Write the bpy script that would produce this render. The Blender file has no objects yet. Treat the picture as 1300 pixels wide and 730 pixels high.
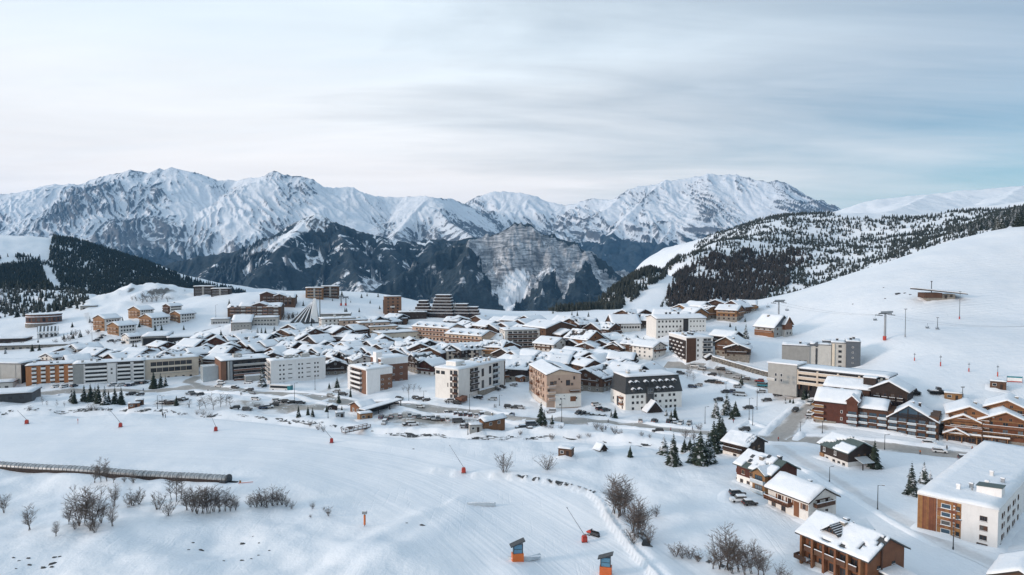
import bpy, bmesh, math, random
import numpy as np
from mathutils import Vector, Matrix
from mathutils.bvhtree import BVHTree
R = math.radians
rng = np.random.default_rng(7)
random.seed(7)
scn = bpy.context.scene
COL = scn.collection
# ------------------------------------------------------------------ camera
CAM_H, FPX, CX, CY = 67.0, 867.0, 650.0, 365.0       # drone height, focal length and centre in survey pixels
PITCH = math.atan(35.0 / FPX)
cam_d = bpy.data.cameras.new('camera')
cam_d.sensor_width = 36.0
cam_d.lens = 36.0 * FPX / 1300.0
cam_d.clip_start = 1.0
cam_d.clip_end = 60000.0
cam = bpy.data.objects.new('camera', cam_d)
COL.objects.link(cam)
cam.location = (0, 0, CAM_H)
cam.rotation_euler = (R(90) - PITCH, 0, 0)
scn.camera = cam
# ------------------------------------------------------------------ sky
SUN_AZ, SUN_EL = -108.0, 13.0          # degrees from the view direction (negative = left), elevation
world = bpy.data.worlds.new('World')
scn.world = world
world.use_nodes = True
wn, wl = world.node_tree.nodes, world.node_tree.links
for n in list(wn):
 wn.remove(n)
w_out = wn.new('ShaderNodeOutputWorld')
w_bg = wn.new('ShaderNodeBackground')
w_bg.inputs['Strength'].default_value = 0.10
w_sky = wn.new('ShaderNodeTexSky')
w_sky.sky_type = 'NISHITA'
w_sky.sun_disc = False
w_sky.sun_elevation = R(SUN_EL)
w_sky.sun_rotation = R(SUN_AZ)
w_sky.altitude = 1900
w_sky.air_density = 1.0
w_sky.dust_density = 1.2
w_sky.ozone_density = 1.5
w_tc = wn.new('ShaderNodeTexCoord')
w_sep = wn.new('ShaderNodeSeparateXYZ')
wl.new(w_tc.outputs['Generated'], w_sep.inputs[0])
def wmath(op, a, b=None, clamp=False):
 n = wn.new('ShaderNodeMath'); n.operation = op; n.use_clamp = clamp
 for i, v in enumerate((a, b)):
  if v is None: continue
  if isinstance(v, (int, float)): n.inputs[i].default_value = v
  else: wl.new(v, n.inputs[i])
 return n.outputs[0]
zc = wmath('ADD', wmath('MAXIMUM', w_sep.outputs['Z'], 0.0), 0.10)
cmb = wn.new('ShaderNodeCombineXYZ')
wl.new(wmath('DIVIDE', w_sep.outputs['X'], zc), cmb.inputs[0])
wl.new(wmath('DIVIDE', w_sep.outputs['Y'], zc), cmb.inputs[1])
def wnoise(scale, detail, rough, off, sx=1.0, sy=1.0):
 m = wn.new('ShaderNodeMapping')
 m.inputs['Location'].default_value = off
 m.inputs['Scale'].default_value = (sx, sy, 1)
 m.inputs['Rotation'].default_value = (0, 0, R(-24))
 wl.new(cmb.outputs[0], m.inputs[0])
 n = wn.new('ShaderNodeTexNoise')
 n.inputs['Scale'].default_value = scale
 n.inputs['Detail'].default_value = detail
 n.inputs['Roughness'].default_value = rough
 n.inputs['Distortion'].default_value = 0.6
 wl.new(m.outputs[0], n.inputs['Vector'])
 return n.outputs['Fac']
n1 = wnoise(0.55, 6, 0.55, (3.1, 1.7, 0), 0.6, 1.5)
n2 = wnoise(1.6, 8, 0.62, (7.3, 4.1, 0), 0.45, 1.8)
side = wmath('MULTIPLY', w_sep.outputs['X'], -0.70)
cov = wmath('ADD', wmath('ADD', wmath('MULTIPLY', n1, 0.75), wmath('MULTIPLY', n2, 0.35)), side)
w_mr = wn.new('ShaderNodeMapRange'); w_mr.clamp = True
w_mr.inputs['From Min'].default_value = 0.02
w_mr.inputs['From Max'].default_value = 0.62
wl.new(cov, w_mr.inputs['Value'])
w_cr = wn.new('ShaderNodeValToRGB')      # colour of the cloud with height above the horizon
ce = w_cr.color_ramp.elements
ce[0].position = 0.0; ce[0].color = (0.90, 0.835, 0.785, 1)
ce[1].position = 1.0; ce[1].color = (0.54, 0.68, 0.80, 1)
e = ce.new(0.12); e.color = (0.85, 0.815, 0.79, 1)
e = ce.new(0.30); e.color = (0.665, 0.735, 0.785, 1)
wl.new(wmath('ADD', wmath('MAXIMUM', w_sep.outputs['Z'], 0.0), wmath('MULTIPLY', wmath('SUBTRACT', n2, 0.5), 0.10)), w_cr.inputs[0])
w_sc = wn.new('ShaderNodeVectorMath'); w_sc.operation = 'SCALE'
w_sc.inputs['Scale'].default_value = 10.0
w_bl = wn.new('ShaderNodeMix'); w_bl.data_type = 'RGBA'; w_bl.blend_type = 'MULTIPLY'; w_bl.inputs['Factor'].default_value = 1.0
n3 = wnoise(0.9, 7, 0.58, (21.0, 9.0, 0), 0.55, 1.5)
w_v = wn.new('ShaderNodeMapRange'); w_v.inputs['From Min'].default_value = 0.3; w_v.inputs['From Max'].default_value = 0.7; w_v.inputs['To Min'].default_value = 0.91; w_v.inputs['To Max'].default_value = 1.04
wl.new(n3, w_v.inputs['Value']); wl.new(w_cr.outputs[0], w_bl.inputs['A']); wl.new(w_v.outputs[0], w_bl.inputs['B'])
wl.new(w_bl.outputs['Result'], w_sc.inputs[0])
w_gain = wn.new('ShaderNodeVectorMath'); w_gain.operation = 'MULTIPLY'
w_gain.inputs[1].default_value = (0.86, 0.86, 0.78)
wl.new(w_sky.outputs[0], w_gain.inputs[0])
w_mix = wn.new('ShaderNodeMix'); w_mix.data_type = 'RGBA'
wl.new(w_mr.outputs[0], w_mix.inputs['Factor'])
wl.new(w_gain.outputs[0], w_mix.inputs['A'])
wl.new(w_sc.outputs[0], w_mix.inputs['B'])
wl.new(w_mix.outputs['Result'], w_bg.inputs['Color'])
wl.new(w_bg.outputs[0], w_out.inputs['Surface'])
# ------------------------------------------------------------------ sun behind thin cloud
sun_d = bpy.data.lights.new('sun', 'SUN')
sun_d.energy = 1.5
sun_d.angle = R(11)
sun_d.color = (1.0, 0.80, 0.66)
sun = bpy.data.objects.new('sun', sun_d)
COL.objects.link(sun)
sdir = Vector((math.sin(R(SUN_AZ)) * math.cos(R(SUN_EL)), math.cos(R(SUN_AZ)) * math.cos(R(SUN_EL)), math.sin(R(SUN_EL))))
sun.rotation_euler = (-sdir).to_track_quat('-Z', 'Y').to_euler()
sun.location = (-300, -100, 400)
vs = scn.view_settings
vs.view_transform = 'Standard'
vs.look = 'None'
vs.exposure = 0.46
vs.gamma = 1.0
vs.use_curve_mapping = False
scn.cycles.use_denoising = True
scn.cycles.max_bounces = 5
scn.cycles.diffuse_bounces = 3
scn.cycles.glossy_bounces = 2
scn.cycles.transmission_bounces = 2
scn.cycles.volume_bounces = 1
scn.cycles.transparent_max_bounces = 8
# ------------------------------------------------------------------ survey helpers
CT, ST = math.cos(PITCH), math.sin(PITCH)
def ray_dir(px, py):
 a, b = (px - CX) / FPX, (CY - py) / FPX
 return Vector((a, CT + b * ST, -ST + b * CT))
def P(px, py, d):
 """world point seen at survey pixel (px, py), d metres ahead of the drone"""
 r = ray_dir(px, py)
 return (r.x / r.y * d, d, CAM_H + r.z / r.y * d)
def proj(X, Y, Z):
 z = np.asarray(Z) - CAM_H
 f = Y * CT - z * ST
 u = Y * ST + z * CT
 return CX + FPX * X / f, CY - FPX * u / f
def smooth(a, b, x):
 t = np.clip((x - a) / (b - a), 0, 1)
 return t * t * (3 - 2 * t)
_perm = np.random.default_rng(11).permutation(512)
_perm = np.concatenate([_perm, _perm, _perm])
_ga = np.random.default_rng(12).random(512) * 2 * np.pi
_gx, _gy = np.cos(_ga), np.sin(_ga)
def perlin(x, y):
 xi, yi = np.floor(x).astype(np.int64), np.floor(y).astype(np.int64)
 xf, yf = x - xi, y - yi
 xi &= 511; yi &= 511
 x1, y1 = (xi + 1) & 511, (yi + 1) & 511
 u = xf * xf * xf * (xf * (xf * 6 - 15) + 10)
 v = yf * yf * yf * (yf * (yf * 6 - 15) + 10)
 def g(ix, iy, dx, dy):
  h = _perm[_perm[ix] + iy] & 511
  return _gx[h] * dx + _gy[h] * dy
 a = g(xi, yi, xf, yf); b = g(x1, yi, xf - 1, yf)
 c = g(xi, y1, xf, yf - 1); d = g(x1, y1, xf - 1, yf - 1)
 return (a + u * (b - a)) * (1 - v) + (c + u * (d - c)) * v
def fbm(x, y, oct=5, gain=0.5, lac=2.03):
 s, a = 0, 1.0
 for k in range(oct):
  s = s + a * perlin(x + 17.3 * k, y - 9.1 * k); a *= gain; x = x * lac; y = y * lac
 return s
def ridged(x, y, oct=6, gain=0.55, lac=2.05):
 s, a, w = 0, 1.0, 1.0
 for k in range(oct):
  n = 1 - np.abs(perlin(x + 31.7 * k, y + 11.3 * k)) * 1.8
  n = np.clip(n, 0, 1) ** 2 * w
  s = s + a * n; w = np.clip(n * 1.6, 0, 1); a *= gain; x = x * lac; y = y * lac
 return s
# ------------------------------------------------------------------ materials: node helper
def new_mat(name):
 m = bpy.data.materials.new(name); m.use_nodes = True
 nt = m.node_tree
 for n in list(nt.nodes): nt.nodes.remove(n)
 return m, nt
class NT:
 def __init__(s, name):
  s.m, s.nt = new_mat(name); s.n, s.l = s.nt.nodes, s.nt.links
  s.out = s.n.new('ShaderNodeOutputMaterial')
  s.b = s.n.new('ShaderNodeBsdfPrincipled')
  s.l.new(s.b.outputs[0], s.out.inputs['Surface'])
  s.b.inputs['Specular IOR Level'].default_value = 0.3
 def put(s, sock, v):
  if isinstance(v, (int, float)): sock.default_value = v
  elif isinstance(v, (tuple, list)): sock.default_value = v if len(v) == 4 or sock.type == 'VECTOR' else tuple(v) + (1,)
  else: s.l.new(v, sock)
 def math(s, op, a, b=None, clamp=False):
  n = s.n.new('ShaderNodeMath'); n.operation = op; n.use_clamp = clamp
  s.put(n.inputs[0], a)
  if b is not None: s.put(n.inputs[1], b)
  return n.outputs[0]
 def mapr(s, v, a, b, c=0.0, d=1.0):
  n = s.n.new('ShaderNodeMapRange'); n.clamp = True
  s.put(n.inputs[0], v)
  for i, x in enumerate((a, b, c, d)): s.put(n.inputs[1 + i], x)
  return n.outputs[0]
 def mix(s, f, a, b):
  n = s.n.new('ShaderNodeMix'); n.data_type = 'RGBA'
  s.put(n.inputs['Factor'], f); s.put(n.inputs['A'], a); s.put(n.inputs['B'], b)
  return n.outputs['Result']
 def pos(s):
  return s.n.new('ShaderNodeNewGeometry')
 def obj(s):
  return s.n.new('ShaderNodeTexCoord').outputs['Object']
 def mapping(s, vec, scale=(1, 1, 1), rot=(0, 0, 0), loc=(0, 0, 0)):
  n = s.n.new('ShaderNodeMapping'); s.l.new(vec, n.inputs[0])
  n.inputs['Scale'].default_value = scale; n.inputs['Rotation'].default_value = rot; n.inputs['Location'].default_value = loc
  return n.outputs[0]
 def noise(s, vec, scale, detail=4, rough=0.55, dist=0.0, out='Fac'):
  n = s.n.new('ShaderNodeTexNoise'); s.l.new(vec, n.inputs['Vector'])
  n.inputs['Scale'].default_value = scale; n.inputs['Detail'].default_value = detail
  n.inputs['Roughness'].default_value = rough; n.inputs['Distortion'].default_value = dist
  return n.outputs[out]
 def wave(s, vec, scale, dist=0.0, detail=2, dscale=1.0, direction='Z', prof='SIN'):
  n = s.n.new('ShaderNodeTexWave'); s.l.new(vec, n.inputs['Vector'])
  n.bands_direction = direction; n.wave_profile = prof
  n.inputs['Scale'].default_value = scale; n.inputs['Distortion'].default_value = dist
  n.inputs['Detail'].default_value = detail; n.inputs['Detail Scale'].default_value = dscale
  return n.outputs['Fac']
 def attr(s, name, out='Fac'):
  n = s.n.new('ShaderNodeAttribute'); n.attribute_name = name
  return n.outputs[out]
 def bump(s, h, strength=0.5, dist=0.1):
  n = s.n.new('ShaderNodeBump'); n.inputs['Strength'].default_value = strength
  n.inputs['Distance'].default_value = dist; s.l.new(h, n.inputs['Height'])
  s.l.new(n.outputs[0], s.b.inputs['Normal'])
  return n
 def color(s, c): s.put(s.b.inputs['Base Color'], c)
 def rough(s, r): s.put(s.b.inputs['Roughness'], r)
SNOW = (0.80, 0.835, 0.88)
def grid_mesh(name, X, Y, Z, attrs=None):
 ny, nx = X.shape
 co = np.stack([X, Y, Z], -1).reshape(-1, 3).astype(np.float32)
 i = np.arange(ny * nx).reshape(ny, nx)
 q = np.stack([i[:-1, :-1], i[:-1, 1:], i[1:, 1:], i[1:, :-1]], -1).reshape(-1, 4)
 me = bpy.data.meshes.new(name)
 me.vertices.add(len(co)); me.vertices.foreach_set('co', co.ravel())
 me.loops.add(q.size); me.loops.foreach_set('vertex_index', q.ravel().astype(np.int32))
 me.polygons.add(len(q)); me.polygons.foreach_set('loop_start', (np.arange(len(q)) * 4).astype(np.int32))
 me.update(calc_edges=True)
 me.polygons.foreach_set('use_smooth', np.ones(len(q), dtype=bool))
 for k, v in (attrs or {}).items():
  a = me.attributes.new(k, 'FLOAT', 'POINT'); a.data.foreach_set('value', v.ravel().astype(np.float32))
 return me, co, q
def structure(name, me, mat, kind='structure'):
 o = bpy.data.objects.new(name, me); COL.objects.link(o)
 me.materials.append(mat); o['kind'] = kind
 return o
# ------------------------------------------------------------------ near terrain: surveyed spot heights, thin plate spline
CTRL = []
for a in [  # px, py, distance
 (0, 720, 150), (300, 720, 150), (650, 720, 150), (900, 720, 150), (1100, 720, 149), (1290, 720, 149),
 (0, 600, 214), (250, 605, 210), (500, 600, 214), (750, 600, 214), (1000, 610, 206), (1200, 600, 212), (1300, 600, 213),
 (0, 530, 292), (200, 525, 298), (420, 540, 278), (600, 540, 277), (800, 545, 271), (960, 560, 253), (1110, 565, 248), (1240, 572, 240), (1300, 575, 237),
 (40, 500, 340), (150, 490, 364), (300, 490, 363), (480, 500, 342), (590, 512, 318), (705, 518, 308), (820, 527, 296), (930, 520, 303), (1010, 520, 290), (960, 490, 340),
 (60, 455, 440), (200, 442, 460), (350, 440, 460), (450, 440, 460), (560, 440, 455), (700, 445, 432), (800, 445, 415), (860, 460, 375),
 (60, 427, 540), (150, 420, 520), (250, 420, 530), (350, 420, 530), (480, 415, 560), (600, 415, 550), (700, 410, 540), (790, 412, 490), (865, 425, 425),
 (50, 411, 590), (110, 396, 620), (200, 400, 560), (190, 385, 640), (190, 362, 690), (155, 366, 690), (230, 366, 700), (130, 385, 700), (270, 373, 700),
 (320, 405, 505), (320, 380, 600), (400, 373, 650), (450, 371, 690), (480, 372, 700), (400, 405, 525), (450, 393, 610), (500, 391, 640), (560, 396, 620), (640, 405, 600), (700, 402, 590), (760, 396, 600), (820, 390, 580),
 (905, 440, 385), (950, 457, 365), (1000, 427, 425), (1040, 474, 345), (1120, 430, 352), (1190, 380, 420), (1240, 400, 392), (1300, 420, 352), (1300, 478, 290), (1130, 484, 292), (1210, 465, 305), (1040, 398, 455),
 (1300, 340, 470), (1300, 288, 560), (1150, 327, 540), (1050, 361, 525), (960, 393, 500), (900, 399, 500), (1400, 300, 520), (1450, 420, 340), (1450, 520, 250), (1500, 600, 210), (1450, 255, 650),
 (0, 425, 560), (0, 395, 700), (60, 388, 760), (-60, 380, 800), (0, 366, 900), (60, 368, 920), (100, 372, 900), (-200, 420, 500), (-200, 340, 1000), (-200, 520, 310), (-200, 620, 200),
 (0, 310, 1750), (40, 305, 1750), (80, 305, 1720), (110, 316, 1680), (150, 336, 1620), (200, 356, 1560), (240, 367, 1520), (-100, 315, 1750), (-300, 300, 1800),
 (30, 384, 1150), (120, 392, 1150), (200, 395, 1150), (60, 340, 1450), (140, 360, 1400),
 (690, 411, 760), (760, 386, 850), (800, 364, 950), (850, 337, 1060), (900, 314, 1200), (950, 292, 1350), (1000, 274, 1500), (1060, 277, 1520), (1150, 276, 1500), (1230, 268, 1350), (1300, 258, 1200), (1400, 240, 1150),
 (800, 392, 720), (870, 386, 760), (870, 355, 920), (960, 370, 880), (950, 335, 1050), (1050, 340, 1000), (1050, 310, 1200), (1150, 310, 1050), (1250, 285, 900), (1350, 262, 850), (1150, 340, 780), (1050, 372, 720), (960, 396, 640), (1300, 292, 740),
]:
 CTRL.append(P(*a))
CTRL += [  # hidden ground: the valley behind the plateau edge, behind the hills
 (-150, 850, -20), (-60, 850, -45), (60, 830, -40), (-280, 900, -20), (-150, 1100, -170), (0, 1100, -190), (150, 1000, -90), (-350, 1150, -120),
 (0, 1400, -330), (-250, 1450, -300), (220, 1300, -120), (120, 1700, -420), (-200, 1800, -480), (-450, 1800, -180), (-700, 2100, -30), (-1300, 2100, 20), (-1000, 2200, -60),
 (300, 1750, 20), (600, 1800, 60), (900, 1800, 80), (1300, 1700, 120), (1500, 1200, 140), (450, 2100, -60), (900, 2150, 0),
 (-600, 1520, -75), (-500, 1300, -80), (-600, 1750, -120), (-420, 1000, -32), (-560, 1150, -45), (-60, 40, 4), (60, 40, 4), (0, 90, 2), (-120, 100, 3), (120, 100, 1),
]
CTRL = np.array(CTRL)
_S = 1000.0
def _tps_u(r2): return r2 * np.log(r2 + 1e-12) * 0.5
_cp = CTRL[:, :2] / _S
_K = _tps_u(((_cp[:, None, :] - _cp[None]) ** 2).sum(-1)) + np.eye(len(_cp)) * 3e-5
_Pm = np.hstack([np.ones((len(_cp), 1)), _cp])
_A = np.block([[_K, _Pm], [_Pm.T, np.zeros((3, 3))]])
_w = np.linalg.solve(_A, np.concatenate([CTRL[:, 2], np.zeros(3)]))
def tps(X, Y):
 sh = X.shape
 q = np.stack([X.ravel(), Y.ravel()], -1) / _S
 out = np.empty(len(q))
 for s in range(0, len(q), 40000):
  b = q[s:s + 40000]
  r2 = ((b[:, None, :] - _cp[None]) ** 2).sum(-1)
  out[s:s + 40000] = _tps_u(r2) @ _w[:-3] + _w[-3] + b @ _w[-2:]
 return out.reshape(sh)
def seg_dist(X, Y, pts):
 """distance to a polyline and signed side, arc length"""
 best = np.full(X.shape, 1e9); side = np.zeros(X.shape); arc = np.zeros(X.shape); L = 0.0
 for (x0, y0), (x1, y1) in zip(pts[:-1], pts[1:]):
  dx, dy = x1 - x0, y1 - y0; l2 = dx * dx + dy * dy; l = math.sqrt(l2)
  t = np.clip(((X - x0) * dx + (Y - y0) * dy) / l2, 0, 1)
  ex, ey = X - x0 - t * dx, Y - y0 - t * dy
  d = np.hypot(ex, ey); m = d < best
  best = np.where(m, d, best); side = np.where(m, np.sign(dx * ey - dy * ex), side); arc = np.where(m, L + t * l, arc)
  L += l
 return best, side, arc
def flat(px, py, z=0.0):
 """point at height z seen at a pixel"""
 r = ray_dir(px, py); t = (z - CAM_H) / r.z
 return (r.x * t, r.y * t)
def spline(pts, n=8):
 """Catmull-Rom through 2-D points"""
 p = [np.array(q, float) for q in pts]; p = [2 * p[0] - p[1]] + p + [2 * p[-1] - p[-2]]
 out = []
 for i in range(1, len(p) - 2):
  for k in range(n):
   t = k / n
   a, b, c, d = p[i - 1], p[i], p[i + 1], p[i + 2]
   out.append(tuple(0.5 * (2 * b + (c - a) * t + (2 * a - 5 * b + 4 * c - d) * t * t + (3 * b - a - 3 * c + d) * t ** 3)))
 out.append(tuple(p[-2]))
 return out
PISTE = spline([flat(*p) for p in [(-250, 556), (0, 556), (200, 558), (350, 566), (480, 585), (570, 612), (640, 650), (700, 690), (760, 740), (830, 830)]])
STREAM = spline([flat(*p) for p in [(-60, 522), (120, 520), (300, 528), (420, 541), (480, 548), (560, 553), (640, 556), (700, 556), (780, 560), (860, 570)]])
BERM = spline([flat(*p) for p in [(370, 760), (420, 715), (470, 685), (510, 662), (545, 643)]])
EDGE = spline([flat(*p) for p in [(560, 596), (640, 603), (700, 612), (750, 628), (775, 660), (800, 690), (830, 720), (860, 760)]])
def ground_z(X, Y):
 Z = tps(X, Y)
 near = 1 - smooth(330, 420, Y)
 offp = smooth(24, 45, seg_dist(X, Y, PISTE)[0]) * near * smooth(40, 110, Y) * (1 - smooth(20, 90, X))
 Z = Z + offp * (fbm(X / 30 + 2, Y / 24, 3) * 2.6 + fbm(X / 11, Y / 11 + 9, 2) * 0.5)
 Z = Z + fbm(X / 55, Y / 55, 4) * 1.3 * smooth(20, 60, Y) * (0.35 + 0.65 * smooth(300, 700, np.hypot(X, Y)))
 Z = Z + fbm(X / 14 + 5, Y / 14, 3) * 0.22
 dp, sp, ap = seg_dist(X, Y, PISTE)
 Z = Z - 0.9 * near * (1 - smooth(14, 30, dp)) * (sp < 0) - 0.9 * near * (1 - smooth(12, 22, dp)) * (sp >= 0)
 db, sb, ab = seg_dist(X, Y, BERM)
 Z = Z + near * 1.1 * np.exp(-(db / 4.0) ** 2) + near * 0.8 * np.exp(-((db - 9) / 5) ** 2) * (sb < 0)
 ds, ss, as_ = seg_dist(X, Y, STREAM)
 Z = Z - near * 2.0 * np.exp(-(ds / 2.6) ** 2) + near * 1.1 * np.exp(-((ds - 7) / 4) ** 2) * (ss > 0)
 de, se, ae = seg_dist(X, Y, EDGE)
 Z = Z + near * (1.6 * np.exp(-(de / 5.0) ** 2) * (se > 0) - 0.9 * np.exp(-((de - 1.4) / 1.1) ** 2) * (se > 0))
 for px, py, r, h in [(500, 720, 12, 1.8), (590, 690, 14, 1.0), (655, 718, 6, 1.2), (330, 600, 22, 1.4), (120, 690, 25, 1.6), (560, 660, 9, 0.8), (720, 527, 7, 1.9), (655, 532, 6, 1.0),
       (690, 560, 16, 1.2), (860, 600, 24, 0.9), (900, 640, 20, 0.8), (745, 580, 14, 1.4), (1150, 600, 18, -0.9), (450, 640, 10, -0.9), (1000, 690, 14, 0.7), (925, 632, 7, 0.5), (60, 580, 20, 0.8)]:
  x, y = flat(px, py)
  Z = Z + h * np.exp(-((X - x) ** 2 + (Y - y) ** 2) / r ** 2)
 far = smooth(700, 1000, Y)
 Z = Z + far * (fbm(X / 160, Y / 160, 5) * 9 + fbm(X / 40, Y / 40, 3) * 2.0)
 kx, ky = P(190, 375, 670)[:2]
 k = np.exp(-(((X - kx) / 70) ** 2 + ((Y - ky) / 40) ** 2))
 Z = Z + k * (ridged(X / 30, Y / 30, 4) - 0.6) * 4
 lx, ly = P(20, 385, 820)[:2]
 k = np.exp(-(((X - lx) / 130) ** 2 + ((Y - ly) / 130) ** 2))
 Z = Z + k * (ridged(X / 25, Y / 25, 4) - 0.6) * 5
 return Z
rows = np.geomspace(24, 2250, 560)
cols = np.linspace(-1.18, 1.18, 540)
GX = rows[:, None] * cols[None]
GY = np.repeat(rows[:, None], len(cols), 1)
GZ = ground_z(GX, GY)
dp, sp, ap = seg_dist(GX, GY, PISTE)
def poly_mask(px, py, poly):
 inside = np.zeros(np.shape(px), bool); n = len(poly)
 for i in range(n):
  (x0, y0), (x1, y1) = poly[i], poly[(i + 1) % n]
  c = ((y0 > py) != (y1 > py)) & (px < (x1 - x0) * (py - y0) / (y1 - y0 + 1e-9) + x0)
  inside ^= c
 return inside
gpx, gpy = proj(GX, GY, GZ)
groom = (1 - smooth(20, 34, dp)) * (1 - smooth(330, 420, GY))
slope_run = smooth(150, 260, GX) * smooth(250, 300, GY) * (1 - smooth(480, 560, GY))
dzx = np.gradient(GZ, axis=1) / np.maximum(np.gradient(GX, axis=1), 1e-3)
dzy = np.gradient(GZ, axis=0) / np.gradient(GY, axis=0)
steep = np.hypot(dzx, dzy)
kn = np.exp(-(((GX - P(190, 372, 670)[0]) / 55) ** 2 + ((GY - 672) / 35) ** 2)) + np.exp(-(((GX - P(20, 385, 800)[0]) / 150) ** 2 + ((GY - 800) / 150) ** 2))
rockm = np.clip(kn, 0, 1) * smooth(0.5, 0.95, steep) * 0.8
ground_me, gco, gq = grid_mesh('ground', GX, GY, GZ, {'across': dp * np.where(sp == 0, 1, sp), 'along': ap, 'groom': groom, 'rock': rockm, 'run': slope_run})
g = NT('snow_ground')
geo = g.pos(); pos = geo.outputs['Position']
acr, alo, grm, rck = g.attr('across'), g.attr('along'), g.attr('groom'), g.attr('rock')
cv = g.n.new('ShaderNodeCombineXYZ'); g.put(cv.inputs[0], acr); g.put(cv.inputs[1], g.math('MULTIPLY', alo, 0.035))
ruts = g.noise(cv.outputs[0], 0.9, 5, 0.62)
ruts2 = g.noise(cv.outputs[0], 0.23, 3, 0.6)
soft = g.noise(pos, 0.045, 5, 0.55, 0.3)
fine = g.noise(pos, 0.8, 5, 0.62)
lump = g.noise(pos, 0.22, 4, 0.6)
h = g.math('ADD', g.math('MULTIPLY', fine, 0.16), g.math('MULTIPLY', lump, 0.42))
h = g.math('MULTIPLY', h, g.mapr(grm, 0, 1, 1.0, 0.35))
h = g.math('ADD', h, g.math('MULTIPLY', grm, g.math('ADD', g.math('MULTIPLY', ruts, 0.09), g.math('MULTIPLY', ruts2, 0.42))))
rv = g.mapping(pos, (0.012, 0.12, 0.12), (0, 0, R(28)))
h = g.math('ADD', h, g.math('MULTIPLY', g.attr('run'), g.math('MULTIPLY', g.noise(rv, 3.0, 5, 0.65), 1.1)))
tk = g.noise(g.mapping(pos, (0.05, 0.9, 0.5), (0, 0, R(34)), (3, 8, 0)), 1.0, 3, 0.55, 0.6)
tk2 = g.noise(g.mapping(pos, (0.9, 0.06, 0.5), (0, 0, R(20)), (13, 2, 0)), 1.0, 3, 0.55, 0.7)
h = g.math('ADD', h, g.math('MULTIPLY', g.math('ADD', g.mapr(tk, 0.56, 0.62), g.mapr(tk2, 0.57, 0.63)), g.mapr(g.noise(pos, 0.02, 3), 0.46, 0.66, 0.0, -0.06)))
g.bump(h, 0.85, 1.0)
tint = g.mix(g.mapr(soft, 0.35, 0.7), (0.76, 0.805, 0.86), (0.83, 0.855, 0.89))
tint = g.mix(g.math('MULTIPLY', g.mapr(ruts, 0.42, 0.62), g.math('MULTIPLY', grm, 0.12)), tint, (0.73, 0.775, 0.84))
rn = g.noise(pos, 0.12, 8, 0.7)
rf = g.math('MULTIPLY', g.mapr(g.math('ADD', rn, g.math('MULTIPLY', rck, 0.35)), 0.60, 0.68), g.mapr(rck, 0.05, 0.5))
g.color(g.mix(rf, tint, g.mix(g.noise(pos, 0.5, 5), (0.09, 0.095, 0.10), (0.22, 0.21, 0.20))))
g.rough(0.62)
ground = structure('snow_ground', ground_me, g.m)
BVH = BVHTree.FromPolygons([tuple(v) for v in gco.tolist()], gq.tolist())
def gz(x, y):
 h = BVH.ray_cast(Vector((x, y, 2000)), Vector((0, 0, -1)))
 return h[0].z if h[0] is not None else 0.0
def G(px, py, d=None):
 """ground point: seen at the pixel, or below/above it at the given distance"""
 if d is not None:
  x, y, _ = P(px, py, d); return Vector((x, y, gz(x, y)))
 h = BVH.ray_cast(Vector((0, 0, CAM_H)), ray_dir(px, py).normalized())
 if h[0] is None: raise ValueError('no ground at %s %s' % (px, py))
 return h[0]
# ------------------------------------------------------------------ mountains: ridge networks
def ridge_field(X, Y, ridges, slope, pw, warp):
 wx = X + fbm(X / (warp * 6), Y / (warp * 6), 4) * warp; wy = Y + fbm(X / (warp * 6) + 40, Y / (warp * 6) - 13, 4) * warp
 best = np.full(X.shape, -1e9); bd = np.zeros(X.shape); arc = np.zeros(X.shape); rid = np.zeros(X.shape, int); S = 0.0
 for ri, rl in enumerate(ridges):
  pts = [tuple(q) for q in rl['w']] if 'w' in rl else [P(*p[:3]) for p in rl['p']]
  k = rl.get('k') or slope
  for (x0, y0, z0), (x1, y1, z1) in zip(pts[:-1], pts[1:]):
   dx, dy = x1 - x0, y1 - y0; l2 = dx * dx + dy * dy + 1e-6; l = math.sqrt(l2)
   t = np.clip(((X - x0) * dx + (Y - y0) * dy) / l2, 0, 1)
   d0 = np.hypot(X - x0 - t * dx, Y - y0 - t * dy)
   f = smooth(warp * 0.3, warp * 2.0, d0)
   qx, qy = X + (wx - X) * f, Y + (wy - Y) * f
   tt = ((qx - x0) * dx + (qy - y0) * dy) / l2; t = np.clip(tt, 0, 1)
   d = np.hypot(qx - x0 - t * dx, qy - y0 - t * dy)
   z = z0 + t * (z1 - z0) - k * d ** pw
   m = z > best
   ang = np.arctan2(qy - y0 - t * dy, qx - x0 - t * dx)
   best = np.where(m, z, best); bd = np.where(m, d, bd); rid = np.where(m, ri, rid)
   arc = np.where(m, S + tt * l + np.where((tt < 0) | (tt > 1), ang * np.maximum(d, 150), 0), arc)
   S += l
  S += 913.0
 return best, bd, arc, rid
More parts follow.
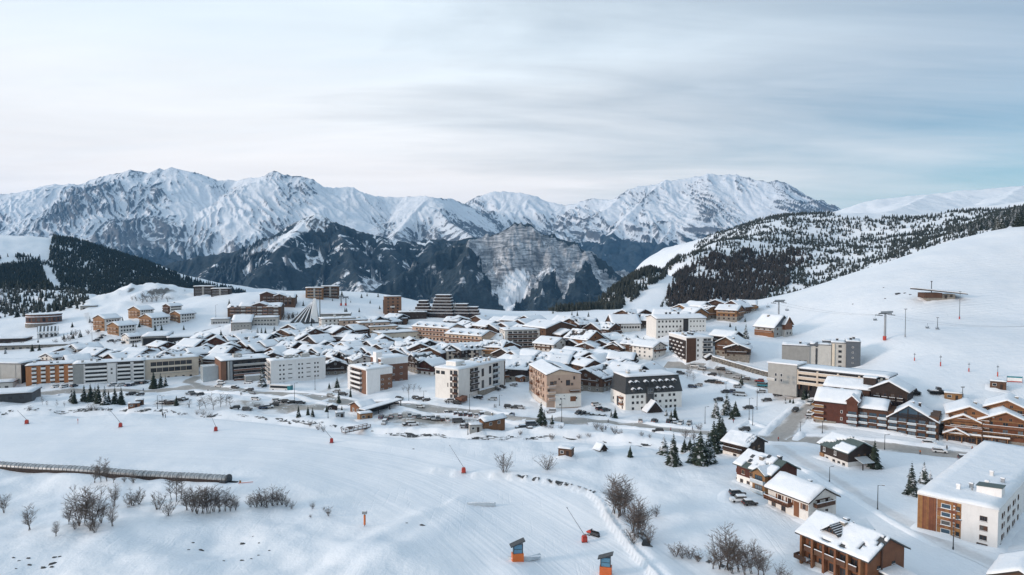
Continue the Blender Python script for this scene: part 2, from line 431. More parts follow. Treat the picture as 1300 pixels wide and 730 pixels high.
def add_spurs(ridges, step, length, drop, seed, sub=True):
 """ribs running down from the surveyed crests towards the valley, with side ribs"""
 r_ = random.Random(seed); out = []
 for rl in ridges:
  pts = [Vector(P(*p[:3])) for p in rl['p']]; out.append({'w': pts, 'k': rl.get('k')})
  acc = r_.uniform(0.3, 1) * step
  for a, b in zip(pts[:-1], pts[1:]):
   L = (b - a).length; t = acc
   while t < L:
    q = a.lerp(b, t / L); along = (b - a).normalized(); n_ = Vector((along.y, -along.x, 0))
    if n_.y > 0: n_ = -n_
    if n_.length < 0.2: n_ = Vector((0, -1, 0))
    n_.normalize()
    for side in ((1,) if abs(along.x) > 0.6 else (1, -1)):
     dirn = (n_ * side + Vector((r_.uniform(-.45, .45), r_.uniform(-.5, 0), 0))).normalized(); ln = length * r_.uniform(0.45, 1.1); w = [q + Vector((0, 0, -length * 0.015))]
     for k in range(4):
      dirn = (dirn + Vector((r_.uniform(-.3, .3), r_.uniform(-.12, .12), 0))).normalized(); w.append(w[-1] + dirn * (ln / 4) - Vector((0, 0, drop * ln / 4 * r_.uniform(0.75, 1.25))))
     out.append({'w': w, 'k': r_.uniform(0.85, 1.15)})
     if sub:
      for k in (1, 2, 3):
       s_ = r_.choice((-1, 1)); d2 = Vector((dirn.y * s_, -dirn.x * s_, 0)) * 0.8 + dirn * 0.6; d2.normalize(); l2 = ln * r_.uniform(0.2, 0.4)
       out.append({'w': [w[k], w[k] + d2 * l2 - Vector((0, 0, l2 * drop * 1.1))], 'k': 1.05})
    t += step * r_.uniform(0.6, 1.5)
   acc = t - L
 return out
def mountain(name, ridges, px0, px1, npx, d0, d1, nd, slope, pw, warp, amp, nscale, floor, mat, attrs_fn, seed=0.0, ribw=150.0, riba=60.0, clean=()):
 cols = (np.linspace(px0, px1, npx) - CX) / FPX
 dist = np.linspace(d0, d1, nd)
 Y = np.repeat(dist[:, None], npx, 1); X = Y * cols[None]
 Z, bd, arc, rid = ridge_field(X, Y, ridges, slope, pw, warp)
 k = 1 - np.exp(-bd / (nscale * 0.5))
 wob = fbm(X / (ribw * 4), Y / (ribw * 4), 3) * ribw * 0.9
 rib = ridged((arc + wob) / ribw + seed, bd / (ribw * 5.5) + seed, 4, 0.55)
 rib2 = ridged((arc + wob) / (ribw * 0.37) + seed, bd / (ribw * 2.4), 3, 0.55)
 k2 = np.ones(X.shape); px, py = proj(X, Y, Z)
 for cx, cy, rx, ry in clean: k2 = k2 - 0.85 * np.exp(-((px - cx) / rx) ** 2 - ((py - cy) / ry) ** 2)
 k2 = np.clip(k2, 0.12, 1) * smooth(-0.35, 0.25, fbm(X / (ribw * 7), Y / (ribw * 7), 3) + 0.12)
 k = k * (0.25 + 0.75 * k2)
 Z = Z + (rib - 0.75) * riba * k + (rib2 - 0.7) * riba * 0.30 * k
 Z = Z + (ridged(X / nscale + seed, Y / nscale - seed, 5) - 0.75) * amp * k + fbm(X / (nscale * 0.12), Y / (nscale * 0.12) + seed, 4, 0.6) * amp * 0.12 * (0.35 + 0.65 * k)
 Z = Z + (ridged(X / (nscale * 0.33) + 4, Y / (nscale * 0.9), 4, 0.6) - 0.55) * amp * 0.30 * np.exp(-bd / (nscale * 0.3))
 Z = np.maximum(Z, floor)
 gx = np.gradient(Z, axis=1) / np.maximum(np.gradient(X, axis=1), 1e-3); gy = np.gradient(Z, axis=0) / np.gradient(Y, axis=0)
 st = np.hypot(gx, gy)
 lap = (np.roll(Z, 2, 0) + np.roll(Z, -2, 0) + np.roll(Z, 2, 1) + np.roll(Z, -2, 1)) / 4 - Z
 px, py = proj(X, Y, Z)
 me, _, _ = grid_mesh(name, X, Y, Z, attrs_fn(X, Y, Z, st, lap, bd, px, py, rib, rib2, rid))
 return structure(name, me, mat)
def alpine_mat(name, forest_col, rock_a, rock_b, scale, strata=0.0, bump=40.0, rock_lo=0.44, rock_hi=0.68):
 m = NT(name); pos = m.pos().outputs['Position']
 ra, fa = m.attr('rock'), m.attr('forest')
 sp = m.mapping(pos, (1, 1, 0.45))
 n1 = m.noise(sp, scale * 3.2, 11, 0.72, 0.2)
 n2 = m.noise(m.mapping(pos, (1, 0.5, 0.32), (0.2, 0, 0.6)), scale * 13.0, 7, 0.74, 0.2)
 rk = m.math('ADD', ra, m.math('ADD', m.math('MULTIPLY', m.math('SUBTRACT', n1, 0.5), 1.0), m.math('MULTIPLY', m.math('SUBTRACT', n2, 0.5), 1.2)))
 rf = m.math('MULTIPLY', m.mapr(rk, rock_lo, rock_hi), 0.94)
 rc = m.mix(m.noise(pos, scale * 6, 6, 0.7), rock_a, rock_b)
 if strata:
  w = m.math('ADD', m.math('MULTIPLY', m.noise(m.mapping(pos, (0.13, 0.13, 1.0), (R(6), R(-30), 0)), strata, 6, 0.62, 2.2), 0.62), m.math('MULTIPLY', m.noise(m.mapping(pos, (1.0, 1.0, 0.16)), strata * 0.5, 5, 0.65, 0.6), 0.38))
  rf = m.math('MULTIPLY', rf, m.mapr(w, 0.40, 0.56, 0.42, 1.0))
 fn = m.noise(m.mapping(pos, (1, 1, 0.20)), scale * 3.0, 9, 0.68, 0.3)
 ff = m.mapr(m.math('ADD', fa, m.math('MULTIPLY', m.math('SUBTRACT', fn, 0.5), 1.9)), 0.44, 0.60)
 tex = m.noise(pos, scale * 14, 4, 0.7)
 fc = m.mix(m.mapr(tex, 0.35, 0.7), forest_col, tuple(c * 2.0 + 0.006 for c in forest_col))
 col = m.mix(rf, SNOW, rc)
 col = m.mix(ff, col, fc)
 m.color(col); m.rough(0.75)
 hh = m.math('ADD', m.math('MULTIPLY', n1, 1.0), m.math('MULTIPLY', m.noise(pos, scale * 4, 7, 0.7), 0.35))
 m.bump(hh, 1.0, bump * 0.55)
 return m.m
def far_attrs(forest_top, forest_fade, rock_bias=0.0, clean=()):
 def f(X, Y, Z, st, lap, bd, px, py, rib, rib2, rid):
  patch = fbm(X / 1100 + 7, Y / 1100, 3)
  rock = rock_bias + smooth(0.75, 1.25, rib) * 0.20 + smooth(0.8, 1.3, rib2) * 0.10 + smooth(0.75, 1.35, st) * 0.30 + np.clip(-lap * 0.012, -0.2, 0.25) + patch * 0.50 + 0.12 * np.exp(-(bd / 45) ** 2) + 0.16 * smooth(265, 310, py)
  for cx, cy, rx, ry in clean: rock = rock - 0.55 * np.exp(-((px - cx) / rx) ** 2 - ((py - cy) / ry) ** 2)
  ft = forest_top + fbm(X / 600, Y / 600, 4) * forest_fade * 1.2 + (rib - 0.8) * forest_fade * 0.8
  forest = 1 - smooth(ft - forest_fade, ft + forest_fade, Z)
  return {'rock': rock, 'forest': forest * 0.95}
 return f
CLEAN_A = [(252, 262, 32, 38), (430, 262, 60, 26), (520, 268, 40, 18), (330, 240, 25, 18), (30, 262, 26, 16), (300, 285, 20, 18)]
CLEAN_B = [(858, 262, 26, 30), (660, 260, 40, 14), (955, 258, 28, 22), (780, 262, 24, 10), (915, 245, 14, 14)]
range_ridges = [
 {'p': [(-160, 262, 9200), (-90, 250, 9200), (-40, 254, 9100), (0, 247, 9000), (15, 246, 9000), (40, 241, 9000), (62, 235, 9000), (72, 234, 9000), (95, 234.5, 9000), (100, 236, 9000), (115, 229, 9000), (135, 223.5, 9000), (147, 221, 9000), (160, 217.5, 9000), (166, 216.5, 9000), (175, 217.5, 9050), (190, 219, 9100), (197, 217, 9100), (202, 213, 9150), (208, 216, 9150), (218, 212.5, 9200), (226, 214, 9200), (240, 217, 9200), (252, 221, 9250), (265, 225.5, 9300), (280, 230.5, 9300), (288, 228.5, 9300), (300, 230.5, 9300), (310, 228, 9200), (325, 225, 9100), (335, 224, 9000), (345, 218.5, 8900), (352, 218, 8900), (360, 222, 8900), (375, 224.5, 8900), (390, 225, 8900), (400, 230, 8900), (410, 237, 8950), (425, 239, 9000), (440, 238, 9000), (450, 239, 9000), (460, 245, 9050), (475, 250, 9100), (490, 250.5, 9100), (497, 249.5, 9100), (510, 251, 9100), (525, 249, 9000), (545, 250, 8800), (552, 252, 8800), (575, 253, 9500), (585, 258, 9800), (600, 264, 10000)]},
 {'p': [(160, 218, 9000), (158, 235, 8700), (154, 255, 8400), (166, 275, 8000), (185, 305, 7600), (205, 340, 7100)], 'k': 0.80},
 {'p': [(154, 255, 8400), (130, 280, 8000), (110, 310, 7600), (90, 340, 7200)], 'k': 0.8},
 {'p': [(95, 235, 9000), (75, 255, 8600), (50, 275, 8300), (25, 300, 7900), (0, 330, 7500)], 'k': 0.75},
 {'p': [(40, 241, 9000), (15, 265, 8600), (-30, 290, 8200)], 'k': 0.75},
 {'p': [(350, 219, 8900), (340, 238, 8600), (322, 258, 8300), (300, 268, 8100), (280, 290, 7800), (262, 318, 7400), (240, 345, 7000)], 'k': 0.7},
 {'p': [(322, 258, 8300), (340, 275, 7900), (335, 300, 7500)], 'k': 0.8},
 {'p': [(375, 225, 8900), (372, 240, 8700), (390, 262, 8300), (410, 280, 7900), (430, 300, 7400)], 'k': 0.7},
 {'p': [(450, 240, 9000), (440, 262, 8600), (445, 285, 8200)], 'k': 0.6},
 {'p': [(545, 250, 8800), (552, 262, 8600), (568, 280, 8200), (600, 300, 7600), (620, 320, 7200)], 'k': 0.75},
 {'p': [(545, 250, 8800), (520, 275, 8300), (500, 300, 7700)], 'k': 0.8},
 {'p': [(226, 214, 9200), (232, 240, 8900), (240, 270, 8500), (232, 310, 7900)], 'k': 0.55},
]
range_mat = alpine_mat('alpine_range', (0.018, 0.030, 0.040), (0.045, 0.058, 0.075), (0.13, 0.14, 0.155), 1 / 520, bump=55)
mountain('mountain_range', add_spurs(range_ridges, 1050, 1300, 0.62, 5), -180, 640, 600, 6300, 10400, 250, 0.78, 0.97, 120, 42, 520, -700, range_mat, far_attrs(130, 150, 0.19, CLEAN_A), 3.0, 190, 52, CLEAN_A)
massif_ridges = [
 {'p': [(540, 285, 10500), (585, 263, 10600), (600, 252, 10600), (615, 246, 10600), (630, 243, 10600), (650, 244, 10600), (671, 246, 10500), (685, 251, 10500), (700, 258, 10400), (719, 261, 10300), (735, 257, 10200), (750, 253, 10200), (760, 252, 10200), (772, 254, 10100), (782, 252, 10000), (794, 243, 10000), (805, 238, 10000), (816, 236, 10000), (832, 235, 10000), (845, 229, 10000), (864, 229, 10000), (876, 226, 10000), (888, 224, 10000), (898, 221, 10000), (917, 222.5, 10000), (935, 222, 10000), (950, 226, 9900), (960, 229, 9800), (975, 231, 9700), (985, 229, 9700), (995, 231, 9700), (1007, 239, 9700), (1023, 257, 9800), (1036, 264, 10000), (1053, 269, 10000), (1100, 285, 10000), (1160, 300, 10000)]},
 {'p': [(794, 243, 10000), (775, 262, 9600), (745, 280, 9200), (715, 292, 8900), (690, 300, 8600)], 'k': 0.7},
 {'p': [(845, 229, 10000), (820, 250, 9600), (795, 275, 9100), (770, 305, 8500), (760, 335, 8000)], 'k': 0.75},
 {'p': [(898, 221, 10000), (885, 245, 9600), (862, 270, 9200), (845, 300, 8600), (828, 330, 8000)], 'k': 0.75},
 {'p': [(935, 222, 10000), (928, 245, 9600), (925, 262, 9300), (900, 290, 8800), (880, 318, 8200)], 'k': 0.75},
 {'p': [(985, 229, 9700), (992, 250, 9400), (985, 275, 8900), (960, 300, 8400)], 'k': 0.75},
 {'p': [(925, 262, 9300), (950, 285, 8800), (965, 300, 8500)], 'k': 0.8},
 {'p': [(650, 244, 10600), (640, 262, 10200), (625, 280, 9800), (615, 300, 9200)], 'k': 0.7},
 {'p': [(690, 255, 10500), (672, 275, 10000), (665, 295, 9500)], 'k': 0.75},
]
massif_mat = alpine_mat('alpine_massif', (0.020, 0.034, 0.045), (0.05, 0.062, 0.08), (0.14, 0.15, 0.165), 1 / 560, bump=55)
mountain('mountain_massif', add_spurs(massif_ridges, 1050, 1300, 0.62, 8), 530, 1170, 480, 7200, 11600, 240, 0.80, 0.97, 120, 42, 520, -700, massif_mat, far_attrs(330, 180, 0.17, CLEAN_B), 9.0, 190, 52, CLEAN_B)
def mid_attrs(X, Y, Z, st, lap, bd, px, py, rib, rib2, rid):
 q1, q2, q3, q4 = np.quantile(rib, [0.10, 0.24]).tolist() + np.quantile(rib2, [0.08, 0.22]).tolist()
 coul = 1 - smooth(q1, q2, rib) + 0.8 * (1 - smooth(q3, q4, rib2))
 where = smooth(-0.12, 0.22, fbm(X / 300 + 5, Y / 300, 3)) * smooth(-150, 0, Z)
 f = 0.88 - np.clip(coul, 0, 1) * where * 0.80 - 0.22 * smooth(0.0, 0.5, fbm(X / 120, Y / 120, 4))
 alt = smooth(190, 330, Z + fbm(X / 200, Y / 200, 4) * 150)
 f = f - alt * 0.62 * smooth(-0.25, 0.2, fbm(X / 240 + 3, Y / 240, 3))
 sh = np.exp(-((px - 345) / 34) ** 2 - ((py - 309 + (px - 345) * 0.42) / 5.5) ** 2)
 low = np.exp(-((px - 500) / 75) ** 2) * smooth(345, 362, py + fbm(px / 18, py / 18, 3) * 14)
 f = f - low * 0.62 - sh * 0.8
 road = np.exp(-((py - 316 - (px - 500) * 0.012) / 0.8) ** 2) * smooth(400, 420, px) * (1 - smooth(520, 540, px))
 f = f - road * 0.5
 rock = 0.28 + smooth(0.5, 1.2, st) * 0.35 + np.clip(-lap * 0.03, -0.3, 0.3) + low * 0.2 - sh * 0.4
 return {'rock': rock, 'forest': np.clip(f, 0, 1)}
fm_ridges = [
 {'p': [(120, 372, 4300), (180, 345, 4400), (205, 338, 4450), (240, 328, 4500), (290, 320, 4500), (320, 316, 4500), (345, 304, 4500), (368, 294, 4500), (382, 283, 4500), (394, 272.5, 4500), (406, 270.5, 4500), (421, 281, 4500), (442, 289, 4500), (465, 297, 4500), (482, 300, 4500), (503, 306, 4500), (520, 308, 4550), (545, 304, 4600), (574, 305, 4600), (617, 301, 4700), (660, 305, 4800), (720, 330, 4900), (800, 360, 5000)]},
 {'p': [(394, 273, 4500), (370, 300, 4150), (340, 335, 3800), (310, 370, 3450)], 'k': 0.7},
 {'p': [(421, 281, 4500), (440, 310, 4150), (450, 345, 3800), (470, 385, 3400)], 'k': 0.7},
 {'p': [(482, 300, 4500), (500, 330, 4100), (505, 365, 3700), (520, 395, 3350)], 'k': 0.7},
 {'p': [(545, 304, 4600), (550, 335, 4150), (545, 370, 3700)], 'k': 0.7},
 {'p': [(290, 320, 4500), (265, 345, 4100), (245, 375, 3700)], 'k': 0.7},
]
fm_mat = alpine_mat('forest_mountain', (0.010, 0.020, 0.027), (0.05, 0.06, 0.07), (0.15, 0.155, 0.165), 1 / 240, bump=18)
mountain('forest_mountain', add_spurs(fm_ridges, 520, 700, 0.62, 3, False), 100, 820, 520, 3100, 5300, 230, 0.74, 0.98, 60, 30, 260, -700, fm_mat, mid_attrs, 5.0, 85, 42)
def cliff_attrs(X, Y, Z, st, lap, bd, px, py, rib, rib2, rid):
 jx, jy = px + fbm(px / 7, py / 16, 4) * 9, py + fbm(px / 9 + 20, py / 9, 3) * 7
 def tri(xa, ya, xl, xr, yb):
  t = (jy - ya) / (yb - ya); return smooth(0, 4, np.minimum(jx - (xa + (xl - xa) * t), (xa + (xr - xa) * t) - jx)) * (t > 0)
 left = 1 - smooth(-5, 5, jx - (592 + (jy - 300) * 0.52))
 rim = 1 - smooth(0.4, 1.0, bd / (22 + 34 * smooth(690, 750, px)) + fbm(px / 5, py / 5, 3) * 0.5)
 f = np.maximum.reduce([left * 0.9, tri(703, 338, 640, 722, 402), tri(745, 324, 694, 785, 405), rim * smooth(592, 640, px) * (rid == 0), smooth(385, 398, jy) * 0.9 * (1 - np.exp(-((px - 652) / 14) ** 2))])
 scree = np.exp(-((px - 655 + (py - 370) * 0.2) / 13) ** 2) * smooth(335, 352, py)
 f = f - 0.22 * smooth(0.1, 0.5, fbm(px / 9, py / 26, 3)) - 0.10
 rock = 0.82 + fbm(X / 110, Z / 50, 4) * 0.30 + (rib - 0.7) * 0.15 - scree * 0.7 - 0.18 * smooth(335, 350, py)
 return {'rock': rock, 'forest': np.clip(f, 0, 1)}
cl_ridges = [
 {'p': [(470, 372, 3000), (540, 335, 3200), (575, 318, 3300), (597, 306, 3350), (615, 300, 3400), (630, 294, 3400), (640, 290, 3400), (652, 286.5, 3400), (675, 288.5, 3400), (697, 298, 3400), (712, 301, 3380), (725, 305, 3350), (744, 321, 3300), (766, 335, 3250), (794, 352, 3200), (830, 372, 3150), (880, 400, 3100)]},
 {'p': [(744, 321, 3300), (735, 350, 3050), (715, 385, 2800), (700, 410, 2600)], 'k': 0.75},
 {'p': [(700, 300, 3390), (700, 335, 3150), (690, 365, 2950), (680, 400, 2700)], 'k': 0.9},
 {'p': [(597, 306, 3350), (590, 345, 3050), (575, 385, 2800)], 'k': 0.75},
]
cl_mat = alpine_mat('cliff_mountain', (0.010, 0.020, 0.027), (0.050, 0.062, 0.078), (0.135, 0.148, 0.162), 1 / 200, strata=0.055, bump=14, rock_lo=0.42, rock_hi=0.62)
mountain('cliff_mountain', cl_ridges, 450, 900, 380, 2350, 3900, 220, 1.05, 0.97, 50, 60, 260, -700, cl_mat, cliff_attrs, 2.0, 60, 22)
def ridge_attrs(X, Y, Z, st, lap, bd, px, py, rib, rib2, rid):
 rock = -0.25 + np.exp(-(((px - 1165) / 40) ** 2 + ((py - 250) / 4) ** 2)) * 0.55 + np.exp(-(((px - 1232) / 20) ** 2 + ((py - 250) / 6) ** 2)) * 0.6 + fbm(X / 200, Y / 200, 3) * 0.15
 return {'rock': rock, 'forest': np.zeros(X.shape) - 0.6}
sr_ridges = [
 {'p': [(960, 300, 2900), (1010, 283, 2900), (1050, 271, 2900), (1075, 264, 2900), (1095, 257, 2900), (1120, 252, 2900), (1150, 249, 2900), (1180, 247, 2900), (1210, 243, 2900), (1250, 240, 2900), (1300, 235.5, 2900), (1400, 222, 2900), (1500, 215, 2900)]},
 {'p': [(1180, 247, 2900), (1150, 262, 2500), (1110, 275, 2200)], 'k': 0.3},
 {'p': [(1300, 236, 2900), (1270, 255, 2500), (1230, 270, 2200)], 'k': 0.3},
]
sr_mat = alpine_mat('snow_ridge', (0.03, 0.04, 0.045), (0.10, 0.11, 0.12), (0.24, 0.24, 0.24), 1 / 160, bump=10)
mountain('snow_ridge', sr_ridges, 930, 1520, 320, 1900, 3600, 140, 0.42, 0.96, 40, 9, 300, -300, sr_mat, ridge_attrs, 1.0, 160, 3)
vx = np.linspace(-30000, 30000, 60); vy = np.linspace(1500, 40000, 60)
VX, VY = np.meshgrid(vx, vy)
v_me, _, _ = grid_mesh('valley_floor', VX, VY, np.full(VX.shape, -690.0) + 15 * fbm(VX / 900, VY / 900, 3))
vm = NT('valley_floor'); vm.color((0.45, 0.48, 0.52)); vm.rough(0.8)
structure('valley_floor', v_me, vm.m)
# ------------------------------------------------------------------ the air
def haze_box(density):
 x0, x1, y0, y1, z0, z1 = -32000, 32000, -60, 41000, -740, 1500
 v = [(x, y, z) for z in (z0, z1) for y in (y0, y1) for x in (x0, x1)]
 f = [(0, 2, 3, 1), (4, 5, 7, 6), (0, 1, 5, 4), (2, 6, 7, 3), (0, 4, 6, 2), (1, 3, 7, 5)]
 me = bpy.data.meshes.new('haze'); me.from_pydata(v, [], f); me.update()
 m, nt = new_mat('haze_air')
 out = nt.nodes.new('ShaderNodeOutputMaterial'); vol = nt.nodes.new('ShaderNodeVolumePrincipled')
 vol.inputs['Color'].default_value = (0.22, 0.54, 0.95, 1)
 vol.inputs['Density'].default_value = density
 vol.inputs['Anisotropy'].default_value = 0.1
 nt.links.new(vol.outputs[0], out.inputs['Volume'])
 structure('haze', me, m, 'stuff')
haze_box(2.6e-5)
# ------------------------------------------------------------------ building materials
MATS = {}
def wallmat(name, c, c2=None, rough=0.75, scale=0.5, bump=0.15, planks=None, streak=0.0, vary=0.06):
 m = NT(name); ob = m.obj(); p = m.pos().outputs['Position']
 c2 = c2 or tuple(x * 0.78 for x in c)
 n = m.noise(p, scale, 6, 0.65)
 col = m.mix(m.mapr(n, 0.3, 0.72), c2, c)
 st = m.noise(m.mapping(p, (1, 1, 0.12)), 1.4, 5, 0.6)
 col = m.mix(m.math('MULTIPLY', m.mapr(st, 0.52, 0.75), 0.25 + streak), col, tuple(x * 0.55 for x in c))
 oi = m.n.new('ShaderNodeObjectInfo')
 hs = m.n.new('ShaderNodeHueSaturation'); m.l.new(col, hs.inputs['Color'])
 m.put(hs.inputs['Value'], m.mapr(oi.outputs['Random'], 0, 1, 1 - vary * 2, 1 + vary * 2))
 m.put(hs.inputs['Hue'], m.mapr(oi.outputs['Random'], 0, 1, 0.5 - vary * 0.12, 0.5 + vary * 0.12))
 m.color(hs.outputs[0]); m.rough(rough)
 h = m.noise(p, 6.0, 4, 0.6)
 if planks:
  w = m.wave(ob, planks[0], 0.4, 2, 3.0, planks[1], 'SAW')
  h = m.math('ADD', m.math('MULTIPLY', h, 0.3), w)
  col2 = m.mix(m.mapr(w, 0.0, 0.16, 0.55, 0.0), hs.outputs[0], tuple(x * 0.4 for x in c))
  m.color(col2)
 m.bump(h, 0.4, bump)
 MATS[name] = m.m
 return m.m
wallmat('white_render', (0.76, 0.735, 0.70), (0.68, 0.655, 0.62))
wallmat('bright_white', (0.80, 0.79, 0.78), (0.72, 0.715, 0.71))
wallmat('cream_render', (0.66, 0.57, 0.47), (0.57, 0.49, 0.40))
wallmat('pink_render', (0.56, 0.42, 0.325), (0.47, 0.345, 0.265))
wallmat('orange_render', (0.50, 0.225, 0.095), (0.41, 0.18, 0.075))
wallmat('brick_brown', (0.225, 0.118, 0.076), (0.165, 0.086, 0.056))
wallmat('grey_render', (0.36, 0.36, 0.345), (0.29, 0.29, 0.28))
wallmat('grey_light', (0.50, 0.49, 0.46), (0.42, 0.41, 0.39))
wallmat('grey_cladding', (0.105, 0.12, 0.14), (0.08, 0.095, 0.11), 0.6)
wallmat('stone', (0.33, 0.30, 0.26), (0.16, 0.15, 0.135), 0.85, 1.3, 0.6)
wallmat('concrete', (0.40, 0.385, 0.36), (0.30, 0.29, 0.275), 0.85)
wallmat('timber_brown', (0.125, 0.066, 0.040), (0.080, 0.043, 0.028), 0.7, 0.6, 0.1, (1.6, 'Z'))
wallmat('timber_red', (0.120, 0.042, 0.026), (0.075, 0.028, 0.019), 0.7, 0.6, 0.1, (1.6, 'X'))
wallmat('timber_dark', (0.050, 0.033, 0.026), (0.030, 0.022, 0.019), 0.7, 0.6, 0.1, (1.6, 'Z'))
wallmat('timber_gold', (0.34, 0.19, 0.092), (0.24, 0.13, 0.062), 0.65, 0.6, 0.1, (1.4, 'Z'))
wallmat('timber_orange', (0.25, 0.112, 0.053), (0.17, 0.076, 0.038), 0.65, 0.6, 0.1, (1.4, 'Z'))
wallmat('plank_wood', (0.30, 0.135, 0.058), (0.19, 0.082, 0.036), 0.6, 0.9, 0.1, None, 0.35, 0.16)
wallmat('slate', (0.085, 0.088, 0.09), (0.055, 0.058, 0.062), 0.6, 1.0, 0.2, (1.8, 'Z'))
wallmat('roof_green', (0.085, 0.115, 0.110), (0.06, 0.085, 0.082), 0.55, 1.0, 0.1, (1.2, 'X'))
wallmat('roof_edge', (0.060, 0.048, 0.042), (0.04, 0.034, 0.03), 0.7)
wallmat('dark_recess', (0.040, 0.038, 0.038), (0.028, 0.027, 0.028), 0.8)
wallmat('metal_grey', (0.32, 0.34, 0.36), (0.24, 0.26, 0.28), 0.45)
wallmat('metal_dark', (0.055, 0.06, 0.065), (0.04, 0.044, 0.05), 0.45)
wallmat('red_paint', (0.50, 0.065, 0.045), (0.40, 0.05, 0.036), 0.45, vary=0.03)
wallmat('orange_paint', (0.66, 0.165, 0.045), (0.52, 0.125, 0.035), 0.45, vary=0.03)
wallmat('blue_panel', (0.12, 0.26, 0.36), (0.08, 0.20, 0.30), 0.3)
wallmat('teal_paint', (0.03, 0.24, 0.30), (0.025, 0.20, 0.25), 0.4)
wallmat('white_paint', (0.78, 0.78, 0.77), (0.72, 0.72, 0.72), 0.5)
wallmat('glazing_rail', (0.50, 0.56, 0.60), (0.42, 0.48, 0.52), 0.2)
def glass_mat(name, c1, c2, rough=0.12):
 m = NT(name); oi = m.n.new('ShaderNodeObjectInfo')
 m.color(m.mix(m.mapr(oi.outputs['Random'], 0.55, 0.95), c1, c2)); m.rough(rough)
 m.b.inputs['Specular IOR Level'].default_value = 0.5
 MATS[name] = m.m
glass_mat('glass', (0.022, 0.026, 0.032), (0.10, 0.095, 0.09))
glass_mat('glass_blue', (0.05, 0.085, 0.12), (0.16, 0.20, 0.24))
def snow_mat():
 m = NT('roof_snow'); p = m.pos().outputs['Position']
 n = m.noise(p, 0.35, 5, 0.6)
 m.color(m.mix(m.mapr(n, 0.3, 0.7), (0.77, 0.81, 0.865), (0.84, 0.86, 0.89))); m.rough(0.6)
 m.bump(m.math('ADD', m.math('MULTIPLY', n, 1.0), m.math('MULTIPLY', m.noise(p, 1.8, 4), 0.25)), 0.6, 0.5)
 MATS['snow'] = m.m
snow_mat()
# ------------------------------------------------------------------ mesh helpers
def mesh(name, v, f, mats, idx=None, smooth_f=False):
 me = bpy.data.meshes.new(name); me.from_pydata([tuple(p) for p in v], [], f); me.update()
 for m in mats: me.materials.append(MATS[m] if isinstance(m, str) else m)
 if idx is not None: me.polygons.foreach_set('material_index', idx)
 if smooth_f: me.polygons.foreach_set('use_smooth', [True] * len(me.polygons))
 return me
class MB:
 def __init__(s): s.v, s.f, s.i = [], [], []
 def add(s, v, f, mi=0):
  o = len(s.v); s.v += [tuple(p) for p in v]; s.f += [tuple(o + k for k in q) for q in f]; s.i += [mi] * len(f); return s
 def box(s, x0, x1, y0, y1, z0, z1, mi=0):
  return s.add([(x0, y0, z0), (x1, y0, z0), (x1, y1, z0), (x0, y1, z0), (x0, y0, z1), (x1, y0, z1), (x1, y1, z1), (x0, y1, z1)],
      [(0, 3, 2, 1), (4, 5, 6, 7), (0, 1, 5, 4), (1, 2, 6, 5), (2, 3, 7, 6), (3, 0, 4, 7)], mi)
 def prism(s, prof, y0, y1, mi=0):
  """profile in x,z (counter-clockwise seen from -y) pulled along y"""
  n = len(prof); v = [(x, y0, z) for x, z in prof] + [(x, y1, z) for x, z in prof]
  f = [tuple(range(n)), tuple(reversed(range(n, 2 * n)))] + [(k, k + n, (k + 1) % n + n, (k + 1) % n) for k in range(n)]
  return s.add(v, f, mi)
 def tube(s, a, b, r0, r1, n=6, mi=0, caps=True):
  a, b = Vector(a), Vector(b); d = (b - a).normalized()
  u = d.orthogonal().normalized(); w = d.cross(u)
  v = []
  for p, r in ((a, r0), (b, r1)):
   v += [p + (u * math.cos(2 * math.pi * k / n) + w * math.sin(2 * math.pi * k / n)) * r for k in range(n)]
  f = [(k, (k + 1) % n, (k + 1) % n + n, k + n) for k in range(n)]
  if caps: f += [tuple(reversed(range(n))), tuple(range(n, 2 * n))]
  return s.add(v, f, mi)
 def me(s, name, mats, smooth_f=False): return mesh(name, s.v, s.f, mats, s.i, smooth_f)
_cache = {}
def cached(key, fn):
 if key not in _cache: _cache[key] = fn()
 return _cache[key]
def r1(x): return round(x, 2)
def box_me(name, w, d, h, mat):
 w, d, h = r1(w), r1(d), r1(h)
 return cached(('box', w, d, h, mat), lambda: MB().box(-w / 2, w / 2, -d / 2, d / 2, 0, h).me(name, [mat]))
def win_me(w, h, frame='white_paint', glass='glass', mull=1, fw=0.09):
 w, h = r1(w), r1(h)
 def mk():
  b = MB(); y = -0.06
  b.box(-w / 2, -w / 2 + fw, y, 0.02, 0, h); b.box(w / 2 - fw, w / 2, y, 0.02, 0, h)
  b.box(-w / 2 + fw, w / 2 - fw, y, 0.02, 0, fw); b.box(-w / 2 + fw, w / 2 - fw, y, 0.02, h - fw, h)
  for k in range(mull):
   x = -w / 2 + w * (k + 1) / (mull + 1); b.box(x - fw * 0.4, x + fw * 0.4, y + 0.01, 0.0, fw, h - fw)
  b.add([(-w / 2 + fw, -0.015, fw), (w / 2 - fw, -0.015, fw), (w / 2 - fw, -0.015, h - fw), (-w / 2 + fw, -0.015, h - fw)], [(0, 1, 2, 3)], 1)
  return b.me('window', [frame, glass])
 return cached(('win', w, h, frame, glass, mull), mk)
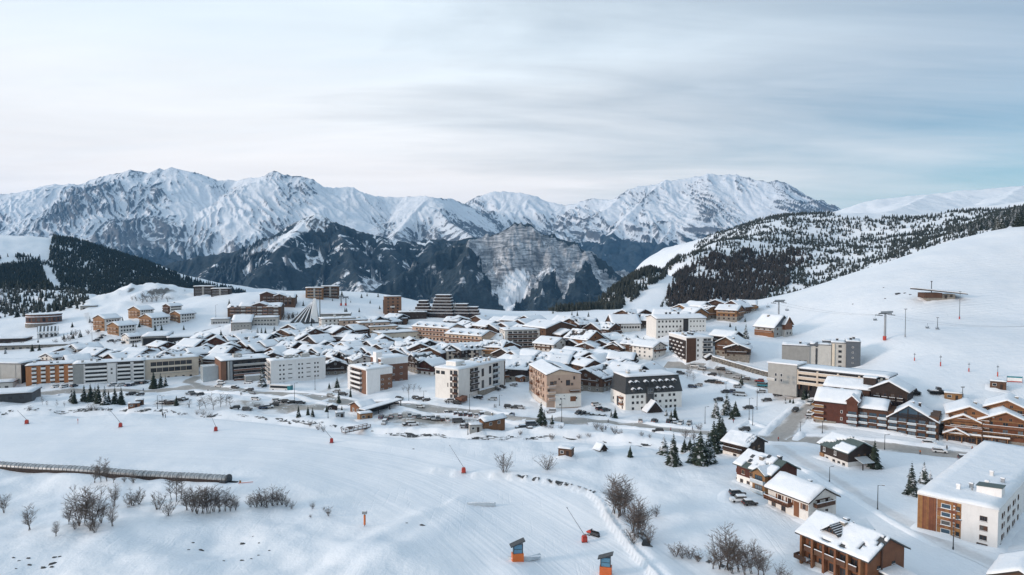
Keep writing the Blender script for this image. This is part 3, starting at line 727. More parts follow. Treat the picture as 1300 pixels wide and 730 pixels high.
def balc_me(w, dep, rail, mat, slab='concrete', snow=True, open_rail=False):
 w = r1(w)
 def mk():
  b = MB(); b.box(-w / 2, w / 2, -dep, 0.02, -0.18, 0, 1)
  if open_rail:
   b.box(-w / 2, w / 2, -dep, -dep + 0.06, rail - 0.12, rail); b.box(-w / 2, w / 2, -dep, -dep + 0.05, rail * 0.35, rail * 0.35 + 0.12); b.box(-w / 2, w / 2, -dep, -dep + 0.05, rail * 0.66, rail * 0.66 + 0.1)
   n = max(2, int(w / 1.6))
   for k in range(n + 1):
    x = -w / 2 + 0.04 + (w - 0.08) * k / n; b.box(x - 0.04, x + 0.04, -dep - 0.01, -dep + 0.07, 0, rail)
  else:
   b.box(-w / 2, w / 2, -dep, -dep + 0.1, 0.0, rail)
  b.box(-w / 2, -w / 2 + 0.08, -dep + 0.1, 0.02, 0.0, rail); b.box(w / 2 - 0.08, w / 2, -dep + 0.1, 0.02, 0.0, rail)
  if snow:
   b.box(-w / 2 + 0.02, w / 2 - 0.02, -dep - 0.02, -dep + 0.14, rail, rail + 0.13, 2)
  return b.me('balcony', [mat, slab, 'snow'])
 return cached(('balc', w, dep, rail, mat, slab, snow, open_rail), mk)
def snow_patch(name, bx, by, bz, th, keep=None, mat='snow'):
 """a solid of snow over the base grid (ny,nx arrays) with thickness th; keep masks cells"""
 ny, nx = bx.shape
 if keep is None: keep = np.ones((ny - 1, nx - 1), bool)
 v = [(bx[j, i], by[j, i], bz[j, i] + 0.012) for j in range(ny) for i in range(nx)] + [(bx[j, i], by[j, i], bz[j, i] + th[j, i]) for j in range(ny) for i in range(nx)]
 N = ny * nx; f = []
 def k(j, i): return j * nx + i
 def kept(j, i): return 0 <= j < ny - 1 and 0 <= i < nx - 1 and keep[j, i]
 for j in range(ny - 1):
  for i in range(nx - 1):
   if not keep[j, i]: continue
   a, b, c, d = k(j, i), k(j, i + 1), k(j + 1, i + 1), k(j + 1, i)
   f.append((N + a, N + b, N + c, N + d))
   if not kept(j - 1, i): f.append((a, b, N + b, N + a))
   if not kept(j + 1, i): f.append((c, d, N + d, N + c))
   if not kept(j, i - 1): f.append((d, a, N + a, N + d))
   if not kept(j, i + 1): f.append((b, c, N + c, N + b))
 me = mesh(name, v, f, [mat], None, True)
 return me
_sn = [0]
def _noise_th(X, Y, base):
 _sn[0] += 3.7
 return base * (1.0 + 0.55 * fbm(X / 3.2 + _sn[0], Y / 3.2, 3))
class Bld:
 """a building: an Empty at its base with parts; local x along the front, -y the front normal"""
 def __init__(s, name, label, cat, px, py, anchor, rot, group=None, sink=0.0):
  s.root = bpy.data.objects.new(name, None); COL.objects.link(s.root)
  s.root.empty_display_size = 2
  s.root['label'] = label; s.root['category'] = cat
  if group: s.root['group'] = group
  ax, ay, az = anchor; c, sn = math.cos(R(rot)), math.sin(R(rot))
  ox, oy = c * ax - sn * ay, sn * ax + c * ay
  rd = ray_dir(px, py)
  def g(d):
   x, y = rd.x / rd.y * d, d; x0, y0 = x - ox, y - oy
   return CAM_H + rd.z / rd.y * d - (gz(x0, y0) + az - sink), x0, y0
  lo, hi = 60.0, 60.0
  d = 60.0; prev = g(d)[0]
  while d < 1900:
   d2 = d * 1.02; v = g(d2)[0]
   if prev > 0 >= v: lo, hi = d, d2; break
   d, prev = d2, v
  else: raise ValueError('no place for ' + name + ' %s %s' % (px, py))
  for _ in range(30):
   mid = (lo + hi) / 2
   if g(mid)[0] > 0: lo = mid
   else: hi = mid
  _, x0, y0 = g(hi)
  s.z = gz(x0, y0) - sink
  s.root.location = (x0, y0, s.z); s.root.rotation_euler = (0, 0, R(rot)); s.rot = rot; s.d = y0
 def add(s, name, me, loc=(0, 0, 0), rz=0.0, parent=None, label=None):
  o = bpy.data.objects.new(name, me); COL.objects.link(o); o.parent = parent or s.root
  o.location = loc; o.rotation_euler = (0, 0, R(rz))
  if label: o['label'] = label
  return o
 def fp(s, f, u, z, W, D, cx=0, cy=0, out=0.0):
  if f == 'F': return (cx - W / 2 + u, cy - D / 2 - out, z), 0
  if f == 'R': return (cx + W / 2 + out, cy - D / 2 + u, z), 90
  if f == 'B': return (cx + W / 2 - u, cy + D / 2 + out, z), 180
  return (cx - W / 2 - out, cy + D / 2 - u, z), -90
 def walls(s, W, D, H, mat, cx=0, cy=0, z0=-4.0, name='wall', label=None):
  return s.add(name, box_me('wall', W, D, H - z0, mat), (cx, cy, z0), label=label)
 def windows(s, f, us, zs, w, h, W, D, cx=0, cy=0, frame='white_paint', glass='glass', mull=1, skip=0.0, name='window', deep=False):
  out = []
  for z in zs:
   for u in us:
    if skip and random.random() < skip: continue
    loc, rz = s.fp(f, u, z, W, D, cx, cy)
    if deep:
     fr = s.add(name, frame_me(w, h, frame, mull), loc, rz)
     s.add('pane', pane_me(w, h, glass), (0, 0, 0), 0, fr); out.append(fr)
    else:
     out.append(s.add(name, win_me(w, h, frame, glass, mull), loc, rz))
  return out
 def balcony(s, f, u, z, w, W, D, cx=0, cy=0, mat='timber_brown', dep=1.3, rail=1.0, slab='concrete', snow=True, open_rail=False):
  loc, rz = s.fp(f, u, z, W, D, cx, cy)
  return s.add('balcony', balc_me(w, dep, rail, mat, slab, snow, open_rail), loc, rz)
 def slab(s, f, u, z, w, h, th, W, D, mat, cx=0, cy=0, name='panel', label=None):
  """a panel standing th proud of the face, centred on u"""
  loc, rz = s.fp(f, u, z, W, D, cx, cy)
  me = cached(('slab', r1(w), r1(h), th, mat), lambda: MB().box(-w / 2, w / 2, -th, 0.02, 0, h).me(name, [mat]))
  return s.add(name, me, loc, rz, label=label)
 def flat_roof(s, W, D, z, cx=0, cy=0, ov=0.3, mat='roof_edge', thick=0.45, snow=0.45, edge=0.35):
  r = s.add('roof', box_me('roof', W + 2 * ov, D + 2 * ov, edge, mat), (cx, cy, z))
  nx, ny = max(6, int(W / 2.2)), max(5, int(D / 2.2))
  X, Y = np.meshgrid(np.linspace(-W / 2 - ov + 0.06, W / 2 + ov - 0.06, nx), np.linspace(-D / 2 - ov + 0.06, D / 2 + ov - 0.06, ny))
  th = _noise_th(X, Y, snow); th[0] *= 0.8; th[-1] *= 0.8; th[:, 0] *= 0.8; th[:, -1] *= 0.8
  s.add('roof_snow', snow_patch('roof_snow', X, Y, np.full(X.shape, edge), th), (0, 0, 0), 0, r)
  return r
 def gable(s, W, D, z, pitch, ov=0.9, cx=0, cy=0, mat='roof_edge', wall='timber_brown', snow=0.5, keep=None, off=0.0, t=0.28, ridge='y', gmat=None, ovg=None):
  """gable roof on walls W x D whose eaves stand at z; ridge along local y unless ridge='x'; off shifts the ridge"""
  rz = 0
  if ridge == 'x': W, D, rz = D, W, 90
  ovg = ov if ovg is None else ovg
  tp = math.tan(R(pitch)); hw = W / 2
  rh = (hw) * tp
  m = MB().prism([(-hw, -0.01), (hw, -0.01), (off, rh)], -D / 2, D / 2).me('gable_wall', [gmat or wall])
  s.add('gable_wall', m, (cx, cy, z), rz)
  tl, tr = rh / (hw + off), rh / (hw - off)      # slopes left, right
  ex0, ex1 = -(hw + ov), hw + ov
  zl, zr = -ov * tl, -ov * tr
  prof = [(ex0, zl), (off, rh), (ex1, zr), (ex1, zr + t), (off, rh + t * 1.08), (ex0, zl + t)]
  b = MB(); y0, y1 = -D / 2 - ovg, D / 2 + ovg
  n = 6; v = [(x, y0, zz) for x, zz in prof] + [(x, y1, zz) for x, zz in prof]
  b.add(v, [(0, 1, 4, 5), (1, 2, 3, 4), (11, 10, 7, 6), (10, 9, 8, 7)] + [(k + n, (k + 1) % n + n, (k + 1) % n, k) for k in range(n)])
  r = s.add('roof', b.me('roof', [mat]), (cx, cy, z + 0.02), rz)
  nu = 2 * max(4, int(W / 2.4)); nv = max(6, int((D + 2 * ovg) / 1.6))
  if keep is not None: nu, nv = 26, 30
  us = np.concatenate([np.linspace(ex0 + 0.08, off, nu // 2 + 1), np.linspace(off, ex1 - 0.08, nu // 2 + 1)[1:]])
  X, Y = np.meshgrid(us, np.linspace(y0 + 0.08, y1 - 0.08, nv))
  Zb = np.where(X < off, rh - (off - X) * tl, rh - (X - off) * tr) + t
  th = _noise_th(X, Y, snow)
  th[0] *= 0.7; th[-1] *= 0.7; th[:, 0] *= 0.75; th[:, -1] *= 0.75
  X = X.copy(); X[:, 0] -= 0.12 * (1 + fbm(Y[:, 0] / 2, Y[:, 0] / 3 + _sn[0], 2)); X[:, -1] += 0.12 * (1 + fbm(Y[:, 0] / 2, Y[:, 0] / 3 - _sn[0], 2))
  kp = None
  if keep is not None:
   uc = (np.arange(nu) + 0.5) / nu * 2 - 1; vc = (np.arange(nv - 1) + 0.5) / (nv - 1)
   U, V = np.meshgrid(uc, vc); kp = keep(-U, 1 - V) if rz else keep(U, V)
  s.add('roof_snow', snow_patch('roof_snow', X, Y, Zb, th, kp), (0, 0, 0), 0, r)
  return r, rh
 def chimney(s, x, y, z, w=0.9, h=1.6, mat='stone', d=None):
  d = d or w
  def mk():
   b = MB(); b.box(-w / 2, w / 2, -d / 2, d / 2, -1.2, h); b.box(-w / 2 - 0.12, w / 2 + 0.12, -d / 2 - 0.12, d / 2 + 0.12, h, h + 0.14); b.box(-w / 2 - 0.05, w / 2 + 0.05, -d / 2 - 0.05, d / 2 + 0.05, h + 0.14, h + 0.42, 1)
   return b.me('chimney', [mat, 'snow'])
  return s.add('chimney', cached(('chim', r1(w), r1(d), r1(h), mat), mk), (x, y, z))
def frame_me(w, h, frame, mull, fw=0.1):
 def mk():
  b = MB(); y = -0.07
  b.box(-w / 2, -w / 2 + fw, y, 0.02, 0, h); b.box(w / 2 - fw, w / 2, y, 0.02, 0, h)
  b.box(-w / 2 + fw, w / 2 - fw, y, 0.02, 0, fw); b.box(-w / 2 + fw, w / 2 - fw, y, 0.02, h - fw, h)
  for k in range(mull):
   x = -w / 2 + w * (k + 1) / (mull + 1); b.box(x - 0.04, x + 0.04, y + 0.01, 0.0, fw, h - fw)
  b.box(-w / 2 - 0.08, w / 2 + 0.08, -0.14, 0.02, -0.08, -0.005); b.box(-w / 2 - 0.06, w / 2 + 0.06, -0.14, 0.0, 0.0, 0.07, 1)
  return b.me('window', [frame, 'snow'])
 return cached(('frame', r1(w), r1(h), frame, mull), mk)
def pane_me(w, h, glass, fw=0.1):
 return cached(('pane', r1(w), r1(h), glass), lambda: mesh('pane', [(-w / 2 + fw, -0.015, fw), (w / 2 - fw, -0.015, fw), (w / 2 - fw, -0.015, h - fw), (-w / 2 + fw, -0.015, h - fw)], [(0, 1, 2, 3)], [glass]))
def lin(a, b, n): return [a + (b - a) * k / max(1, n - 1) for k in range(n)]
# ------------------------------------------------------------------ placing buildings from the survey
def blk(name, label, cat, corner, rot, pxa, pxb=None, top=None, D=None, W=None, H=None, group=None, sink=0.0):
 """block whose near ground corner is surveyed; rot>=0: front-left corner, pxa = pixel of the front's right end, pxb = far end of its left side;
 rot<0: front-right corner, pxa = the front's left end, pxb = far end of its right side"""
 p = G(*corner); c, s = math.cos(R(rot)), math.sin(R(rot)); X, Y = p.x, p.y
 if W is None:
  k = (pxa - CX) / FPX
  W = (k * Y - X) / (c - k * s) if rot >= 0 else (X - k * Y) / (c - k * s)
 if D is None:
  k = (pxb - CX) / FPX; D = (X - k * Y) / (s + k * c)
 W, D = r1(abs(W)), r1(abs(D))
 if H is None: H = r1((corner[1] - top) * Y / FPX)
 sx = -1 if rot >= 0 else 1
 b = Bld.__new__(Bld)
 b.root = bpy.data.objects.new(name, None); COL.objects.link(b.root)
 b.root['label'] = label; b.root['category'] = cat
 if group: b.root['group'] = group
 ox, oy = -sx * W / 2, D / 2
 cx, cy = X + c * ox - s * oy, Y + s * ox + c * oy
 b.root.location = (cx, cy, p.z - sink); b.root.rotation_euler = (0, 0, R(rot)); b.rot = rot; b.d = Y; b.z = p.z - sink
 b.W, b.D, b.H = W, D, H
 return b
def facade(B, f, W, D, floors, fh, cols, style, z0=0.9, frame='white_paint', glass='glass', ww=1.2, wh=1.3, mat='timber_brown', u0=None, u1=None, cx=0, cy=0, skip=0.0, dep=1.2, mull=1, open_rail=False, rail=1.0, per=1):
 L = W if f in 'FB' else D
 u0 = L * 0.08 if u0 is None else u0; u1 = L * 0.92 if u1 is None else u1
 st = (u1 - u0) / cols
 us = [u0 + st * (k + 0.5) for k in range(cols)]
 for fl in range(floors):
  z = z0 + fl * fh
  if style == 'win':
   B.windows(f, us, [z], ww, wh, W, D, cx, cy, frame, glass, mull, skip)
  elif style == 'balc':        # french window with its own balcony
   B.windows(f, us, [z - 0.75], ww, wh + 0.75, W, D, cx, cy, frame, glass, mull, skip)
   if fl > 0 or z0 > 2:
    for u in us[::per]: B.balcony(f, u, z - 0.85, st * 0.80 * per if per == 1 else st * 0.85, W, D, cx, cy, mat, dep, rail, 'concrete', True, open_rail)
  elif style == 'strip':       # one long balcony along each floor, glazing behind
   B.windows(f, us, [z - 0.75], st * 0.78, wh + 0.85, W, D, cx, cy, frame, glass, 2, skip)
   B.balcony(f, (u0 + u1) / 2, z - 0.85, (u1 - u0), W, D, cx, cy, mat, dep, rail, 'concrete', True, open_rail)
 return us
def roof_vents(B, W, D, z, n, cx=0, cy=0, mats=('grey_light', 'metal_dark', 'concrete')):
 for k in range(n):
  w, h = random.uniform(0.7, 1.6), random.uniform(0.8, 1.7)
  B.chimney(cx + (random.random() - 0.5) * W * 0.86, cy + (random.random() - 0.5) * D * 0.7, z + 0.4, r1(w), r1(round(h, 1)), random.choice(mats), r1(random.choice([0.8, 1.2, 2.0])))
# ---- the row of apartment blocks at the left, along the main road
b = blk('sports_hall', 'big pale windowless hall with snowy flat roof beside the orange block', 'hall', (27, 488), -4, -70, D=14, top=462)
b.walls(b.W, b.D, b.H, 'grey_light'); b.flat_roof(b.W, b.D, b.H, snow=0.6)
b.slab('R', b.D / 2, 0.2, b.D - 0.6, b.H - 0.8, 0.06, b.W, b.D, 'metal_dark', name='cladding')
for k in range(4): b.slab('F', b.W - 3 - k * 9, 0.0, 0.25, b.H - 0.4, 0.12, b.W, b.D, 'grey_render', name='downpipe')
b = blk('orange_block', 'orange apartment block with white balcony bays and snowy flat roof', 'apartment block', (33, 491), 25, 92, D=13, top=465)
b.walls(b.W, b.D, b.H, 'orange_render'); b.flat_roof(b.W, b.D, b.H); roof_vents(b, b.W, b.D, b.H, 4)
fh = b.H / 5
for k in range(5):
 u = b.W * (0.17 + 0.185 * k)
 for fl in range(5):
  b.windows('F', [u], [fl * fh + 0.5], 1.9, fh * 0.62, b.W, b.D, frame='dark_recess', mull=0)
  b.balcony('F', u, fl * fh + 0.25, 2.1, b.W, b.D, mat='bright_white', dep=0.9, rail=1.05, snow=False)
facade(b, 'L', b.W, b.D, 4, 2.5, 3, 'win')
b = blk('white_stepped_block', 'white apartment block with balcony strips and grey end, next to the orange block', 'apartment block', (93, 489), 24, 181, D=13, top=463)
W, D, H = b.W, b.D, b.H
b.walls(W, D, H, 'bright_white'); b.flat_roof(W, D, H); roof_vents(b, W, D, H, 5)
b.slab('F', W * 0.07, 0, W * 0.14, H - 0.1, 0.25, W, D, 'grey_render', name='end_wall', label='plain grey end bay of the white block')
fh = H / 5
for (a, c_) in ((0.16, 0.47), (0.61, 0.80), (0.84, 0.99)):
 for fl in range(5):
  b.windows('F', [W * (a + c_) / 2], [fl * fh + 1.0], W * (c_ - a) * 0.96, fh * 0.55, W, D, frame='dark_recess', mull=4)
  b.balcony('F', W * (a + c_) / 2, fl * fh + 0.15, W * (c_ - a), W, D, mat='bright_white', dep=1.1, rail=0.95, snow=False)
b.slab('F', W * 0.535, 0, W * 0.12, H - 0.15, 1.3, W, D, 'bright_white', name='stair_tower')
for fl in range(2, 4): b.windows('F', [W * 0.535], [fl * fh + 0.6], 0.9, 1.1, W, D + 2.6, frame='grey_render')
b = blk('glazed_cream_block', 'cream block with two brown glazed storeys and tall conifers before it', 'apartment block', (181, 484), 31, 250, D=13, top=458)
W, D, H = b.W, b.D, b.H
b.walls(W, D, H, 'cream_render'); b.flat_roof(W, D, H, mat='cream_render'); roof_vents(b, W, D, H, 9)
for fl, z in enumerate((H * 0.36, H * 0.66)):
 n = 7
 for k in range(n):
  u = W * (0.14 + 0.74 * (k + 0.5) / n)
  b.windows('F', [u], [z], W * 0.098, H * 0.24, W, D, frame='timber_brown', mull=2)
 b.balcony('F', W * 0.51, z - 0.35, W * 0.76, W, D, mat='cream_render', dep=0.9, rail=0.9, snow=False)
facade(b, 'F', W, D, 1, 3, 6, 'win', 0.4, u0=W * 0.12, u1=W * 0.92, frame='timber_brown')
facade(b, 'L', W, D, 4, 2.6, 2, 'win')
b = blk('dark_balcony_block', 'long dark block with stacked brown balconies and snowy roof, left of the white block', 'apartment block', (281, 485), 33, 341, 271, 459)
W, D, H = b.W, b.D, b.H
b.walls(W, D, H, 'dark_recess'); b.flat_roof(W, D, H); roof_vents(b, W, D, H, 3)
b.slab('L', D / 2, 0, D, H - 0.05, 0.15, W, D, 'brick_brown', name='end_wall', label='brown brick end wall')
b.slab('F', W * 0.05, 0, W * 0.1, H - 0.05, 0.12, W, D, 'brick_brown', name='corner_panel')
b.slab('F', W * 0.145, 0, W * 0.035, H - 0.05, 0.4, W, D, 'grey_light', name='fin'); b.slab('F', W * 0.20, 0, W * 0.05, H - 0.05, 0.2, W, D, 'metal_grey', name='fin')
fh = H / 4.2
for fl in range(4):
 n = 8
 b.windows('F', [W * (0.25 + 0.73 * (k + 0.5) / n) for k in range(n)], [fl * fh + 0.9], W * 0.07, fh * 0.6, W, D, frame='timber_dark', mull=1)
 b.balcony('F', W * 0.615, fl * fh + 0.3, W * 0.74, W, D, mat='brick_brown' if fl < 3 else 'concrete', dep=1.5, rail=0.9, snow=True)
b.add('entrance_canopy', box_me('entrance_canopy', 9, 5, 3.2, 'grey_render'), (W * 0.12, -D / 2 - 2.4, -0.5)); b.add('canopy_snow', box_me('canopy_snow', 9.2, 5.2, 0.5, 'snow'), (W * 0.12, -D / 2 - 2.4, 2.72))
b.add('roof_box', box_me('roof_box', 4.5, 4, 2.2, 'grey_light'), (-W * 0.1, 1, H + 0.3))
b.add('link_wing', box_me('link_wing', 8, 9, H * 0.72 + 4, 'glazing_rail'), (-W / 2 - 4.1, 3, -4))
b = blk('white_slab_block', 'tall plain white block with small paired windows behind the bus', 'apartment block', (344, 489), 31, 412, 337, 459)
W, D, H = b.W, b.D, b.H
b.walls(W, D, H, 'bright_white'); b.flat_roof(W, D, H, mat='bright_white'); roof_vents(b, W, D, H, 10)
fh = H / 5
for fl in range(1, 5):
 z = fl * fh * 0.95 + 0.1
 for u in (0.165, 0.23, 0.505, 0.565, 0.80, 0.855): b.windows('F', [W * u], [z], 0.9, 0.95, W, D, frame='grey_render', mull=0)
 for u in (0.345, 0.68): b.windows('F', [W * u], [z + 0.3], W * 0.075, 0.5, W, D, frame='grey_render', mull=0)
b.windows('F', [W * 0.165, W * 0.23], [0.3], 0.9, 0.9, W, D, frame='grey_render', mull=0)
facade(b, 'L', W, D, 5, fh, 3, 'balc', 1.0, mat='concrete')
b.add('roof_box', box_me('roof_box', 4, 3, 2.0, 'grey_light'), (-W * 0.14, 0, H + 0.3)); b.add('roof_box', box_me('roof_box', 4.4, 3, 2.2, 'grey_light'), (W * 0.16, 0, H + 0.3))
b = blk('brown_white_block', 'flat-roofed block with white balconies and a blank white end by the side street', 'apartment block', (465, 501), 40, 497, 442, 470)
W, D, H = b.W, b.D, b.H
b.walls(W, D, H, 'brick_brown'); b.flat_roof(W, D, H, mat='bright_white', edge=0.5); roof_vents(b, W, D, H, 4)
b.slab('F', W * 0.25, 0, W * 0.5, H - 0.02, 0.9, W, D, 'bright_white', name='end_wall', label='blank white end wall')
b.slab('F', W * 0.75, H * 0.76, W * 0.5, H * 0.24 - 0.02, 0.3, W, D, 'bright_white', name='band')
b.slab('L', D * 0.08, 0, D * 0.16, H - 0.05, 0.9, W, D, 'bright_white', name='end_wall')
fh = H / 5
for fl in range(5):
 b.windows('L', [D * u for u in (0.26, 0.40, 0.54, 0.68)], [fl * fh + 0.4], 2.2, fh * 0.66, W, D, frame='timber_dark', mull=1)
 if fl: b.balcony('L', D * 0.47, fl * fh + 0.1, D * 0.60, W, D, mat='bright_white', dep=1.3, rail=1.0, snow=False)
for fl in range(3): b.windows('F', [W * 0.62], [fl * fh + 1.4], 1.4, 0.7, W, D, frame='white_paint', mull=0); b.windows('F', [W * 0.88], [fl * fh + 1.4], 1.1, 0.7, W, D, frame='white_paint', mull=0)
b = blk('brown_rear_block', 'brown brick block with white top floor and stair tower, behind the flat-roofed block', 'apartment block', (484, 489), 36, 517, D=13, top=456)
W, D, H = b.W, b.D, b.H
b.walls(W, D, H, 'brick_brown'); b.flat_roof(W, D, H, mat='bright_white')
b.slab('F', W / 2, H * 0.78, W + 0.1, H * 0.22 - 0.02, 0.2, W, D, 'bright_white', name='band')
b.add('stair_tower', box_me('stair_tower', 3.4, 4, H + 3.2, 'bright_white'), (-W / 2 + 0.5, -1, 0.02)); b.add('tower_snow', box_me('tower_snow', 3.5, 4.1, 0.35, 'snow'), (-W / 2 + 0.5, -1, H + 3.24))
for fl in range(3):
 for u in (0.45, 0.75): b.windows('F', [W * u], [fl * H * 0.25 + 1.2], 1.7, 0.9, W, D, frame='white_paint', mull=1)
facade(b, 'F', W, D, 1, 3, 4, 'win', H * 0.82, wh=1.0, frame='grey_render')
# ---- white L-shaped block in the middle
b = blk('white_angular_block', 'large white block with vertical window strips and a brown entrance corner', 'apartment block', (582, 509), 56, 641, 552, 470)
W, D, H = b.W, b.D, b.H
b.walls(W, D, H, 'white_render'); b.flat_roof(W, D, H, mat='white_render', snow=0.6); roof_vents(b, W, D, H, 9)
b.add('roof_box', box_me('roof_box', 7, 6, 2.4, 'white_render'), (-W * 0.28, 1.5, H + 0.3)); b.add('roof_box_snow', box_me('roof_box_snow', 7.2, 6.2, 0.45, 'snow'), (-W * 0.28, 1.5, H + 2.72))
fh = H / 5
b.windows('L', [D * 0.12, D * 0.34], [H - 2.6], 2.3, 1.6, W, D, frame='timber_dark', mull=1)
for fl in range(5):
 b.windows('L', [D * 0.70], [fl * fh + 0.5], 1.5, fh * 0.72, W, D, frame='timber_brown', mull=0)
 b.windows('L', [D * 0.88], [fl * fh + 0.5], 2.4, fh * 0.76, W, D, frame='timber_brown', mull=1)
 if fl: b.balcony('L', D * 0.88, fl * fh + 0.1, 2.6, W, D, mat='timber_brown', dep=0.9, rail=0.9, snow=False)
b.windows('L', [D * 0.55], [H * 0.42], 0.5, 1.9, W, D, frame='timber_dark', mull=0)
for fl in range(1, 5):
 b.windows('F', [W * 0.27, W * 0.36], [fl * fh + 0.4], W * 0.075, fh * 0.74, W, D, frame='timber_dark', mull=1)
 b.balcony('F', W * 0.315, fl * fh + 0.1, W * 0.17, W, D, mat='timber_dark', dep=0.9, rail=0.8, snow=True)
for u, z in ((0.50, 0.62), (0.50, 0.22), (0.66, 0.66), (0.66, 0.26)): b.windows('F', [W * u], [H * z], W * 0.05, H * 0.27, W, D, frame='timber_brown', mull=0)
for fl in range(1, 5):
 b.windows('F', [W * 0.75, W * 0.81], [fl * fh + 0.4], W * 0.055, fh * 0.74, W, D, frame='metal_dark', mull=1)
 b.balcony('F', W * 0.78, fl * fh + 0.05, W * 0.13, W, D, mat='glazing_rail', dep=1.0, rail=0.9, snow=True)
b.slab('F', W * 0.99, 0, W * 0.012, H - 0.2, 0.25, W, D, 'timber_brown', name='fin')
b.add('entrance_porch', MB().prism([(-2.2, 0), (2.2, 0), (2.2, 2.4), (-2.2, 1.6)], -2.0, 2.0).me('entrance_porch', ['brick_brown']), (-W / 2 + 0.6, -D / 2 - 1.2, 0))
b.add('ground_arcade', MB().box(-W * 0.16, W * 0.16, -1.5, 0.02, 0, 2.6).me('ground_arcade', ['stone']), (W * 0.05, -D / 2, 0)); b.add('arcade_snow', box_me('arcade_snow', W * 0.32, 1.6, 0.4, 'snow'), (W * 0.05, -D / 2 - 0.75, 2.62))
def text_part(B, name, txt, size, loc, rz, mat, parent=None, rx=90, vertical=False):
 cu = bpy.data.curves.new(name, 'FONT'); cu.body = txt; cu.size = size; cu.extrude = 0.03; cu.align_x = 'CENTER'
 if vertical: cu.body = '\n'.join(txt); cu.space_line = 0.78
 cu.materials.append(MATS[mat])
 o = bpy.data.objects.new(name, cu); COL.objects.link(o); o.parent = parent or B.root; o.location = loc; o.rotation_euler = (R(rx), 0, R(rz))
 return o
b = blk('pink_beige_block', 'pinkish-beige block with low gabled roof and wooden balconies beside the road', 'apartment block', (694, 518), 13, 738, 672, 476)
W, D, H = b.W, b.D, b.H
b.walls(W, D, H, 'pink_render'); b.gable(W, D, H, 15, 0.35, wall='pink_render', snow=0.45, off=-W * 0.12, keep=lambda U, V: ~((U > 0.02) & (U < 0.34) & (V > 0.10) & (V < 0.72)))
b.slab('F', W * 0.62, 0, W * 0.76, H * 0.42, 0.5, W, D, 'white_render', name='plinth')
b.slab('L', D * 0.5, 0, D, H * 0.16, 0.2, W, D, 'white_render', name='plinth')
fh = H / 5
for fl in range(5):
 for k in range(6):
  u = D * (0.1 + 0.8 * (k + 0.5) / 6)
  b.windows('L', [u], [fl * fh + 1.0], 1.4, 1.3, W, D, frame='timber_orange')
  if fl and k % 2 == (fl % 2): b.balcony('L', u, fl * fh + 0.4, 3.4, W, D, mat='pink_render' if k % 3 else 'timber_orange', dep=1.0, rail=0.9, snow=False)
for u, z, w, h in ((0.25, 0.72, 1.3, 1.5), (0.36, 0.84, 0.7, 0.9), (0.43, 0.76, 0.7, 0.8), (0.62, 0.66, 2.0, 2.6), (0.80, 0.84, 0.9, 1.5), (0.74, 0.66, 1.2, 1.2), (0.15, 0.70, 1.8, 1.6), (0.06, 0.5, 0.9, 1.2)):
 b.windows('F', [W * u], [H * z], w, h, W, D, frame='timber_orange', mull=0 if w < 1 else 1)
for u, z, w, h in ((0.40, 0.24, 0.9, 0.9), (0.50, 0.34, 0.6, 0.6), (0.52, 0.24, 0.6, 0.6), (0.38, 0.06, 1.0, 0.9), (0.85, 0.24, 1.2, 1.0)):
 b.windows('F', [W * u], [H * z], w, h, W, D + 1.0, frame='white_paint', mull=0)
for u, z, w in ((0.13, 0.62, 3.6), (0.13, 0.43, 3.6), (0.13, 0.25, 3.2)): b.balcony('F', W * u, H * z, w, W, D, mat='pink_render', dep=1.6, rail=1.0)
b.balcony('F', W * 0.80, H * 0.46, 4.4, W, D, mat='timber_brown', dep=1.3, rail=0.9); b.slab('F', W * 0.76, H * 0.18, 2.6, 2.2, 0.7, W, D, 'timber_orange', name='shutter_door')
b = blk('mansard_block', 'white block under a steep dark slate mansard with dormers beside the parked cars', 'apartment block', (794, 523), 16, 867, 776, 480)
W, D, H = b.W, b.D, b.H
h1 = H * 0.53
b.walls(W, D, h1, 'white_render')
ins, t1 = 1.5, H - h1
v = [(-W / 2 - .3, -D / 2 - .3, 0), (W / 2 + .3, -D / 2 - .3, 0), (W / 2 + .3, D / 2 + .3, 0), (-W / 2 - .3, D / 2 + .3, 0), (-W / 2 + ins * .6, -D / 2 + ins, t1), (W / 2 - ins * .6, -D / 2 + ins, t1), (W / 2 - ins * .6, D / 2 - ins, t1), (-W / 2 + ins * .6, D / 2 - ins, t1)]
b.add('mansard', mesh('mansard', v, [(0, 1, 5, 4), (1, 2, 6, 5), (2, 3, 7, 6), (3, 0, 4, 7), (3, 2, 1, 0), (4, 5, 6, 7)], ['slate']), (0, 0, h1), label='steep dark slate lower roof')
b.flat_roof(W - ins * 1.2, D - 2 * ins, H, ov=0.25, snow=0.6); roof_vents(b, W * .8, D * .5, H, 4)
for fl in range(3):
 us = (0.13, 0.21, 0.29, 0.53, 0.61, 0.72, 0.80, 0.88) if fl < 2 else (0.1, 0.2, 0.62, 0.72, 0.86)
 for u in us:
  if fl == 0 and u in (0.21, 0.53): continue
  b.windows('F', [W * u], [(0.7, 3.3, 6.0)[fl] if fl < 2 else 0.0], 1.15, 1.15, W, D, frame='timber_dark', mull=0) if fl < 2 else None
 if fl == 2: b.windows('F', [W * u for u in (0.13, 0.21, 0.29, 0.53, 0.65, 0.78, 0.86)], [h1 - 2.0], 1.15, 1.15, W, D, frame='timber_dark', mull=0)
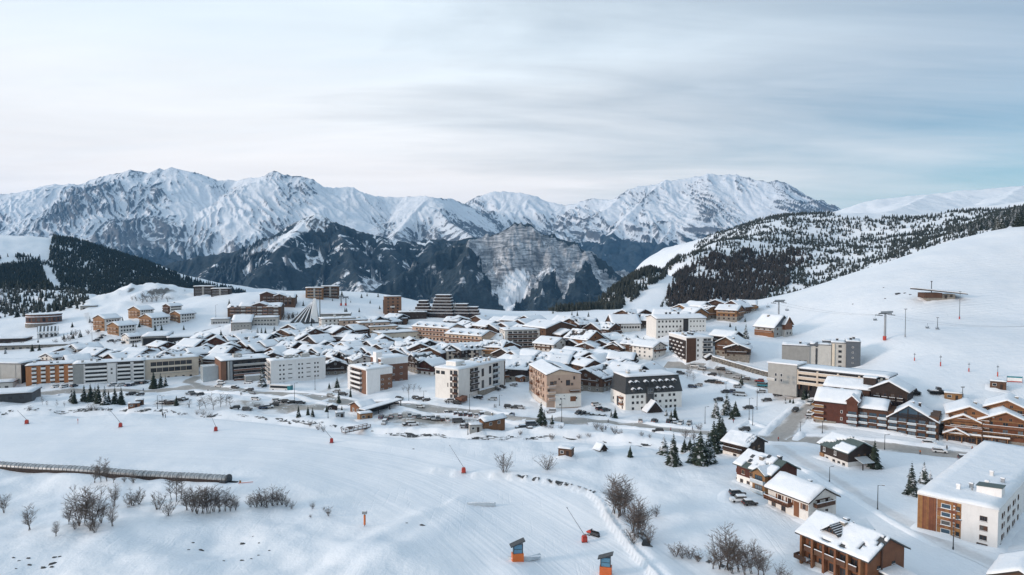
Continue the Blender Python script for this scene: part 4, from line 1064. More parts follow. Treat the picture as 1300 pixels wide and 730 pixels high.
def dormer_me():
 m = MB(); m.box(-0.7, 0.7, -1.0, 1.2, 0, 1.1); m.prism([(-0.95, 1.1), (0.95, 1.1), (0, 1.75)], -1.25, 1.3, 1); m.prism([(-0.98, 1.14), (0, 1.79), (0.98, 1.14), (0.98, 1.42), (0, 2.07), (-0.98, 1.42)], -1.3, 1.3, 2)
 m.box(-0.5, 0.5, -1.02, -1.0, 0.15, 0.95, 3)
 return m.me('dormer', ['slate', 'roof_edge', 'snow', 'glass'])
for row, z in ((0, 0.8), (1, 3.9)):
 for u in ((0.10, 0.2, 0.36, 0.5, 0.62, 0.74, 0.86) if row else (0.13, 0.24, 0.56, 0.68, 0.8)):
  b.add('dormer', cached('dormer', dormer_me), (-W / 2 + W * u, -D / 2 + ins * (z / t1) - 0.1, h1 + z))
b.slab('F', W * 0.42, 0.0, 3.4, H * 0.72, 1.0, W, D, 'slate', name='stair_bay'); b.windows('F', [W * 0.42], [H * 0.52, H * 0.60], 2.6, 0.9, W, D + 2.0, frame='metal_grey')
b.add('porch_roof', MB().prism([(-4.2, 0), (0, 4.6), (4.2, 0), (4.2, 0.5), (0, 5.1), (-4.2, 0.5)], -2.6, 2.6).me('porch_roof', ['snow']), (-W / 2 + W * 0.43, -D / 2 - 2.8, 0.3))
b.add('porch', MB().prism([(-3.6, 0), (3.6, 0), (0, 4.2)], -2.3, 2.3).me('porch', ['timber_dark']), (-W / 2 + W * 0.43, -D / 2 - 2.8, 0.2))
b.windows('L', [D * u for u in (0.2, 0.8)], [0.8, 3.4], 1.1, 1.2, W, D, frame='timber_dark'); b.windows('L', [D * 0.5], [1.4], 2.2, 4.2, W, D, frame='timber_brown', mull=1)
for z in (2.6, 5.4): b.balcony('L', D * 0.78, z, 3.2, W, D, mat='timber_orange', dep=1.2)
b = blk('cream_hotel', 'cream hotel with two rows of windows and a snowy dormered roof mid-village', 'hotel', (567, 463), 22, 625, D=14, top=446)
W, D, H = b.W, b.D, b.H
b.walls(W, D, H, 'cream_render'); b.gable(W, D, H, 24, 0.5, wall='cream_render', ridge='x', snow=0.6)
facade(b, 'F', W, D, 3, H / 3, 9, 'win', 0.8, u0=W * 0.02, u1=W * 0.98, ww=1.6, wh=1.7, frame='timber_brown')
for k in range(8): b.add('dormer', cached('dormer', dormer_me), (-W / 2 + W * (k + 0.6) / 8.3, -D / 2 + 1.3, H + 0.9))
for k in (0.3, 0.72): b.slab('F', W * k, 0, 1.6, H - 0.1, 0.3, W, D, 'grey_render', name='bay')
facade(b, 'L', W, D, 3, H / 3, 3, 'win', 0.8, frame='timber_brown')
for k in range(4): b.chimney(-W * 0.35 + k * W * 0.23, 0.8, H + 2.6, 0.9, 1.2)
b = blk('brown_grid_block', 'tall brown block with a grid of balconies and snowy flat roof above the road', 'apartment block', (871, 462), 9, 906, 850, 429)
W, D, H = b.W, b.D, b.H
b.walls(W, D, H, 'bright_white'); b.flat_roof(W, D, H, mat='bright_white'); roof_vents(b, W, D, H, 9)
b.slab('F', W * 0.19, H * 0.05, W * 0.36, H * 0.95 - 0.05, 0.12, W, D, 'timber_brown', name='panel', label='plain brown corner panel')
b.slab('L', D * 0.5, H * 0.16, D * 0.98, H * 0.74, 0.1, W, D, 'timber_dark', name='panel')
fh = H / 5
for fl in range(5):
 z = H * 0.16 + fl * H * 0.148
 for k in range(8):
  if (k + fl) % 2 == 0: b.balcony('L', D * (0.07 + 0.86 * (k + 0.5) / 8), z, D * 0.085, W, D, mat='bright_white', dep=0.7, rail=0.7, slab='timber_brown', snow=False)
  else: b.windows('L', [D * (0.07 + 0.86 * (k + 0.5) / 8)], [z + 0.2], D * 0.07, 1.6, W, D + 0.0, frame='timber_brown', mull=0)
 b.windows('F', [W * 0.71, W * 0.86], [fl * fh + 0.5], W * 0.13, fh * 0.68, W, D, frame='timber_dark', mull=1)
 b.balcony('F', W * 0.785, fl * fh + 0.15, W * 0.34, W, D, mat='grey_cladding', dep=1.1, rail=0.9, snow=True)
 b.windows('F', [W * 0.44], [fl * fh + 1.0], 0.8, 1.2, W, D, frame='timber_dark', mull=0)
b.add('porch', MB().prism([(-2.5, 0), (2.5, 0), (2.5, 3.6), (0, 5.2), (-2.5, 3.6)], -1.6, 1.6).me('porch', ['timber_dark']), (W * 0.33, -D / 2 - 1.8, 0)); b.add('porch_snow', MB().prism([(-2.9, 3.5), (0, 5.4), (2.9, 3.5), (2.9, 3.95), (0, 5.85), (-2.9, 3.95)], -1.9, 1.6).me('porch_snow', ['snow']), (W * 0.33, -D / 2 - 1.8, 0))
b = blk('long_white_building', 'long white building with small windows and broad snowy roof near the slope foot', 'building', (833, 431), 10, 897, D=17, top=405)
W, D, H = b.W, b.D, b.H
b.walls(W, D, H, 'white_render'); b.gable(W, D, H, 11, 0.6, wall='white_render', ridge='x', snow=0.6)
facade(b, 'F', W, D, 4, H / 4, 7, 'win', 1.0, u0=W * 0.02, u1=W * 0.52, ww=1.0, wh=1.2, frame='timber_brown', mull=0)
b.slab('F', W * 0.59, 0, W * 0.10, H - 0.1, 0.15, W, D, 'dark_recess', name='recess_shade'); facade(b, 'F', W, D, 4, H / 4, 5, 'win', 1.0, u0=W * 0.66, u1=W * 0.98, ww=0.9, wh=1.0, frame='grey_light', mull=0)  # flat dark panel on the wall; its colour stands in for a gap's shade
for x in (-0.2, -0.12, 0.05): b.chimney(W * x, 0, H + 2.0, 1.1, 1.4, 'metal_dark')
b = blk('white_gabled_hotel', 'white hotel with wide snowy saddle roof left of the long white building', 'hotel', (777, 426), 6, 814, D=17, top=411)
W, D, H = b.W, b.D, b.H
b.walls(W, D, H, 'white_render'); b.gable(W, D, H, 30, 0.6, wall='timber_brown', ridge='x', snow=0.6)
facade(b, 'F', W, D, 2, H / 2, 7, 'win', 0.8, u0=W * 0.3, u1=W * 0.97, ww=1.3, wh=1.4, frame='timber_brown')
b.slab('F', W * 0.15, 0, W * 0.3, H - 0.1, 0.5, W, D, 'timber_brown', name='wing'); b.chimney(W * 0.2, 1, H + 4, 1.0, 1.6)
# ---- the grey tower block with its long wing at the foot of the slope
b = blk('balcony_wing', 'low white wing with three balcony floors in front of the grey tower', 'apartment block', (1127, 506), -43, 1014, D=12, H=8.4)
W, D, H = b.W, b.D, b.H
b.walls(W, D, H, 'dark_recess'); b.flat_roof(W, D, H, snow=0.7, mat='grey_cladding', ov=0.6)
for fl in range(3):
 z = 2.2 + fl * 2.3
 if fl < 2:
  n = 8
  b.windows('F', [W * (0.02 + 0.9 * (k + 0.5) / n) for k in range(n)], [z + 0.2], W * 0.10, 1.6, W, D, frame='timber_dark', mull=2)
 b.balcony('F', W * 0.47, z - 0.3, W * 0.94, W, D, mat='cream_render', dep=1.4, rail=1.0, slab='cream_render', snow=True)
for k in range(5): b.slab('F', W * (0.02 + 0.92 * k / 4), 1.6, 0.7, H - 1.8, 1.46, W, D, 'cream_render', name='divider')
for k in range(9): b.slab('F', W * (0.04 + 0.9 * k / 8), -0.5, 0.5, 2.3, 1.2, W, D, 'timber_brown', name='arcade_post')
b.slab('R', D / 2, 0, D, H - 0.05, 0.1, W, D, 'grey_cladding', name='end_wall')
b.add('front_block', box_me('front_block', 13, 11, H + 5.6, 'grey_render'), (-W / 2 - 6.0, -2.2, -4)); r_ = b.add('front_block_snow', box_me('front_block_snow', 13.6, 11.6, 0.6, 'snow'), (-W / 2 - 6.0, -2.2, H + 1.62))
b.windows('F', [-4.0, -6.5], [H * 0.35, H * 0.62], 1.0, 1.4, W, D + 15.2, frame='white_paint', mull=0)
b.balcony('F', -8.5, H * 0.38, 3.5, W, D + 15.2, mat='grey_light', dep=0.8)
b = Bld('grey_tower_block', 'tall grey and white tower block with sloping tops at the ski slope foot', 'apartment block', 1040, 476, (0, -6, 0), -24)
W, D = 35.0, 13.0
b.walls(13, D, 14.0, 'grey_render', cx=-11.0); b.walls(9.6, D - 1, 15.0, 'grey_light', cx=0.4); b.walls(6.6, D - 2.4, 16.2, 'grey_light', cx=8.5); b.walls(6.4, D + 0.4, 17.2, 'grey_cladding', cx=15.0)
for cx, w, h, d in ((-11, 13, 14.0, D), (0.4, 9.6, 15.0, D - 1), (8.5, 6.6, 16.2, D - 2.4), (15, 6.4, 17.2, D + .4)): b.flat_roof(w, d, h, cx=cx, ov=0.12, mat='grey_cladding', snow=0.35)
b.add('sloping_roof', MB().prism([(-2.8, 0), (2.8, 0), (2.8, 1.6), (-2.8, 0.1)], -6.2, 0).me('sloping_roof', ['grey_cladding']), (-3.6, -0.1, 14.4))
b.walls(4.0, 5, 16.4, 'grey_cladding', cx=3.2, cy=2.2, z0=12, name='roof_core'); b.flat_roof(4.0, 5, 16.4, cx=3.2, cy=2.2, ov=0.1, mat='grey_cladding', snow=0.3)
b.slab('F', 1.0, 0, 1.2, 15.9, 0.5, 6.6, D - 2.4, 'cream_render', cx=8.5, name='fin')
for fl in range(6):
 z = 1.2 + fl * 2.55
 b.windows('F', [4.6], [z], 1.0, 1.2, 9.6, D - 1, cx=0.4 - 1.6, frame='metal_dark', mull=0)
 b.windows('F', [4.0], [z + 0.2], 1.5, 1.2, 6.6, D - 2.4, cx=8.5, frame='metal_dark', mull=0)
 b.windows('F', [3.0], [z + 0.4], 0.8, 0.7, 6.4, D + .4, cx=15.0, frame='white_paint', mull=0)
b.slab('F', 3.0, 0, 0.9, 13.4, 0.1, 9.6, D - 1, 'metal_dark', cx=0.4, name='glazing_strip')
b.windows('F', [8.5, 11], [5.6], 1.2, 1.3, 13, D, cx=-11, frame='metal_dark'); b.balcony('F', 11.2, 3.4, 3, 13, D, cx=-11, mat='grey_light', dep=0.8)
for x, y, h in ((8, 2, 16.4), (14, -1, 17.4), (15.5, 3, 17.4), (-9, 0, 14.2)): b.chimney(x, y, h, 1.1, 1.3, 'metal_dark')
# ---- the dark red hotel along the right-hand road
b = blk('red_timber_hotel', 'long dark-red timber hotel of three sections with balconies and glass gables', 'hotel', (1191, 560), -36, 1037, D=13, H=8.8)
W, D, H = b.W, b.D, b.H
s1, s2 = W * 0.37, W * 0.61
b.walls(s1, D, H + 1.2, 'timber_red', cx=-W / 2 + s1 / 2); b.walls(s2 - s1, D - 1.6, H, 'timber_brown', cx=-W / 2 + (s1 + s2) / 2, cy=0.6); b.walls(W - s2, D, H, 'timber_brown', cx=W / 2 - (W - s2) / 2)
b.gable(s1, D, H + 1.2, 30, 0.7, cx=-W / 2 + s1 / 2, wall='timber_red', ridge='x', snow=0.7, ovg=0.3)
b.gable(s2 - s1, D - 1.6, H, 24, 0.7, cx=-W / 2 + (s1 + s2) / 2, cy=0.6, wall='timber_brown', ridge='x', snow=0.7, ovg=0.0)
b.gable(W - s2, D, H * 0.72, 32, 0.4, cx=W / 2 - (W - s2) / 2, wall='timber_brown', off=-(W - s2) * 0.08, snow=0.7, gmat='glass_blue')
b.slab('L', D / 2, 0, D * 0.9, 2.4, 0.5, W, D, 'stone', name='stone_base'); b.slab('F', W * 0.10, 0, W * 0.18, 2.4, 0.4, W, D, 'stone', name='stone_base')
for fl in range(3): b.balcony('F', W * 0.045, 2.6 + fl * 2.5, W * 0.08, W, D, mat='timber_gold', dep=1.2, rail=0.9); b.balcony('L', D * 0.7, 2.6 + fl * 2.5, D * 0.5, W, D, mat='timber_gold', dep=1.2, rail=0.9)
b.windows('F', [W * 0.235], [3.2, 6.0], 0.8, 1.2, W, D, frame='white_paint', mull=0); b.windows('F', [W * 0.235], [0.2], 1.4, 2.1, W, D, frame='timber_dark')
def bays(u0, u1, n, zs, DD, cy=0):
 for z in zs:
  for k in range(n):
   u = u0 + (u1 - u0) * (k + 0.5) / n
   loc, rz = b.fp('F', u, z, W, DD, 0, cy)
   b.add('window', win_me((u1 - u0) / n * 0.82, 1.9, 'timber_brown', 'glass_blue', 1), loc, rz)
   b.balcony('F', u, z - 0.15, (u1 - u0) / n * 0.96, W, DD, 0, cy, 'timber_brown' if k % 2 else 'glazing_rail', 0.9, 0.75, 'timber_brown', True)
bays(W * 0.28, s1, 1, (0.4, 2.9, 5.4), D); bays(s1 + 0.2, s2 - 0.2, 3, (0.4, 2.9, 5.4), D - 1.6, 0.6); bays(s2 + 0.3, W * 0.985, 5, (0.3, 2.7, 5.0), D)
for k in range(6): b.slab('F', s2 + (W - s2) * k / 5.02 + 0.15, 0, 0.3, H * (0.98, 1.12, 1.22, 1.12, 0.96, 0.74)[k], 0.2, W, D, 'timber_dark', name='post')
for k in range(1, 4): b.slab('F', W * 0.8, k * 2.42 + 0.0, (W - s2) * 0.98, 0.25, 0.25, W, D, 'timber_dark', name='beam')
b.add('turret', MB().box(-1.9, 1.9, -1.2, 2, H - 1.5, H + 2.4).prism([(-2.4, H + 2.4), (2.4, H + 2.4), (0, H + 4.6)], -1.8, 2.4).me('turret', ['timber_red']), (-W / 2 + s1 * 0.88, -D / 2 + 0.3, 0))
b.add('turret_snow', MB().prism([(-2.6, H + 2.3), (0, H + 4.7), (2.6, H + 2.3), (2.6, H + 2.85), (0, H + 5.3), (-2.6, H + 2.85)], -2.0, 2.6).me('turret_snow', ['snow']), (-W / 2 + s1 * 0.88, -D / 2 + 0.3, 0))
b.chimney(W / 2 - (W - s2) * 0.55, 0, H * 0.72 + 4.2, 1.4, 1.6, 'timber_dark'); b.chimney(W / 2 - (W - s2) * 0.4, 0.5, H * 0.72 + 4.2, 0.8, 1.4, 'timber_dark'); b.chimney(-W / 2 + s1 * 0.55, 1.0, H + 4.4, 0.9, 1.0, 'stone')
b = Bld('dark_rear_lodge', 'dark-brown timber lodge with a snowy roof just behind the red hotel', 'lodge', 1128, 518, (0, -6, 0), -40)
b.walls(13, 12, 7.0, 'timber_dark'); b.gable(13, 12, 7.0, 27, 0.8, wall='timber_dark', snow=0.6)
facade(b, 'F', 13, 12, 2, 2.8, 4, 'balc', 1.6, mat='timber_dark', frame='timber_brown'); b.chimney(-2, 1, 9.0, 1.1, 1.6)
b = Bld('snowy_rear_annexe', 'wide snow-loaded roof with a dark tower stub between tower wing and red hotel', 'lodge', 1075, 512, (0, -6, 0), -38)
b.walls(17, 13, 6.4, 'timber_brown'); b.gable(17, 13, 6.4, 20, 0.7, wall='timber_brown', ridge='x', snow=0.8)
b.add('tower_stub', box_me('tower_stub', 4.6, 4.4, 6, 'timber_dark'), (8.0, -2, 5.2)); b.add('stub_snow', box_me('stub_snow', 4.9, 4.7, 0.4, 'snow'), (8.0, -2, 11.2))
facade(b, 'F', 17, 13, 2, 2.8, 4, 'win', 1.0, frame='timber_dark')
# ------------------------------------------------------------------ chalets in front, placed by their ridge lines
def ridge_house(name, label, cat, a, b_, H, span, pitch, ov, group=None):
 hr = H + span / 2 * math.tan(R(pitch)) + 0.7
 zg = 0.0
 for _ in range(5):
  pts = []
  for q in (a, b_):
   r = ray_dir(*q); t = (zg + hr - CAM_H) / r.z; pts.append(Vector((r.x * t, r.y * t)))
  m = (pts[0] + pts[1]) / 2; zg = gz(m.x, m.y)
 B = Bld.__new__(Bld); B.root = bpy.data.objects.new(name, None); COL.objects.link(B.root)
 B.root['label'] = label; B.root['category'] = cat
 if group: B.root['group'] = group
 d = pts[1] - pts[0]; rot = math.degrees(math.atan2(d.y, d.x))
 B.root.location = (m.x, m.y, zg); B.root.rotation_euler = (0, 0, R(rot)); B.rot = rot; B.z = zg; B.d = m.y
 B.W, B.D, B.H = r1(d.length - 2 * ov), span, H
 return B
b = ridge_house('brown_apartment_chalet', 'big brown timber chalet with two dormers and bare patches on its snowy roof', 'chalet', (1036, 646), (1131, 681), 6.6, 12.5, 27, 0.9)
W, D, H = b.W, b.D, b.H
b.walls(W, D, H, 'timber_orange')
def kp(U, V):      # shingles show through near the verge and the eave
 n = fbm(U * 4 + 3, V * 9, 3)
 hole = ((np.hypot((U + 0.30) / 0.28, (V - 0.93) / 0.05) + n * 0.9) < 1) | ((np.hypot((U - 0.62) / 0.14, (V - 0.82) / 0.035) + n * 0.8) < 1) | ((np.hypot((U - 0.86) / 0.09, (V - 0.62) / 0.05) + n * 0.6) < 1) | ((np.hypot((U - 0.88) / 0.06, (V - 0.42) / 0.06) + n * 0.6) < 1) | ((np.hypot((U - 0.2) / 0.2, (V - 0.94) / 0.05) + n * 0.8) < 1)
 return ~hole
b.gable(W, D, H, 27, 0.9, wall='timber_orange', ridge='x', snow=0.38, keep=kp, mat='slate')
rh = D / 2 * math.tan(R(27))
def dormer_big(slatted=True):
 m = MB(); m.prism([(-1.5, 0.4), (1.5, 0.4), (0, 1.6)], -1.7, 1.7); m.prism([(-2.2, 0.25), (0, 1.95), (2.2, 0.25), (2.2, 0.42), (0, 2.15), (-2.2, 0.42)], -2.3, 2.4, 1)
 m.add([(-2.15, -2.25, 0.44), (0.0, -2.25, 2.17), (0.0, 2.2, 2.3), (-2.15, 2.2, 0.6), (-2.1, -2.2, 0.66), (0, -2.2, 2.36), (0, 2.2, 2.5), (-2.1, 2.2, 0.8)], [(0, 1, 5, 4), (1, 2, 6, 5), (2, 3, 7, 6), (3, 0, 4, 7), (4, 5, 6, 7)], 2)
 for k in range(5): m.tube((0.25 + k * 0.4, -2.2, 2.05 - k * 0.31), (0.25 + k * 0.4, 2.2, 2.15 - k * 0.31), 0.07, 0.07, 4, 2)
 m.box(-1.0, -0.5, -1.74, -1.7, 0.5, 0.95, 3); m.box(-0.3, 0.3, -1.74, -1.7, 0.5, 1.15, 3); m.box(0.5, 1.0, -1.74, -1.7, 0.5, 0.95, 3)
 return m.me('dormer', ['timber_brown', 'slate', 'snow', 'glass'])
dm = dormer_big()
b.add('dormer', dm, (-W * 0.10, -D * 0.24, H + rh * 0.42)); b.add('dormer', dm, (-W * 0.02, D * 0.27, H + rh * 0.40), 180)
b.chimney(-W * 0.06, -D * 0.10, H + rh * 0.78, 1.0, 1.1, 'stone'); b.chimney(-W * 0.14, D * 0.12, H + rh * 0.7, 0.9, 1.2, 'metal_dark')
for fl, z in ((0, 0.6), (1, 3.6)):
 for k in range(5):
  u = W * (0.10 + 0.8 * (k + 0.5) / 5)
  b.windows('F', [u], [z], 1.5, 1.9, W, D, frame='timber_brown', deep=True)
  if fl: b.balcony('F', u, z - 0.1, W * 0.145, W, D, mat='timber_brown', dep=1.1, rail=0.95, slab='timber_brown')
for k in range(6): b.slab('F', W * (0.06 + 0.88 * k / 5), 0, 0.5, H - 0.2, 1.2, W, D, 'timber_orange', name='pillar')
b.add('corner_balcony', MB().box(-1.6, 1.6, -1.8, 0.1, 0.0, 0.2).box(-1.6, 1.6, -1.8, -1.7, 0.2, 1.0).box(-1.6, -1.5, -1.7, 0.1, 0.2, 1.0).box(-1.55, 1.55, -1.75, 0, 0.2, 0.4, 1).me('corner_balcony', ['timber_brown', 'snow']), (-W / 2 + 1.2, -D / 2, 1.0))
b.slab('F', W * 0.28, -1, W * 0.16, 2.4, 0.35, W, D, 'concrete', name='plinth'); b.slab('F', W * 0.62, -1, W * 0.2, 1.6, 0.30, W, D, 'concrete', name='plinth')
b.windows('R', [D * 0.3, D * 0.7], [1.0, 3.8], 1.2, 0.6, W, D, frame='timber_dark', mull=0, deep=True); b.slab('R', D * 0.36, 0, 0.35, H + 1.6, 0.3, W, D, 'timber_brown', name='pillar')
b.add('annexe', MB().box(-3.0, 3.0, -2.4, 2.4, -3, 2.8).me('annexe', ['timber_brown']), (W / 2 + 3.0, 0.5, 0)); b.add('annexe_roof', MB().prism([(-3.4, 2.85), (3.6, 2.2), (3.6, 2.5), (-3.4, 3.15)], -3.0, 3.0).me('annexe_roof', ['slate']), (W / 2 + 3.0, 0.5, 0)); b.add('annexe_snow', MB().prism([(-3.3, 3.17), (3.5, 2.53), (3.5, 2.9), (-3.3, 3.6)], -2.9, 2.9).me('annexe_snow', ['snow']), (W / 2 + 3.0, 0.5, 0))
b = ridge_house('white_timber_chalet', 'white-walled chalet with timber gable and thick clean snow roof', 'chalet', (990, 598), (1048, 618), 5.4, 10.5, 27, 0.8)
W, D, H = b.W, b.D, b.H
b.walls(W, D, H, 'white_render'); b.gable(W, D, H, 27, 0.8, wall='white_render', ridge='x', snow=0.55)
b.windows('F', [W * u for u in (0.30, 0.55, 0.9)], [2.9], 1.1, 1.5, W, D, frame='timber_orange', deep=True); b.slab('F', W * 0.72, 0.4, 1.6, 3.9, 0.12, W, D, 'timber_orange', name='door_panel')
for u in (0.22, 0.38, 0.47, 0.63, 0.83, 0.97): b.slab('F', W * u, 2.9, 0.42, 1.5, 0.07, W, D, 'timber_orange', name='shutter')
b.balcony('F', W * 0.3, 2.6, W * 0.62, W, D, mat='timber_orange', dep=1.6, rail=1.0, slab='timber_brown', open_rail=True); b.windows('F', [W * 0.15, W * 0.4], [0.3], 1.4, 1.8, W, D, frame='timber_brown', deep=True)
b.balcony('R', D * 0.5, 3.9, D * 0.66, W, D, mat='timber_brown', dep=1.2, rail=0.95, slab='timber_brown'); b.windows('R', [D * 0.35, D * 0.65], [4.1], 1.0, 1.3, W, D, frame='timber_brown', deep=True); b.windows('R', [D * 0.35, D * 0.65], [1.2], 1.0, 1.2, W, D, frame='timber_brown', deep=True)
b.slab('R', D * 0.5, H - 0.2, D * 0.5, 0.25, 0.1, W, D, 'timber_brown', name='beam'); b.chimney(W * 0.1, 1.6, H + 1.8, 0.8, 1.1, 'stone')
b.add('porch', box_me('porch', 3, 3.4, 2.2, 'stone'), (W / 2 + 1.7, -1.5, -0.3)); b.add('porch_snow', box_me('porch_snow', 3.3, 3.7, 0.45, 'snow'), (W / 2 + 1.7, -1.5, 1.92))
b = ridge_house('brown_white_chalet', 'chalet with brown timber over white ground floor and half-bare green roof', 'chalet', (949, 569), (999, 584), 6.2, 11, 27, 0.9)
W, D, H = b.W, b.D, b.H
b.walls(W, D, 2.9, 'white_render'); b.walls(W + 0.1, D + 0.1, H, 'timber_red', z0=2.9, name='upper_wall')
b.gable(W, D, H, 27, 0.9, wall='timber_red', ridge='x', snow=0.42, mat='roof_green', keep=lambda U, V: ~((V > 0.52 + 0.3 * (1 - np.abs(U)) + fbm(U * 3, V * 5, 3) * 0.22) & (np.abs(U) < 0.93) & ~((U > 0.45) & (V > 0.80))) & ~((U > 0.72) & (V > 0.25) & (V < 0.40)))
rh = D / 2 * math.tan(R(27))
b.windows('F', [W * u for u in (0.2, 0.45)], [3.5], 1.2, 1.3, W, D + .1, frame='timber_gold', deep=True); b.windows('F', [W * u for u in (0.15, 0.35)], [0.8], 1.1, 1.1, W, D, frame='timber_brown', deep=True)
b.add('cross_gable', MB().box(-2.2, 2.2, -1.6, 3, 0, H - 0.3).prism([(-2.2, H - 0.3), (2.2, H - 0.3), (0, H + 1.2)], -1.6, 4.5).me('cross_gable', ['timber_gold']), (W * 0.26, -D / 2, 0))
b.add('cross_gable_roof', MB().prism([(-2.8, H - 0.65), (0, H + 1.25), (2.8, H - 0.65), (2.8, H - 0.4), (0, H + 1.5), (-2.8, H - 0.4)], -2.4, 4.8).me('cross_gable_roof', ['roof_green']), (W * 0.26, -D / 2, 0)); b.add('cross_gable_snow', MB().prism([(0.1, H + 1.44), (2.75, H - 0.36), (2.7, H - 0.1), (0.1, H + 1.75)], -2.3, 3.0).me('cross_gable_snow', ['snow']), (W * 0.26, -D / 2, 0))
for z in (0.4, 3.2): b.windows('F', [W * 0.76], [z + 0.2], 2.6, 1.9, W, D + 3.2, frame='timber_dark', glass='glass_blue', mull=2, deep=True); b.balcony('F', W * 0.76, z, 4.6, W, D + 3.2, mat='glazing_rail', dep=1.0, rail=0.9)
b.balcony('L', D * 0.5, 3.1, D * 0.8, W, D, mat='timber_red', dep=1.3, rail=1.0, slab='timber_brown'); b.balcony('L', D * 0.7, 0.6, D * 0.4, W, D, mat='timber_brown', dep=1.2, rail=0.9, slab='timber_brown')
b.windows('L', [D * 0.35, D * 0.65], [3.4], 1.1, 1.9, W, D, frame='timber_brown', deep=True); b.windows('R', [D * 0.3, D * 0.7], [3.4, 0.9], 1.1, 1.2, W, D, frame='timber_gold', deep=True)
b.chimney(W * 0.02, -D * 0.2, H + rh * 0.5, 1.2, 1.5, 'stone'); b.chimney(W * 0.34, D * 0.05, H + rh * 0.9, 1.0, 1.1, 'metal_dark')
for x, y in ((-0.25, -0.22), (-0.2, -0.38), (0.12, -0.07)): b.add('skylight', MB().box(-0.5, 0.5, -0.7, 0.7, 0, 0.1).me('skylight', ['glass']), (W * x, D * y, H + rh * (1 + 2 * y) + 0.82)).rotation_euler = (R(27), 0, 0)
b = ridge_house('dark_timber_chalet', 'dark timber chalet with deep snow on its roof beside the tall conifers', 'chalet', (927, 545), (963, 553), 4.6, 10.5, 25, 0.8)
W, D, H = b.W, b.D, b.H
b.walls(W, D, H, 'timber_dark'); b.slab('F', W / 2, -1, W, 2.4, 0.2, W, D, 'white_render', name='plinth')
b.gable(W, D, H, 25, 0.8, wall='timber_dark', ridge='x', snow=0.6, keep=lambda U, V: ~((V > 0.78) & (U > -0.1) & (U < 0.75) & (np.sin(V * 60 + U * 7) > -0.1)))
b.windows('F', [W * 0.3, W * 0.6], [2.6], 1.3, 1.2, W, D, frame='timber_brown', deep=True); b.windows('F', [W * 0.5], [0.2], 1.3, 1.0, W, D + .4, frame='timber_brown', deep=True); b.balcony('F', W * 0.45, 2.3, W * 0.8, W, D, mat='timber_dark', dep=1.3, slab='timber_brown')
b.windows('R', [D * 0.35, D * 0.65], [2.7], 1.1, 1.3, W, D, frame='timber_gold', deep=True); b.chimney(-W * 0.05, 1.5, H + 1.5, 0.9, 1.3, 'stone')
b = ridge_house('dark_green_roof_chalet', 'dark chalet with green metal roof half cleared of snow, next to a spruce', 'chalet', (1056, 547), (1097, 560), 5.2, 11, 27, 0.9)
W, D, H = b.W, b.D, b.H
b.walls(W, D, 1.9, 'white_render'); b.walls(W + .1, D + .1, H, 'timber_dark', z0=1.9, name='upper_wall')
b.gable(W, D, H, 27, 0.9, wall='timber_dark', ridge='x', snow=0.42, mat='roof_green', keep=lambda U, V: (U < -0.05) | ((V < 0.62 - 0.55 * U + fbm(U * 3, V * 4, 2) * 0.15)) | ((U > 0.45) & (V > 0.55 + fbm(U * 4, V * 3, 2) * 0.1)))
for u in (0.15, 0.55): b.windows('F', [W * u], [2.8], 1.0, 1.4, W, D + .1, frame='white_paint', deep=True)
b.windows('F', [W * u for u in (0.25, 0.5, 0.68, 0.85)], [0.4], 1.1, 0.8, W, D, frame='timber_dark', deep=True); b.windows('R', [D * 0.4, D * 0.62], [2.9], 0.8, 1.2, W, D + .1, frame='timber_gold', deep=True)
b.slab('F', W * 0.08, -0.5, 1.8, 2.6, 0.5, W, D, 'timber_gold', name='entrance')
b.add('lean_to_roof', MB().prism([(-1.8, 2.0), (1.8, 0.9), (1.8, 1.1), (-1.8, 2.25)], -2.4, 2.4).me('lean_to_roof', ['glazing_rail']), (W / 2 + 1.7, -0.5, 1.2)); b.add('lean_to_post', box_me('lean_to_post', 0.25, 0.25, 3, 'timber_dark'), (W / 2 + 3.2, -2.6, -0.8)); b.add('lean_to_post', box_me('lean_to_post', 0.25, 0.25, 3, 'timber_dark'), (W / 2 + 3.2, 1.6, -0.8))
b.chimney(0.5, 1.5, H + 1.9, 0.8, 1.2, 'stone')
# ---- wood-clad white block at the right edge
b = blk('wood_clad_block', 'long white block with a plank-clad end and roof chimneys in the corner of the view', 'apartment block', (1266, 699), -46, 1172, D=70, top=648)
W, D, H = b.W, b.D, b.H
b.walls(W, D, H, 'bright_white'); b.flat_roof(W, D, H, snow=0.55, mat='bright_white', ov=0.15, edge=0.3)
wz = W * 0.56
n = 15
rr = random.Random(3)
for k in range(n):      # vertical boards
 u = wz * 0.44 * (k + 0.5) / n + 0.05
 b.slab('F', u, 0.9, wz * 0.44 / n - 0.025, H - 1.0, 0.10 + rr.random() * 0.05, W, D, 'plank_wood', name='plank')
for fl in range(4):
 z = 0.9 + fl * (H - 1.0) / 4
 for k in range(6):
  u = wz * 0.46 + wz * 0.54 * (k + 0.5) / 6
  b.slab('F', u, z + 1.35, wz * 0.54 / 6 - 0.03, (H - 1.0) / 4 - 1.4, 0.12 + rr.random() * 0.04, W, D, 'plank_wood', name='plank')
 b.slab('F', wz * 0.73, z, wz * 0.54, 1.32, 0.05, W, D, 'plank_wood', name='board')
 b.windows('F', [wz * 0.66], [z + 0.1], wz * 0.22, 1.15, W, D + 0.14, frame='white_paint', glass='glass_blue' if fl != 1 else 'glass', mull=0, deep=True)
 b.windows('F', [wz * 0.93], [z + 0.1], wz * 0.08, 1.1, W, D + 0.14, frame='timber_dark', mull=0, deep=True)
 for dz in (0.2, 1.0): b.slab('F', wz * 0.845, z + dz, 0.3, 0.3, 0.18, W, D, 'white_paint', name='lamp')
